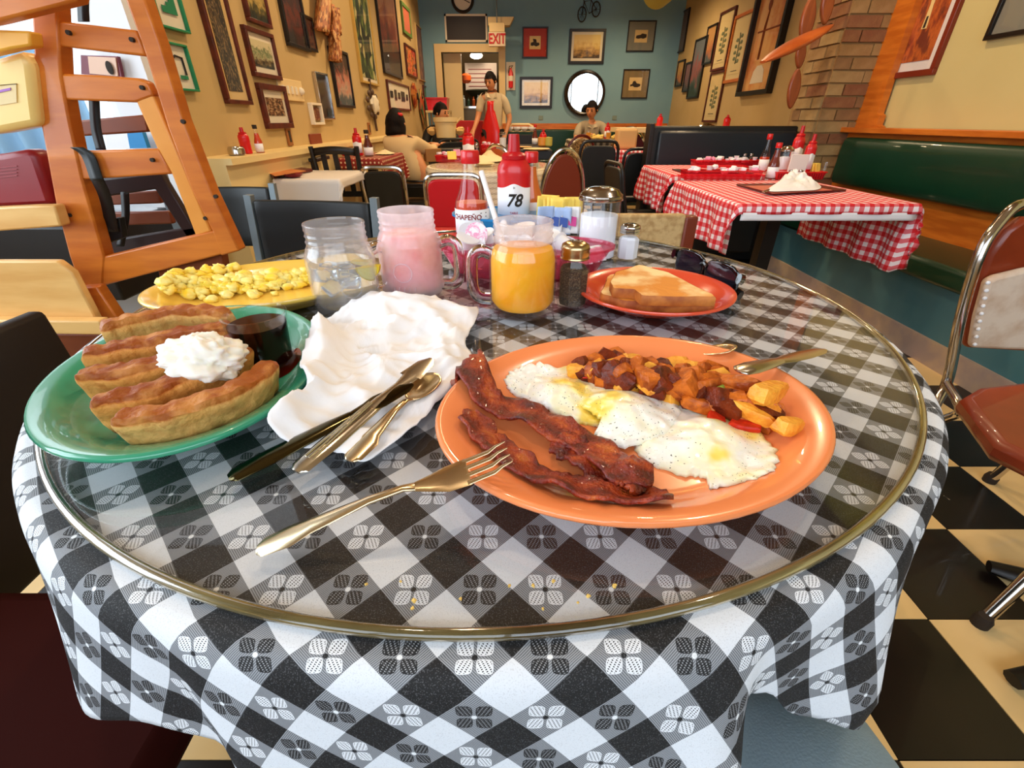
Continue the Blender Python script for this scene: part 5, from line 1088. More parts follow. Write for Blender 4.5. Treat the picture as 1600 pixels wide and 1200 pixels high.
# second high chair
h2 = thing('high_chair', 'pale wooden high chair cut by the left edge, with a wide light tray', 'high chair', (-1.05, 1.05, 0))
pp([(-60, -30), (130, -30), (118, 2), (0, 32), (-60, 45)], 1.02, .03, m_wood_o, 'crossbar', h2)
pp([(-40, 45), (45, 48), (48, 72), (20, 76), (-40, 90)], 1.05, .03, mat('yellow varnished wood', (240, 172, 60), .4), 'rail', h2)
pp([(-40, 326), (40, 322), (84, 321), (95, 354), (40, 358), (-40, 364)], 1.06, .03, m_wl, 'rail', h2)
pp([(-40, 408), (88, 408), (112, 426), (152, 502), (-40, 500)], 1.0, .02, m_wl, 'tray', h2)
pp([(-40, 500), (154, 502), (165, 524), (-40, 520)], .97, .03, m_wl, 'tray_lip', h2)
pp([(120, 450), (150, 448), (215, 545), (190, 560), (150, 500)], 1.04, .03, m_wood_o, 'post', h2)
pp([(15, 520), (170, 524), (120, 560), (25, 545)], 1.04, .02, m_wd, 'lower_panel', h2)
b1 = thing('booster_seat', 'pale yellow plastic booster seat with a printed label, stacked at the left edge', 'booster seat', (-1.2, 1.1, .9))
pp([(-40, 100), (0, 88), (28, 80), (40, 86), (47, 105), (58, 196), (0, 207), (-40, 212)], 1.08, .05, mat('pale yellow plastic', (244, 206, 124), .35), 'shell', b1, .012)
pp([(-12, 137), (25, 131), (26, 160), (-12, 166)], 1.078, .003, m_cream, 'label', b1, 0); pp([(-12, 143), (16, 137), (16, 141), (-12, 147)], 1.0765, .002, mat('violet print', (170, 110, 190), .6), 'label_print', b1, 0); pp([(-12, 133.5), (25.5, 130.5), (25.5, 131.3), (-12, 134.3)], 1.0765, .002, m_ink, 'label_border', b1, 0)
b2 = thing('booster_seat', 'maroon plastic booster seat with embossed lines, below the yellow one', 'booster seat', (-1.2, 1.1, .7))
pp([(-40, 244), (0, 240), (44, 232), (56, 246), (82, 322), (0, 326), (-40, 328)], 1.10, .05, mat('maroon plastic', (134, 24, 30), .35), 'shell', b2, .012)
for k in range(4): pp([(-5, 262+k*5), (26, 259+k*5), (26.5, 260+k*5), (-5, 263+k*5)], 1.098, .003, mat('maroon emboss', (170, 70, 74), .4), 'embossed_line', b2, 0)
t = thing('certificate', 'maroon framed certificate with a small portrait seen through the high chair', 'certificate', ony(155, 102, 1.9))
pp([(126, 86), (183, 88), (190, 120), (127, 116)], 1.9, .015, mat('maroon frame', (110, 20, 40), .4), 'frame', t, 0); pp([(137, 88), (180, 90), (184, 119), (140, 115)], 1.895, .006, mat('pinkish paper', (226, 190, 168), .7), 'paper', t, 0)
p = ony(171, 106, 1.89); B().ball(p, (.012, .002, .02)).build('portrait', m_ink, t)
tag(pp([(165, 208), (198, 207), (203, 232), (167, 232)], 1.88, .01, m_white, 'paper_sheet', None, 0), 'white printed sheet beside a blue folder in the nook window', 'paper')
tag(pp([(199, 207), (222, 207), (230, 231), (203, 232)], 1.87, .02, mat('bright blue folder', (30, 130, 190), .5), 'folder', None, 0), 'bright blue folder standing in the nook window', 'folder')
tag(B().bx(-2.1, -1.4, 1.55, 1.95, .40, .66).build('window_bench', m_blackwood, bev=.01), 'dark window bench behind the high chairs', 'bench')
# ================================================================ CHAIRS
def seatbox(mb, x, y, z, dx, dy, dz): return mb.bx(x-dx/2, x+dx/2, y-dy/2, y+dy/2, z-dz/2, z+dz/2)
def chair(name, x, y, rot, label, w_=.4, d=.4, sh=.44, zb0=.55, zt=.8, frame=m_chrome, pad=m_black, style='tube', top='square', grp=None, seatm=None, rake=.05):
    """faces local +y, backrest at local y = -d/2"""
    t = thing(name, label, 'chair', (x, y, 0), rot, grp); hw = w_/2
    B().bx(-hw, hw, -d/2, d/2, sh-.045, sh).build('seat', seatm or pad, t, world=False, bev=.015)
    for sx in (-1, 1):
        B().tube([(sx*(hw-.01), d/2-.02, sh-.04), (sx*(hw+.015), d/2+.02, 0)], .011, 8).build('leg', frame, t, world=False)
        B().tube([(sx*(hw-.01), -d/2+.02, sh-.04), (sx*(hw+.015), -d/2-.04, 0)], .011, 8).build('leg', frame, t, world=False)
    y0 = -d/2; yb = y0-rake
    if style == 'post':
        for sx in (-1, 1): B().prism([(sx*hw-.012, y0+.02, sh-.05), (sx*hw+.012, y0+.02, sh-.05), (sx*hw+.012, yb, zt+.015), (sx*hw-.012, yb, zt+.015)], (0, .022, 0)).build('back_post', frame, t, world=False, bev=.002)
        B().grid(lambda u, v: ((u-.5)*(w_-.03), yb+(rake)*(1-v)*.7-.018*sin(pi*u)+.012, zb0+(zt-zb0)*v), 16, 6).build('backrest', pad, t, world=False, solid=.028, bev=.008)
    else:
        if top == 'round': f = lambda a: (hw*cos(a), zb0+.05+(zt-zb0-.05)*sin(a))
        P = []
        N = 30
        for k in range(N+1):
            a = pi*k/N; cx, sz = cos(a), sin(a)
            pw = 2.2 if top == 'round' else 6
            q = (abs(cx)**pw+abs(sz)**pw)**(1/pw); hz = (zt-zb0)*(.95 if top == 'round' else .5); P.append((hw*cx/q, hz*sz/q+zt-hz))
        path = [Vector((hw-.01, y0+.03, sh-.05))]+[Vector((px_, yb+(zt-pz)/(zt-sh)*rake, pz)) for px_, pz in P]+[Vector((-hw+.01, y0+.03, sh-.05))]
        B().tube(path, .0115, 8).build('back_frame', frame, t, world=False)
        inner = [(px_*.90, max(zb0, (pz-zb0)*.93+zb0-.003)) for px_, pz in P]+[(-hw*.86, zb0), (hw*.86, zb0)]
        B().prism([(a, yb+(zt-b)/(zt-sh)*rake-.012, b) for a, b in inner], (0, .026, 0)).build('backrest', pad, t, world=False, bev=.008)
    return t
# black vinyl chair across the table
a, b = ony(370, 330, 1.5), ony(572, 312, 1.5)
c1 = chair('side_chair', (a.x+b.x)/2+.01, 1.27, R(172), 'black vinyl chair with grey posts across the table behind the yellow plate', w_=b.x-a.x, zb0=.545, zt=.748, frame=m_grey, style='post', rake=.03)
sc2 = chair('side_chair', -1.06, 1.66, R(178), 'black vinyl chair with a grey post by the white-clothed table', w_=.26, zb0=.52, zt=.742, frame=m_grey, style='post', rake=.03)
pb = ony(343, 226, 1.9); B().bx(pb.x-.012, pb.x+.012, 1.86, 1.885, 0, pb.z).build('tall_post', m_grey, sc2)
chair('dinette_chair', -.74, 2.97, 0, 'dark chair with a pale metal rim in front of the dotted table', w_=.24, d=.24, sh=.42, zb0=.5, zt=.735, pad=mat('smoky dark vinyl', (34, 30, 20), .3), grp=None)
chair('dinette_chair', -.31, 2.75, 0, 'bright red vinyl chair with a metal rim at the round white table', w_=.30, d=.3, sh=.43, zb0=.45, zt=.722, pad=mat('bright red vinyl', (206, 22, 34), .35))
chair('banquet_chair', .262, 3.05, R(12), 'brown banquet chair with a rounded chrome-rimmed back', w_=.28, d=.3, sh=.43, zb0=.46, zt=.825, pad=mat('reddish brown vinyl', (122, 44, 18), .45), top='round')
chair('banquet_chair', -.02, 4.07, R(-30), 'orange-brown chair with a rounded metal rim behind the ketchup bottle', w_=.30, d=.3, zb0=.5, zt=.80, pad=mat('orange brown vinyl', (170, 82, 34), .45), top='round')
m_wick = mat('woven cane', (176, 140, 84), .7, c2=(90, 60, 30), sc_=90, lo=.45, hi=.55)
chair('banquet_chair', .58, 4.85, R(15), 'cane-backed chair with a dark red rounded rim', w_=.34, d=.34, zb0=.5, zt=.845, pad=m_wick, top='round', frame=mat('dark red lacquer', (84, 14, 14), .3))
chair('black_chair', .64, 3.9, 0, 'black chair with a slotted top rail in front of the seated man', w_=.28, d=.32, zb0=.45, zt=.835, pad=m_black, frame=m_blackwood)
chair('black_chair', .97, 3.98, R(5), 'plain black chair right of the slotted black chair', w_=.30, d=.34, zb0=.45, zt=.78, pad=m_black, frame=m_blackwood)
chair('black_chair', .82, 3.1, R(-80), 'black chair side-on beside the small red gingham cloth', w_=.3, d=.3, zb0=.45, zt=.74, pad=m_black, frame=m_blackwood)
chair('black_chair', -.62, 5.38, R(20), 'black chair under the large cream pot', w_=.42, d=.36, zb0=.5, zt=.80, pad=m_black, frame=m_blackwood)
chair('banquet_chair', 1.62, 4.6, R(10), 'dark red rounded chair top behind the black booth', w_=.42, d=.34, zb0=.5, zt=.93, pad=mat('dark red vinyl', (96, 18, 20), .4), top='round')
chair('banquet_chair', 1.28, 5.6, R(-10), 'maroon rounded chair top behind the booth post', w_=.42, d=.34, zb0=.5, zt=.90, pad=mat('dark red vinyl', (96, 18, 20), .4), top='round')
# black slatted wooden chair
def slat_chair(x, y, rot, label, w_, zt, arms, seatm=None, sh=.45, tilt=0):
    t = thing('slat_back_chair', label, 'chair', (x, y, 0), rot); hw = w_/2
    B().bx(-hw, hw, -.15, .15, sh-.03, sh).build('seat', seatm or m_blackwood, t, world=False, bev=.01)
    for sx in (-1, 1):
        B().tube([(sx*(hw-.01), -.14, 0), (sx*(hw-.01), -.15, sh), (sx*hw*1.03, -.20, zt)], .014, 8).build('back_post', m_blackwood, t, world=False)
        B().tube([(sx*(hw-.015), .13, 0), (sx*(hw-.015), .13, sh-.02)], .013, 8).build('leg', m_blackwood, t, world=False)
        if arms: B().box((sx*hw, .0, .66), (.03, .30, .022)).build('arm', m_blackwood, t, world=False, bev=.005); B().tube([(sx*hw, .12, sh), (sx*hw, .12, .66)], .012).build('arm_post', m_blackwood, t, world=False)
    B().grid(lambda u, v: ((u-.5)*w_, -.195-.02*sin(pi*u), zt-.05+.04*v+.012*sin(pi*u)), 10, 3).build('top_rail', m_blackwood, t, world=False, solid=.016)
    B().box((0, -.17, .58), (w_-.02, .016, .03)).build('lower_rail', m_blackwood, t, world=False)
    for k in (-1, 0, 1): B().prism([(k*w_*.27-.014, -.175, .58), (k*w_*.27+.014, -.175, .58), (k*w_*.27+.014, -.20, zt-.04), (k*w_*.27-.014, -.20, zt-.04)], (0, .012, 0)).build('slat', m_blackwood, t, world=False)
    return t
sl = slat_chair(-1.03, 3.09, R(3), 'black slat-backed wooden chair with a yellow seat beside the dotted table', .25, .835, False, mat('mustard seat pad', (190, 158, 30), .6))
B().bx(-1.19, -1.14, 2.90, 3.15, .755, .775).bx(-1.185, -1.165, 2.91, 2.93, .45, .755).build('arm', m_blackwood, sl, bev=.004)
# woven back chair behind the table
t = thing('woven_chair', 'wooden chair with a beige woven back just beyond the round table', 'chair', (.40, 1.25, 0))
m_wov = mat('beige woven cloth', (206, 174, 122), .9, c2=(176, 140, 90), sc_=60, bump=.5, bs=260)
B().bx(.20, .58, 1.12, 1.36, .40, .44).build('seat', m_wov, t, bev=.01)
B().bx(.26, .50, 1.345, 1.375, .56, .733).build('back_panel', m_wov, t, bev=.008)
m_rb = mat('red brown polished wood', (116, 44, 20), .35)
for x in (.245, .515): B().bx(x-.018, x+.018, 1.34, 1.38, 0, .728).build('back_post', m_rb, t, bev=.005)
for x in (.22, .56): B().bx(x-.015, x+.015, 1.13, 1.16, 0, .40).build('front_leg', m_rb, t)
# black booth partition
t = thing('booth', 'high black padded booth back behind the far gingham table', 'booth', (1.45, 3.62, 0))
B().bx(.96, 1.99, 3.58, 3.66, 0, .93).build('back_panel', m_black, t, bev=.012); B().bx(.955, .985, 3.56, 3.68, 0, .945).build('end_post', m_blackwood, t, bev=.004)
B().bx(1.02, 1.97, 3.545, 3.585, .50, .90).build('padding', mat('blue black vinyl', (26, 34, 42), .3), t, bev=.015); B().bx(1.0, 1.8, 3.41, 3.56, .1, .44).build('seat', m_black, t, bev=.015)
# chrome diner chair at the right
t = thing('chrome_chair', 'chrome tube diner chair with brown-red seat at the right edge', 'chair', (1.25, .85, 0)); m_brv = mat('brown red vinyl', (150, 58, 26), .35, c2=(126, 44, 18), sc_=6, coat=.3)
L_ = smoothpath([ony(1445, 668, 1.02), ony(1462, 632, 1.04), ony(1482, 590, 1.08), ony(1500, 500, 1.10), ony(1530, 400, 1.12), ony(1560, 350, 1.14), ony(1600, 318, 1.16), ony(1680, 320, 1.2), ony(1760, 420, 1.2), ony(1790, 600, 1.1)], 50)
B().tube(L_, .0125, 12).build('back_frame', m_chrome, t)
inn = [ony(*q, 1.13) for q in [(1512, 545), (1520, 470), (1546, 400), (1575, 360), (1605, 340), (1680, 345), (1740, 430), (1760, 560)]]
B().prism(inn, (0, .03, 0)).build('backrest', m_brv, t, bev=.012)
B().prism([onz(*q, .455) for q in [(1504, 618), (1530, 603), (1640, 590), (1780, 640), (1800, 800), (1640, 728), (1560, 690)]], (0, 0, -.045)).build('seat', m_brv, t, bev=.015)
B().tube(smoothpath([ony(1445, 668, 1.02), ony(1475, 655, 1.0), ony(1500, 640, .96), ony(1480, 600, 1.06)], 16), .011, 10).build('side_loop', m_chrome, t)
B().tube([(1.30, .70, .42), onz(1530, 975, 0)], .0125, 10).build('leg', m_chrome, t); B().tube([(1.45, .95, .42), onz(1545, 752, 0)], .0125, 10).build('leg', m_chrome, t)
B().tube([onz(1445, 668, .38), (.98, 1.10, 0)], .0125, 10).build('leg', m_chrome, t); B().tube([(1.6, .8, .42), (1.62, .62, 0)], .0125, 10).build('leg', m_chrome, t)
for p in (onz(1530, 975, 0), onz(1545, 752, 0)): B().lathe([(.017, .0), (.018, .018), (.013, .03)], 14, c=p).build('rubber_foot', m_ink, t)
# lace towel over the chair back
t = B().prism([ony(*q, 1.10) for q in [(1520, 545), (1528, 500), (1545, 440), (1560, 432), (1610, 420), (1690, 470), (1700, 560), (1600, 548)]], (0, .025, 0)); o = t.build('towel', mat('cream lace towel', (226, 206, 186), .85, c2=(206, 176, 150), sc_=18, bump=.3, bs=120), bev=.01); tag(o, 'cream lace-edged towel hung over the chrome chair back', 'towel')
for q in range(9): B().ball(ony(1523+2.6*q, 538-12*q, 1.097), .005, 8, 6).build('lace_scallop', m_white, o)
# black pedestal feet at the right edge
t = thing('pedestal_table', 'black cast table base with splayed feet at the right edge of the floor', 'table', (1.45, .55, 0))
for (p0, p1) in ((onz(1545, 885, .02), (1.55, .50, .03)), (onz(1582, 1062, .02), (1.55, .50, .03))): B().tube([p0, Vector(p0)+(Vector(p1)-Vector(p0))*.2, p1], [.018, .03, .035], 10, flat=.7).build('foot', m_blackwood, t)
B().tube([(1.55, .50, 0), (1.55, .50, .70)], .035, 16).build('column', m_blackwood, t)
# lower left: dark chair, seat and backrest enlarged to stand in for shade
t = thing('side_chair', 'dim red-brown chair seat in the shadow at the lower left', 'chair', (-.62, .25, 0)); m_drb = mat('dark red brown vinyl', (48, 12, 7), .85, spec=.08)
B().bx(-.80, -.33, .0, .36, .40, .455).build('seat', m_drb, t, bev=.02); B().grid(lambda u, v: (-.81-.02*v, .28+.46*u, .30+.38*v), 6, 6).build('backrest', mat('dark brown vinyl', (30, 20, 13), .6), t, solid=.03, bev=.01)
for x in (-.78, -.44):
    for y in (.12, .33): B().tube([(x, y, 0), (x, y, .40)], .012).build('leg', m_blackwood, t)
# ================================================================ TABLES BEHIND
def gingham(name, c1, c2, s, rot=0, dots=False):
    t = NT(name); uv = t.n('ShaderNodeUVMap'); uv.uv_map = 'uv'; sp = t.n('ShaderNodeSeparateXYZ'); t.l(uv.outputs[0], sp.inputs[0]); M = t.math
    a = M('LESS_THAN', M('FLOORED_MODULO', M('MULTIPLY', sp.outputs[0], 1/s), 2.), 1.); b = M('LESS_THAN', M('FLOORED_MODULO', M('MULTIPLY', sp.outputs[1], 1/s), 2.), 1.)
    f = M('MULTIPLY', M('ADD', a, b), .5); mid = tuple((x*1.2+y*.8)/2 for x, y in zip(c1, c2))
    if dots:
        u = M('SUBTRACT', M('FLOORED_MODULO', M('MULTIPLY', sp.outputs[0], 1/s), 1.), .5); v = M('SUBTRACT', M('FLOORED_MODULO', M('MULTIPLY', sp.outputs[1], 1/s), 1.), .5)
        f = M('LESS_THAN', M('ADD', M('MULTIPLY', u, u), M('MULTIPLY', v, v)), .05); t.l(t.mix(f, lin(c1), lin(c2)), t.b.inputs[0])
    else: t.l(t.ramp(f, [(0, lin(c1)), (.25, lin(mid)), (.75, lin(c2))], True), t.b.inputs[0])
    t.b.inputs['Roughness'].default_value = .75; return t.m
m_ging = gingham('red gingham cloth', (214, 22, 34), (246, 232, 236), .018); m_dot = gingham('red dotted cloth', (140, 30, 14), (232, 200, 160), .028, dots=True)
m_wcl = mat('white table cloth', (222, 214, 206), .8); m_bw = gingham('black white small check', (30, 26, 22), (226, 214, 190), .035); m_eye = gingham('white eyelet cloth', (222, 210, 184), (140, 124, 96), .03, dots=True)
def cloth_table(x0, x1, y0, y1, z, m, label, tlabel, drop, name='tablecloth', lining=None, n=60, wav=.02, seed=0):
    t = thing('table', tlabel, 'table', ((x0+x1)/2, (y0+y1)/2, 0))
    B().bx(x0+.01, x1-.01, y0+.01, y1-.01, z-.03, z-.004).build('tabletop', m_blackwood, t); cx, cy = (x0+x1)/2, (y0+y1)/2
    B().bx(cx-.03, cx+.03, cy-.03, cy+.03, .03, z-.03).build('column', m_blackwood, t); B().bx(cx-.22, cx+.22, cy-.03, cy+.03, 0, .035).bx(cx-.03, cx+.03, cy-.2, cy+.2, 0, .035).build('foot', m_blackwood, t)
    mb = B(); mb.uv = []; v = []; dl, dr_, df, db = drop; W, D = x1-x0+dl+dr_, y1-y0+df+db
    for j in range(n):
        for i in range(n):
            a = x0-dl+W*i/(n-1); b = y0-df+D*j/(n-1); mb.uv.append((a, b))
            ox = max(0, x0-a)-max(0, a-x1); oy = max(0, y0-b)-max(0, b-y1); qx, qy = min(max(a, x0), x1), min(max(b, y0), y1)
            r = sqrt(ox*ox+oy*oy)
            if r > 0:
                e = min(r, .02); ux, uy = ox/r, oy/r; am = min(1, r/.15)
                k = (abs(ox) > .001 and abs(oy) > .001)
                fl = wav*am*sin((a*ux*0+b*abs(ux)+a*abs(uy))*34+seed)+(am*.03 if k else 0)+.006
                rr_ = max(abs(ox), abs(oy)) if not k else r*.93
                v.append((qx-ux*(e*.5+fl), qy-uy*(e*.5+fl), z-max(0, rr_-.006)*.985))
            else: v.append((a, b, z))
    mb.add(v, [(j*n+i, j*n+i+1, (j+1)*n+i+1, (j+1)*n+i) for j in range(n-1) for i in range(n-1)])
    c = mb.build(name, [m]+([lining] if lining else []), ang=180); q = c.modifiers.new('s', 'SOLIDIFY'); q.thickness = .002; q.offset = -1
    if lining: q.material_offset = 1
    tag(c, label, 'tablecloth'); return t
GT = .70
p1 = onz(1158, 318, GT); p2 = onz(1432, 322, GT); p3 = onz(1070, 283, GT)
gx0, gx1, gy0, gy1 = p1.x, 1.50, p1.y, p3.y+.02
cloth_table(gx0, gx1, gy0, gy1, GT, m_ging, 'red and white gingham cloth with a white lining on the near bench table', 'dining table under the near red gingham cloth', (.20, .27, .042, .03), wav=.014)
B().grid(lambda u, v: (gx0+.004+(gx1-gx0-.008)*u, gy0-.013, GT-.03-.028*v), 30, 4).build('lining', m_white, bpy.data.objects['tablecloth.001'], solid=.002)
cloth_table(gx0+.05, gx1+.05, gy1+.25, gy1+.85, GT+.005, m_ging, 'red and white gingham cloth on the second table along the bench', 'dining table under the second red gingham cloth', (.22, .10, .05, .05), seed=2)
print('gingham', gx0, gx1, gy0, gy1)
cloth_table(-1.17, -.88, 3.32, 3.98, .745, m_dot, 'rust red cloth with white dots on the table by the ledge', 'dining table under the dotted red cloth', (.005, .20, .07, .05), wav=.006)
cloth_table(-1.17, -.86, 2.42, 2.86, .715, m_wcl, 'plain white cloth on the table by the left ledge', 'dining table under the plain white cloth', (.005, .05, .17, .03), wav=.006, seed=1)
cloth_table(.72, 1.75, 5.9, 6.6, .76, m_bw, 'black and white small check cloth on the table of the seated man', 'dining table of the seated man', (.1, .1, .06, .05), wav=.01)
cloth_table(.86, 1.16, 4.45, 4.85, .735, m_ging, 'small red gingham cloth hanging beyond the black chairs', 'small dining table beyond the black chairs', (.05, .05, .24, .05), wav=.02)
# round white-clothed table
def round_table(cx, cy, r, z, label, tl, m, drop):
    t = thing('round_table', tl, 'table', (cx, cy, 0)); B().lathe([(0, z-.03), (r-.01, z-.03), (r-.01, z-.006), (0, z-.006)], 48, c=(cx, cy, 0)).build('tabletop', m_blackwood, t); B().lathe([(.16, 0), (.16, .03), (.04, .06), (.04, z-.03)], 20, c=(cx, cy, 0)).build('pedestal', m_blackwood, t)
    mb = B(); mb.uv = []; v = []; n = 160; rs = [0.001, r*.5, r*.98, r]+[r+drop*k/8 for k in range(1, 9)]
    for q in rs:
        for k in range(n):
            a = 2*pi*k/n; s = max(0, q-r); rad = min(q, r)+min(s, .012)+s*.12+.02*min(1, s/.1)*sin(11*a+2*sin(3*a)); v.append((cx+rad*cos(a), cy+rad*sin(a), z-max(0, s-.005))); mb.uv.append((q*a*.9, q))
    mb.add(v, [(j*n+k, j*n+(k+1) % n, (j+1)*n+(k+1) % n, (j+1)*n+k) for j in range(len(rs)-1) for k in range(n)]+[tuple(range(n))[::-1]])
    tag(mb.build('tablecloth', m, ang=180), label, 'tablecloth')
    tag(B().lathe([(0, z+.001), (r-.02, z+.001), (r-.018, z+.004), (r-.02, z+.007), (0, z+.007)], 64, c=(cx, cy, 0)).build('glass_sheet', thinglass('far table glass', refl=1, edge=.6)), 'round glass sheet on the '+label.split(' on ')[0], 'glass sheet')
T2 = (-.14, 3.36, .43)
round_table(*T2, .70, 'white eyelet cloth on the round table behind the red chair', 'round table under the white eyelet cloth', m_eye, .22)
t = thing('table', 'dark square table with a deep black edge behind the round white table', 'table', (.08, 5.0, 0))
B().bx(-.20, .36, 4.45, 5.6, .66, .735).build('tabletop', m_blackwood, t, bev=.006); B().bx(.05, .11, 5.0, 5.06, 0, .66).build('column', m_blackwood, t)
t = thing('table', 'dark table in front of the seated woman', 'table', (-.85, 4.9, 0)); B().bx(-1.3, -.5, 4.74, 5.02, .70, .73).build('tabletop', m_blackwood, t, bev=.004); B().bx(-1.13, -1.07, 4.85, 4.91, 0, .70).build('column', m_blackwood, t)
# ================================================================ THINGS ON THE TABLES
def tray(px4, z, label, m, dz=.008, name='menu', cat='menu'):
    return tag(B().prism([onz(x, y, z) for x, y in px4], (0, 0, dz)).build(name, m, bev=.002), label, cat)
m_menu = mat('brown menu cover', (92, 30, 22), .4); m_menp = mat('orange menu page', (206, 130, 70), .5, c2=(190, 110, 56), sc_=12)
o = tray([(1150, 290), (1205, 305), (1322, 299), (1260, 288)], GT+.002, 'brown-edged menu lying open near the front of the near gingham table', m_menu); B().prism([onz(x, y, GT+.0105) for x, y in [(1165, 291), (1208, 302.5), (1300, 297.5), (1255, 289.5)]], (0, 0, .002)).build('menu_page', mat('pinkish menu page', (200, 110, 90), .5), o)
nb = blob([onz(x, y, GT+.012) for x, y in [(1200, 300), (1212, 288), (1228, 281), (1240, 286), (1255, 281), (1268, 290), (1282, 292), (1276, 298), (1240, 300)]], lambda q, x, y: .004+.034*min(1, (1-q)*2)*(.6+1.6*abs(nz(x, y, 22))), 60, 14)
tag(nb.build('napkin', m_white, ang=180), 'crumpled white napkin on the menu of the near gingham table', 'napkin')
knife(onz(1193, 300, GT+.016), onz(1212, 292, GT+.02), 'knife handle beside the napkin on the near gingham table', .6, .006)
def creamer_tray(px0, py0, px1, py1, z, n, label, cg, hh=.04):
    a, b = onz(px0, py0, z), onz(px1, py1, z); L = b.x-a.x; d = .09; t = thing('creamer_basket', label, 'basket', ((a.x+b.x)/2, a.y+d/2, z))
    m = thinglass('clear red plastic', tint=(250, 150, 160), refl=1, edge=.5, frost=.35, fcol=(236, 50, 70)) if 'cr' not in _mc else _mc['cr']; _mc['cr'] = m
    B().prism([(a.x+.008, a.y, z), (b.x-.008, a.y, z), (b.x, a.y, z+hh), (a.x, a.y, z+hh)], (0, d, 0)).build('tray', m, t); B().tube([(a.x, a.y, z+hh), (b.x, a.y, z+hh), (b.x, a.y+d, z+hh), (a.x, a.y+d, z+hh)], .002, 6, closed=True).build('rim', m_red, t)
    r_ = random.Random(n+int(px0))
    for k in range(n):
        x = a.x+.02+(L-.04)*r_.random(); y = a.y+.015+(d-.03)*r_.random(); zz = z+hh*.65+.022*r_.random(); typ = r_.random()
        if typ < .72: o = B().box((x, y, zz+.008), (.032, .024, .016), Matrix.Rotation(r_.random()*3, 3, 'Z') @ Matrix.Rotation(r_.uniform(-.8, .8), 3, 'X')).build('paper_packet', m_white if r_.random() < .7 else m_pk, bev=.003); tag(o, 'white or pink packet in the '+label.split(' basket')[0]+' basket', 'packet', cg+' packets')
        else: o = B().lathe([(.010, 0), (.0145, .018), (.0155, .019), (0, .020)], 12, c=(x, y, zz)).build('creamer_cup', m_white); tag(o, 'white creamer cup in the '+label.split(' basket')[0]+' basket', 'creamer', cg+' creamers')
creamer_tray(1070, 281, 1198, 283, GT+.004, 22, 'near clear red basket of creamers on the near gingham table', 'near gingham table')
creamer_tray(1085, 262, 1190, 262, GT+.006, 20, 'rear clear red basket of creamers on the second gingham table', 'second gingham table')
def rbasket(px0, px1, py, z, label, hh=.035):
    a, b = onz(px0, py, z), onz(px1, py, z); t = thing('condiment_basket', label, 'basket', ((a.x+b.x)/2, a.y+.05, z)); hx = (b.x-a.x)/2
    B().prism([(a.x+.01, a.y, z), (b.x-.01, a.y, z), (b.x, a.y-.004, z+hh), (a.x, a.y-.004, z+hh)], (0, .11, 0)).build('body', m_red, t, bev=.004); B().tube([(a.x, a.y-.005, z+hh), (b.x, a.y-.005, z+hh), (b.x, a.y+.11, z+hh), (a.x, a.y+.11, z+hh)], .003, 6, closed=True).build('rim', m_red, t)
    for k in range(int(hx*2/.012)): x = a.x+.012+k*.012; B().bx(x, x+.004, a.y-.006, a.y-.003, z+.006, z+hh-.006).build('slot', mat('dark red slot', (140, 10, 20), .4), t) if x < b.x-.014 else None
    return a, b
a, b = rbasket(1210, 1288, 281, GT+.002, 'red plastic condiment basket on the near gingham table')
P = lambda px, py, dy=.05, z=GT+.03: Vector((onz(px, 281, GT).x/onz(px, 281, GT).y*(a.y+dy), a.y+dy, z))
q = P(1240, 0, .01, GT+.03); o = B().box((q.x, q.y, GT+.075), (.09, .008, .085)).build('card_holder', mat('white card', (236, 224, 214), .6), bev=.002); tag(o, 'white card standing in the red basket of the near gingham table', 'card')
q = P(1231, 0, -.03); shaker(q.x, q.y-.008, GT+.004, .048, .0125, 'tiny pepper shaker leaning on the red basket of the near gingham table', m_pepp, '', k=0); q = P(1246, 0, -.03); shaker(q.x, q.y-.008, GT+.004, .048, .0125, 'tiny salt shaker leaning on the red basket of the near gingham table', m_salt, '', k=0)
q = P(1253, 0, .06); squeeze(q.x, q.y, GT+.03, .175, .027, 'front red ketchup bottle in the basket of the near gingham table', lab=True)
q = P(1240, 0, .12); squeeze(q.x, q.y+.05, GT+.04, .20, .030, 'rear red ketchup bottle of the near gingham table', lab=True)
q = P(1200, 0, .06); sauce(q.x, q.y-.02, GT+.003, .165, .028, 'brown hot sauce bottle with a white label left of the red basket', m_red, mat('brown sauce', (110, 30, 14), .3), .8)
q = P(1206, 0, .2); sauce(q.x-.01, q.y+.12, GT+.01, .19, .027, 'clear chili bottle with a red cap behind the brown hot sauce', m_red, m_os, .4)
q = P(1221, 0, .12); dispenser(q.x, q.y+.02, GT+.01, .14, .032, 'short glass sugar jar with a metal lid on the near gingham table')
q = P(1268, 0, .05); 
for k in range(4): packet(Vector((q.x+.006*k-.01, q.y-.01*k+.02, GT+.055)), .04, .04, .3*k-.4, -.2, m_yp, 'yellow packet in the red basket of the near gingham table', 'yellow packets, gingham table')
packet(Vector((q.x+.002, q.y+.08, GT+.11)), .05, .036, .2, -.1, m_bp, 'pale blue packet on top of the red basket', None)
q = P(1283, 0, .05); B_ = thing('glass_tumbler', 'small clear tumbler at the right end of the red basket', 'glass', (q.x, q.y, GT+.03)); B().shell([(.013, 0), (.017, .05)], 20, c=(q.x, q.y, GT+.03)).build('glass_wall', m_glass, B_)
p = onz(1173, 258, GT); shaker(p.x, p.y+.12, GT+.005, .06, .016, 'left glass shaker behind the rear creamer basket', m_salt, '', k=0); shaker(p.x+.045, p.y+.12, GT+.005, .06, .016, 'right glass shaker behind the rear creamer basket', m_pepp, '', k=0)
tag(B().bx(gx0+.12, gx0+.5, gy1+.26, gy1+.5, GT+.006, GT+.012).build('menu', mat('dark brown menu', (62, 18, 14), .35)), 'dark brown menu on the second gingham table', 'menu')
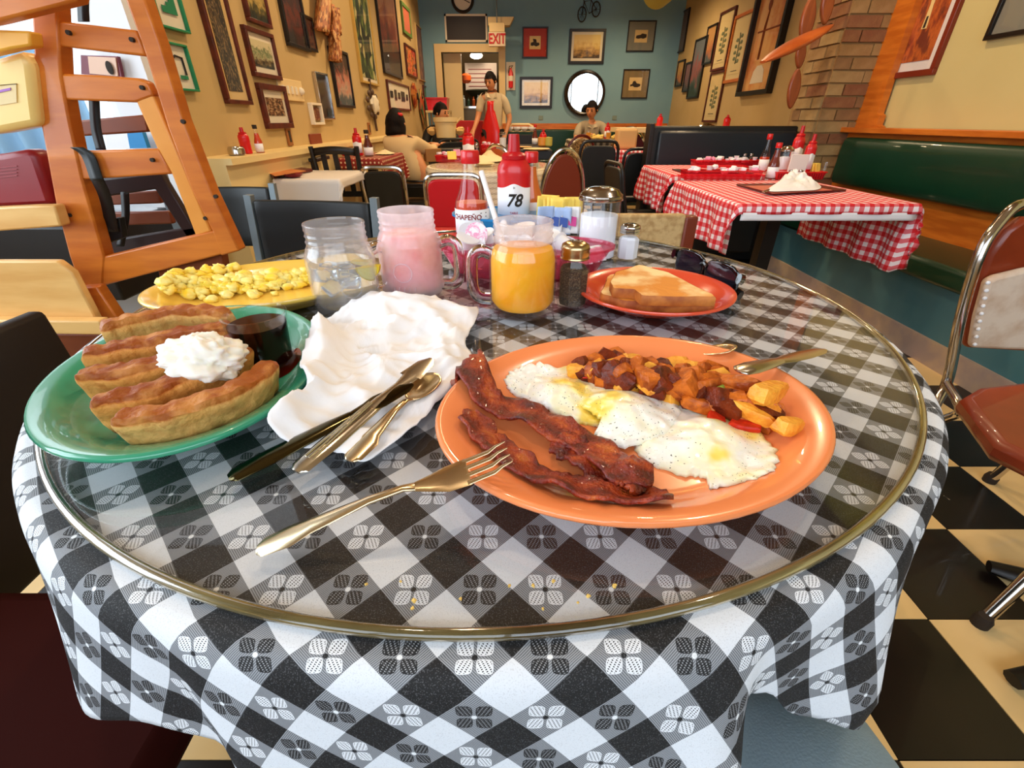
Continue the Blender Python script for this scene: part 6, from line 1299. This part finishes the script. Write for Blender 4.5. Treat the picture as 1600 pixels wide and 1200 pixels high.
# behind the booth
squeeze(2.12, 5.12, .90, .11, .034, 'red bottle top rising behind the booth near the brick pillar', lab=False)
squeeze(1.15, 6.2, .77, .17, .035, 'red ketchup bottle on the table of the seated man', lab=True)
tag(B().bx(1.05, 2.45, 5.0, 5.5, .86, .90).build('half_wall_cap', m_cream), 'cream ledge behind the black booth', 'ledge')
squeeze(1.48, 5.2, .90, .12, .03, 'red bottle on the cream ledge behind the booth', lab=False)
# left ledge and tables
p = onx(383, 238, -1.28); squeeze(-1.27, p.y, .826, .11, .026, 'red squeeze bottle on the left ledge', lab=False); sauce(-1.24, p.y+.07, .826, .12, .02, 'clear bottle with a dark cap on the left ledge', m_ink, m_os, .5)
tag(B().lathe([(.03, .826), (.036, .83), (.036, .85), (.03, .862), (0, .864)], 24, c=(-1.26, p.y-.11, 0)).build('lidded_jar', m_chrome), 'low metal-lidded jar left of the ledge bottles', 'jar')
o = tray([(400, 266), (428, 279), (489, 268), (445, 261)], .718, 'brown framed tray on the white-clothed table', m_menu, .014, 'serving_tray', 'tray'); B().prism([onz(x, y, .733) for x, y in [(410, 266.5), (430, 275.5), (478, 267.5), (445, 263)]], (0, 0, .002)).build('tray_floor', m_menp, o)
tag(B().lathe([(.02, .718), (.035, .72), (.05, .735), (.047, .735), (.03, .724), (0, .722)], 24, c=(-1.10, 2.47, 0)).build('small_dish', mat('dark red dish', (130, 16, 26), .4)), 'small dark red dish on the white-clothed table', 'dish')
squeeze(-1.09, 3.58, .748, .17, .032, 'ketchup bottle on the dotted table', lab=True); sauce(-1.0, 3.52, .748, .16, .032, 'dark red sauce bottle right of the ketchup on the dotted table', m_ink, mat('dark red sauce', (90, 14, 14), .3), .8)
tag(B().ball((-1.12, 3.40, .775), (.04, .03, .024)).build('red_tomato_dish', m_red), 'round red squeeze container on the dotted table', 'container')
nb = blob([Vector((x, y, .749)) for x, y in [(-1.0, 3.66), (-.885, 3.64), (-.885, 3.80), (-.98, 3.82)]], lambda q, x, y: .004+.02*(1-q)*(1+2*nz(x, y, 14)), 40, 8); tag(nb.build('napkin', mat('cream napkin', (236, 216, 170), .8), ang=180), 'cream napkin on the right of the dotted table', 'napkin')
# round table 2 things
z2 = .708
creamer_tray(680, 253, 730, 253, z2, 12, 'red basket of creamers on the round white table', 'round white table')
squeeze(-.318, 3.70, z2, .215, .043, 'ketchup bottle with a white label on the round white table', lab=True)
p = Vector((-.25, 3.48, 0)); shaker(p.x, p.y+.12, z2, .12, .015, 'slim metal-topped shaker on the round white table', m_pepp, '', k=0); shaker(p.x-.05, p.y+.02, z2, .07, .014, 'glass salt shaker behind the creamers on the round white table', m_salt, '', k=0)
packet(Vector((-.40, 3.34, z2+.055)), .06, .05, .3, -.3, m_yp, 'yellow packet standing in the creamers of the round white table', None); packet(Vector((-.37, 3.36, z2+.07)), .05, .04, -.3, -.3, m_pk, 'pink packet standing in the creamers of the round white table', None)
nb = blob([onz(x, y, z2) for x, y in [(738, 252), (742, 244), (765, 246), (782, 240), (792, 244), (785, 252), (760, 254)]], lambda q, x, y: .004+.03*(1-q)*(1+2*nz(x, y, 9)), 40, 8); tag(nb.build('napkin', mat('cream napkin', (236, 216, 170), .8), ang=180), 'cream napkin and bread on the round white table', 'napkin')
def rcirc(px, py, z, r, label, m, name='plate', cat='plate'):
    p = onz(px, py, z); return tag(B().lathe([(0, z+.001), (r*.6, z), (r, z+.012), (r*.97, z+.014), (r*.6, z+.005), (0, z+.005)], 32, c=(p.x, p.y, 0)).build(name, m), label, cat)
rcirc(815, 256, z2, .10, 'dark oval plate on the right of the round white table', mat('dark plate', (60, 50, 36), .3)); rcirc(757, 258, z2, .07, 'pale round plate near the front of the round white table', m_cream)
creamer_tray(752, 234, 776, 234, .737, 7, 'small red basket of creamers on the dark square table', 'dark square table'); p = Vector((-.09, 4.9, 0)); dispenser(p.x, p.y+.05, .737, .13, .035, 'sugar jar on the dark square table')
B_ = [(848, 222, 'left', (236, 160, 70)), (858, 221, 'right', (200, 190, 90))]
for px, py, wd, c in B_: p = Vector(((px-800)/812*5.1, 5.1, .737)); tag(B().lathe([(.03, 0), (.04, .01), (.04, .08), (0, .085)], 20, c=(p.x, p.y, .737)).build('condiment_pot', mat('pot '+wd, c, .4)), wd+' small condiment pot on the dark square table', 'pot')
p = Vector((.24, 5.05, .737)); sauce(p.x, p.y+.3, .737, .19, .03, 'tall sauce bottle on the dark square table', m_red, mat('brown sauce', (110, 30, 14), .3), .8); squeeze(p.x+.07, p.y+.05, .737, .15, .035, 'red squeeze bottle on the dark square table', lab=False)
rcirc(838, 234.5, .737, .12, 'pale plate on the dark square table', m_cream); rcirc(818, 231.5, .737, .08, 'small plate of bread on the dark square table', mat('bread plate', (226, 180, 110), .5))
# cream pot on the chair, cup rack
c = ony(697, 204, 5.3); t = thing('large_pot', 'large cream-coloured pot standing on a black chair', 'pot', (c.x, 5.3, .80)); B().lathe([(.085, .805), (.10, .81), (.11, .945), (.122, .95), (.122, .99), (.115, .99), (.10, .95), (0, .945)], 36, c=(c.x, 5.3, 0)).build('pot_body', m_cream, t); B().tube([(c.x+.10, 5.3, .93), (c.x+.16, 5.3, .985)], .008).build('ladle_handle', m_cream, t)
for s_, L in ((-1, 'left'), (1, 'right')): tag(B().ball((c.x+s_*.145, 5.32, .87), (.05, .05, .035), wob=.5).build('bread_roll', mat('bread roll', (224, 180, 110), .7)), 'pale bread roll on the '+L+' of the large cream pot', 'bread')
t = thing('cup_rack', 'black rack with a row of white bowls below the blue wall', 'rack', (.0, 7.5, .8)); a, b = ony(790, 214, 7.4), ony(837, 194, 7.4)
B().bx(a.x, b.x, 7.35, 7.6, .55, .78).build('cabinet', m_blackwood, t); B().tube([(a.x, 7.4, b.z-.06), (a.x+.1, 7.4, b.z), (b.x-.1, 7.4, b.z), (b.x, 7.4, b.z-.05)], .012).build('top_rail', m_cream, t); B().bx(a.x, b.x, 7.38, 7.45, .82, .83).build('shelf', m_cream, t)
for k in range(4): tag(B().lathe([(.02, .831), (.05, .86), (.05, .885), (.046, .885), (0, .85)], 16, c=(a.x+.06+k*.105, 7.38, 0)).build('bowl', m_white), 'white bowl on the black rack', 'bowl', 'bowls on the rack')
tag(B().bx(.02, .10, 7.0, 7.1, 0, 1.0).build('unused', m_red), '', '') if 0 else None
# table of the man
rr = random.Random(12)
for k in range(9):
    x = .92+.075*k; y = 6.05+rr.random()*.25; kind = k % 3
    if kind == 0:
        t = thing('tumbler', 'amber glass on the table of the seated man', 'glass', (x, y, .762), group='amber glasses'); B().lathe([(.028, 0), (.034, .10), (.03, .10), (.025, .005), (0, .005)], 16, c=(x, y, .762)).build('glass_wall', m_glass, t); B().lathe([(.024, .006), (.028, .075), (0, .075)], 16, c=(x, y, .762)).build('drink', mat('amber drink', (226, 150, 50), .3), t)
    else: tag(B().ball((x, y, .79), (.045, .04, .028), wob=.6, seed=k).build('food_heap', mat('yellow food', (240, 206, 110), .6)), 'pale yellow heap of food on the table of the seated man', 'food', 'food on the far table')
t = thing('tumbler', 'empty glass jar at the right end of the far table', 'glass', (1.62, 6.1, .762)); B().lathe([(.04, 0), (.05, .12), (.045, .12), (.04, .006), (0, .006)], 20, c=(1.62, 6.1, .762)).build('glass_wall', m_glass, t)
tag(B().ball((1.02, 4.62, .77), (.06, .05, .035), wob=.5).build('napkin', mat('orange napkin', (236, 140, 90), .7)), 'orange napkin on the small gingham table', 'napkin')
tag(B().bx(.94, 1.12, 4.55, 4.7, .738, .90).build('paper_bag', mat('tan paper', (214, 170, 110), .7), bev=.02), 'tan paper bag on the small gingham table', 'bag')
tag(B().box((-.70, 4.42, .70), (.14, .10, .10), .4).build('cardboard_box', mat('cardboard', (158, 112, 62), .8), bev=.003), 'brown cardboard box beside the seated woman', 'box')
# ================================================================ PEOPLE
def skinned(name, V, E, rad, m, par, root=0, sub=2):
    me = bpy.data.meshes.new(name); me.from_pydata([tuple(v) for v in V], E, []); me.materials.append(m); o = bpy.data.objects.new(name, me); col.objects.link(o); o.parent = par
    q = o.modifiers.new('k', 'SKIN'); q.use_smooth_shade = True
    for i, r_ in enumerate(rad): me.skin_vertices[0].data[i].radius = (r_, r_) if isinstance(r_, (int, float)) else r_
    me.skin_vertices[0].data[root].use_root = True
    s = o.modifiers.new('u', 'SUBSURF'); s.levels = sub; s.render_levels = sub; return o
m_skin = mat('skin', (206, 140, 96), .5, sss=.1); m_hair = mat('dark hair', (12, 7, 6), .75, c2=(24, 14, 10), sc_=40, spec=.2)
def person(loc, label, J, shirt, pants, look, hair='short', apron=None, sleeves='short', s=1.0, shirtm2=None):
    """J: joints relative to loc (x right, y away, z up): pel che neck head, (shL elL wrL) (shR elR wrR), (hpL knL anL) (hpR knR anR)"""
    t = thing('person', label, 'person', loc); V, E, Rr = [], [], []
    def ad(p, r_, par=None):
        V.append(Vector(p)*1.0); Rr.append(r_*s if isinstance(r_, (int, float)) else (r_[0]*s, r_[1]*s))
        if par is not None: E.append((par, len(V)-1))
        return len(V)-1
    pel = ad(J['pel'], .115); ch = ad(J['che'], .125, pel); nk0 = ad(Vector(J['neck'])*.85+Vector(J['che'])*.15, .075, ch); nk = ad(J['neck'], .05, nk0); hd = ad(Vector(J['head'])*.4+Vector(J['neck'])*.6, .05, nk)
    L = Vector(look).normalized()
    for sd in 'LR':
        sh, el, wr = J['arm'+sd]; a = ad(sh, .058, nk0); b = ad(el, .042, a); w_ = ad(wr, .028, b); d = (Vector(wr)-Vector(el)).normalized(); sdv = d.cross(Vector((0, 0, 1))); sdv = sdv.normalized() if sdv.length > .1 else Vector((1, 0, 0)); up = sdv.cross(d)
        pm = ad(Vector(wr)+d*.05*s, (.036, .018), w_)
        for k, o_ in enumerate((-.028, -.009, .009, .027)):
            f1 = ad(Vector(wr)+(d*.085+sdv*o_)*s, .010, pm); ad(Vector(wr)+(d*(.115+.008*(1.5-abs(k-1.5)))+sdv*o_*1.1-up*.02)*s, .008, f1)
        th_ = ad(Vector(wr)+(d*.045+sdv*.045)*s, .011, w_); ad(Vector(wr)+(d*.075+sdv*.05-up*.01)*s, .009, th_)
        hp, kn, an = J['leg'+sd]; a = ad(hp, .085, pel); b = ad(kn, .06, a); c = ad(an, .042, b); ad(Vector(an)+Vector((0, L.y*.13*s, -.03*s)), .035, c)
    skinned('body', V, E, Rr, m_skin, t)
    # head: shaped ball turned towards look
    H = Vector(J['head']); sdv = L.cross(Vector((0, 0, 1))).normalized(); up = sdv.cross(L).normalized(); mb = B(); v = []; n, m_ = 20, 14
    for j in range(m_+1):
        ph = pi*j/m_
        for k in range(n):
            a = 2*pi*k/n; f_, r_, u_ = sin(ph)*cos(a), sin(ph)*sin(a), cos(ph); ww = 1-.22*max(0, -u_)
            v.append(H+(L*(f_*.092*ww+(.006 if u_ < 0 and f_ > 0 else 0))+sdv*(r_*.075*ww)+up*(u_*.115))*s)
    mb.add(v, [(j*n+k, (j+1)*n+k, (j+1)*n+(k+1) % n, j*n+(k+1) % n) for j in range(m_) for k in range(n)])
    for sg_ in (-1, 1): mb.ball(H+(sdv*.076*sg_)*s, .018*s, 8, 6)
    mb.tube([H+(L*.085+up*.015)*s, H+(L*.112-up*.018)*s, H+(L*.088-up*.028)*s], [.008*s, .013*s, .01*s], 8)
    hd_ = mb.build('head', m_skin, t, world=False, ang=180)
    for sg_ in (-1, 1): B().ball(H+(L*.083+sdv*.03*sg_+up*.01)*s, .010*s, 8, 6).build('eye', m_ink, hd_, world=False); B().tube([H+(L*.086+sdv*.042*sg_+up*.03)*s, H+(L*.090+sdv*.016*sg_+up*.032)*s], .004*s, 5).build('eyebrow', m_hair, hd_, world=False)
    B().tube([H+(L*.086-sdv*.022-up*.052)*s, H+(L*.094-up*.054)*s, H+(L*.086+sdv*.022-up*.052)*s], .005*s, 6).build('mouth', mat('lips', (160, 70, 60), .5), hd_, world=False)
    hb = B(); v = []
    zl = -.95 if hair == 'bob' else -.1
    for j in range(m_+1):
        ph = pi*j/m_
        for k in range(n):
            a = 2*pi*k/n; f_, r_, u_ = sin(ph)*cos(a), sin(ph)*sin(a), cos(ph); fr = f_ > .35
            uu = max(u_, (.45 if fr else zl)); k1 = 1.15+.09*mn.noise(Vector((a*2, ph*3, 1))); drop = (-.06*(1-u_) if hair == 'bob' and not fr else 0)
            if hair == 'bob' and u_ < 0 and not fr: sc_ = 1.16; f_, r_ = f_/max(.5, sin(ph))*.9, r_/max(.5, sin(ph)); q = H+(L*(f_*.092)*sc_+sdv*(r_*.08)*sc_+up*(max(uu, -.85)*.12))*s
            else:
                hq = min(1, sqrt(max(0, 1-uu*uu))/max(.05, sin(ph))) if uu > u_ else 1
                q = H+(L*(f_*.092*k1*hq-.006)+sdv*(r_*.078*k1*hq)+up*(uu*.118*k1+drop*.2-.004))*s
            v.append(q)
    hb.add(v, [(j*n+k, (j+1)*n+k, (j+1)*n+(k+1) % n, j*n+(k+1) % n) for j in range(m_) for k in range(n)]); hb.build('hair', m_hair, t, world=False, ang=180)
    # shirt
    V, E, Rr = [], [], []; pel = ad(Vector(J['pel'])+Vector((0, 0, -.02)), .130); ch = ad(J['che'], .142, pel); nk0 = ad(Vector(J['neck'])*.85+Vector(J['che'])*.15, .085, ch); 0
    for sd in 'LR':
        sh, el, wr = [Vector(q) for q in J['arm'+sd]]; a = ad(sh, .072, nk0)
        if sleeves == 'short': b = ad(sh+(el-sh)*.85, .056, a)
        else: b = ad(el, .055, a); ad(el+(wr-el)*.8, .042, b)
    skinned('shirt', V, E, Rr, shirt, t)
    V, E, Rr = [], [], []; pel = ad(J['pel'], .128)
    for sd in 'LR': hp, kn, an = J['leg'+sd]; a = ad(hp, .098, pel); b = ad(kn, .074, a); ad(Vector(kn)+(Vector(an)-Vector(kn))*.9, .055, b)
    skinned('trousers', V, E, Rr, pants, t)
    for sd in 'LR': an = Vector(J['leg'+sd][2]); B().ball(an+Vector((0, L.y*.06, -.025))*s, (.045*s, .12*s, .04*s)).build('shoe', m_ink, t, world=False)
    if apron:
        c = Vector(J['che']); p = Vector(J['pel']); F = L.copy(); F.z = 0; F.normalize(); Sx = Vector((F.y, -F.x, 0)); N_ = Vector(J['neck'])
        def ap(u, v_):
            zc = N_.z-.10*s+(p.z-.28*s-(N_.z-.10*s))*v_; hw = (.06+.10*min(1, max(0, v_-.15)*2.6))*s; q = (u-.5)*2; ctr = c+(p-c)*min(1, max(0, v_*1.6-.2)); return ctr+F*(.158*s*sqrt(max(0, 1-(q*.72)**2)))+Sx*(hw*q)+Vector((0, 0, zc-ctr.z))
        B().grid(ap, 14, 14).build('apron', m_red, t, world=False, solid=.006)
        for sg_ in (-1, 1): B().tube([ap((sg_+1)/2, 0), N_+Sx*.06*sg_*s, N_-F*.05*s], .008, 6).build('apron_strap', m_red, t, world=False)
    return t
m_beige = mat('beige blouse', (206, 178, 132), .8); m_wsh = mat('off white shirt', (196, 178, 146), .8); m_dkp = mat('black trousers', (20, 18, 18), .7)
# standing cook
person((-.27, 7.3, 0), 'standing cook in a red bib apron with rolled sleeves at the kitchen doorway', dict(pel=(0, 0, .80), che=(.02, .02, 1.08), neck=(0, 0, 1.28), head=(-.02, -.03, 1.41),
    armL=((-.15, -.02, 1.22), (-.20, -.08, 1.0), (-.26, -.20, .84)), armR=((.17, .02, 1.20), (.24, .0, .98), (.18, -.1, .80)),
    legL=((-.09, 0, .76), (-.10, 0, .42), (-.10, 0, .07)), legR=((.09, 0, .76), (.10, 0, .42), (.10, 0, .07))), m_wsh, m_dkp, (-.45, -1, -.35), apron=True, s=.92)
# seated man
person((1.13, 7.35, 0), 'seated man in a grey open-collared shirt below the round mirror, looking down to his right', dict(pel=(0, .1, .50), che=(0, .05, .76), neck=(0, .0, .94), head=(-.02, -.04, 1.08),
    armL=((-.17, 0, .88), (-.23, -.12, .72), (-.10, -.28, .78)), armR=((.17, 0, .88), (.24, -.12, .70), (.14, -.28, .76)),
    legL=((-.1, 0, .47), (-.12, -.38, .46), (-.12, -.36, .07)), legR=((.1, 0, .47), (.12, -.38, .46), (.12, -.36, .07))), mat('grey shirt', (170, 156, 130), .8), m_dkp, (-.5, -1, -.25), s=.95)
# seated woman from behind
wp = person((-.86, 4.25, 0), 'seated woman in a beige blouse with a dark bob, seen from behind', dict(pel=(.04, 0, .48), che=(-.04, .04, .68), neck=(-.10, .12, .835), head=(-.13, .16, .935),
    armL=((-.19, .08, .80), (-.20, .28, .70), (-.06, .42, .76)), armR=((.04, .08, .79), (.15, .25, .72), (.14, .44, .76)),
    legL=((0, .05, .45), (-.05, .42, .46), (-.05, .42, .07)), legR=((.12, .05, .45), (.20, .38, .46), (.22, .38, .07))), m_beige, mat('beige trousers', (196, 160, 116), .8), (.2, 1, -.35), hair='bob', sleeves='long', s=.92)
B().tube([Vector((.06, 0, .52))+Vector((.135*cos(a), .135*sin(a), 0)) for a in [2*pi*k/20 for k in range(20)]], .010, 6, closed=True).build('apron_tie', m_blackwood, wp, world=False)
B().grid(lambda u, v: (-.075-.02*v+.0*u, -.07+.14*u, .52-.30*v), 4, 8).build('apron_side', m_red, wp, world=False, solid=.01)
B().ball((-.085, .13, 1.005), (.03, .02, .015)).build('hair_clip', m_red, wp, world=False)
B().tube([(.06, 0, 0), (.06, 0, .36)], .03).bx(-.12, .24, -.14, .2, .33, .36) if 0 else None
chair('black_chair', -.80, 4.25, 0, 'black chair under the seated woman', w_=.34, d=.30, sh=.36, zb0=.40, zt=.50, pad=m_black, frame=m_blackwood)
# person behind the cream pot
person((-.86, 6.2, 0), 'dark-haired person in dark clothes mostly hidden behind the cream pot', dict(pel=(0, 0, .48), che=(0, 0, .72), neck=(0, 0, .90), head=(.02, -.01, 1.03),
    armL=((-.15, 0, .84), (-.2, -.1, .68), (-.1, -.25, .72)), armR=((.15, 0, .84), (.2, -.1, .68), (.1, -.25, .72)), legL=((-.1, 0, .45), (-.1, -.35, .44), (-.1, -.35, .07)), legR=((.1, 0, .45), (.1, -.35, .44), (.1, -.35, .07))), m_dkp, m_dkp, (1, -.5, -.1), s=.92)
# the diner whose knee shows below the cloth
m_jean = mat('pale blue denim', (150, 174, 188), .8, c2=(168, 190, 202), sc_=9, bump=.3, bs=500)
t = thing('person', 'lap and knee of a diner in pale blue jeans below the front of the tablecloth', 'person', (.12, -.3, 0)); V = [(0, -.10, .46), (.09, .0, .47), (.115, .25, .49), (.135, .50, .49), (.15, .54, .27), (.15, .54, .08), (-.09, 0, .48), (-.11, .2, .44), (-.12, .36, .42), (-.13, .40, .22), (-.13, .40, .08), (0, -.16, .56)]
skinned('jeans', V, [(0, 1), (1, 2), (2, 3), (3, 4), (4, 5), (0, 6), (6, 7), (7, 8), (8, 9), (9, 10), (0, 11)], [.13, .095, .085, .072, .06, .045, .095, .08, .066, .055, .045, .13], m_jean, t)
for x, y in ((.15, .56), (-.13, .42)): B().ball((x, y+.05, .04), (.045, .12, .04)).build('shoe', m_ink, t, world=False)
nb = blob([Vector((.03, .03, .52)), Vector((.14, .03, .53)), Vector((.15, .09, .54)), Vector((.03, .10, .53))], lambda q, x, y: .01*(1-q)*(1+2*nz(x, y, 20)), 40, 8)
# added black block standing in for the deep shade at the lower left
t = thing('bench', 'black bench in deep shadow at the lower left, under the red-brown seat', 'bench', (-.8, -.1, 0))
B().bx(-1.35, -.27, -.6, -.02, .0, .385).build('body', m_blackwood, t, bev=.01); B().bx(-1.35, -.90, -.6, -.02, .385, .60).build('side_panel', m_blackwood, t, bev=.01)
# shirt collars
for pn, (cx, cy, cz) in (('person', (-.27, 7.3, 1.27)), ('person.001', (1.13, 7.35, .92))):
    o = bpy.data.objects[pn]
    for s_ in (-1, 1): B().prism([(cx+s_*.055, cy-.03, cz+.02), (cx+s_*.012, cy-.085, cz-.05), (cx+s_*.07, cy-.10, cz-.035)], (0, -.01, 0)).build('collar', m_wsh if pn == 'person' else mat('grey shirt', (170, 156, 130), .8), o)
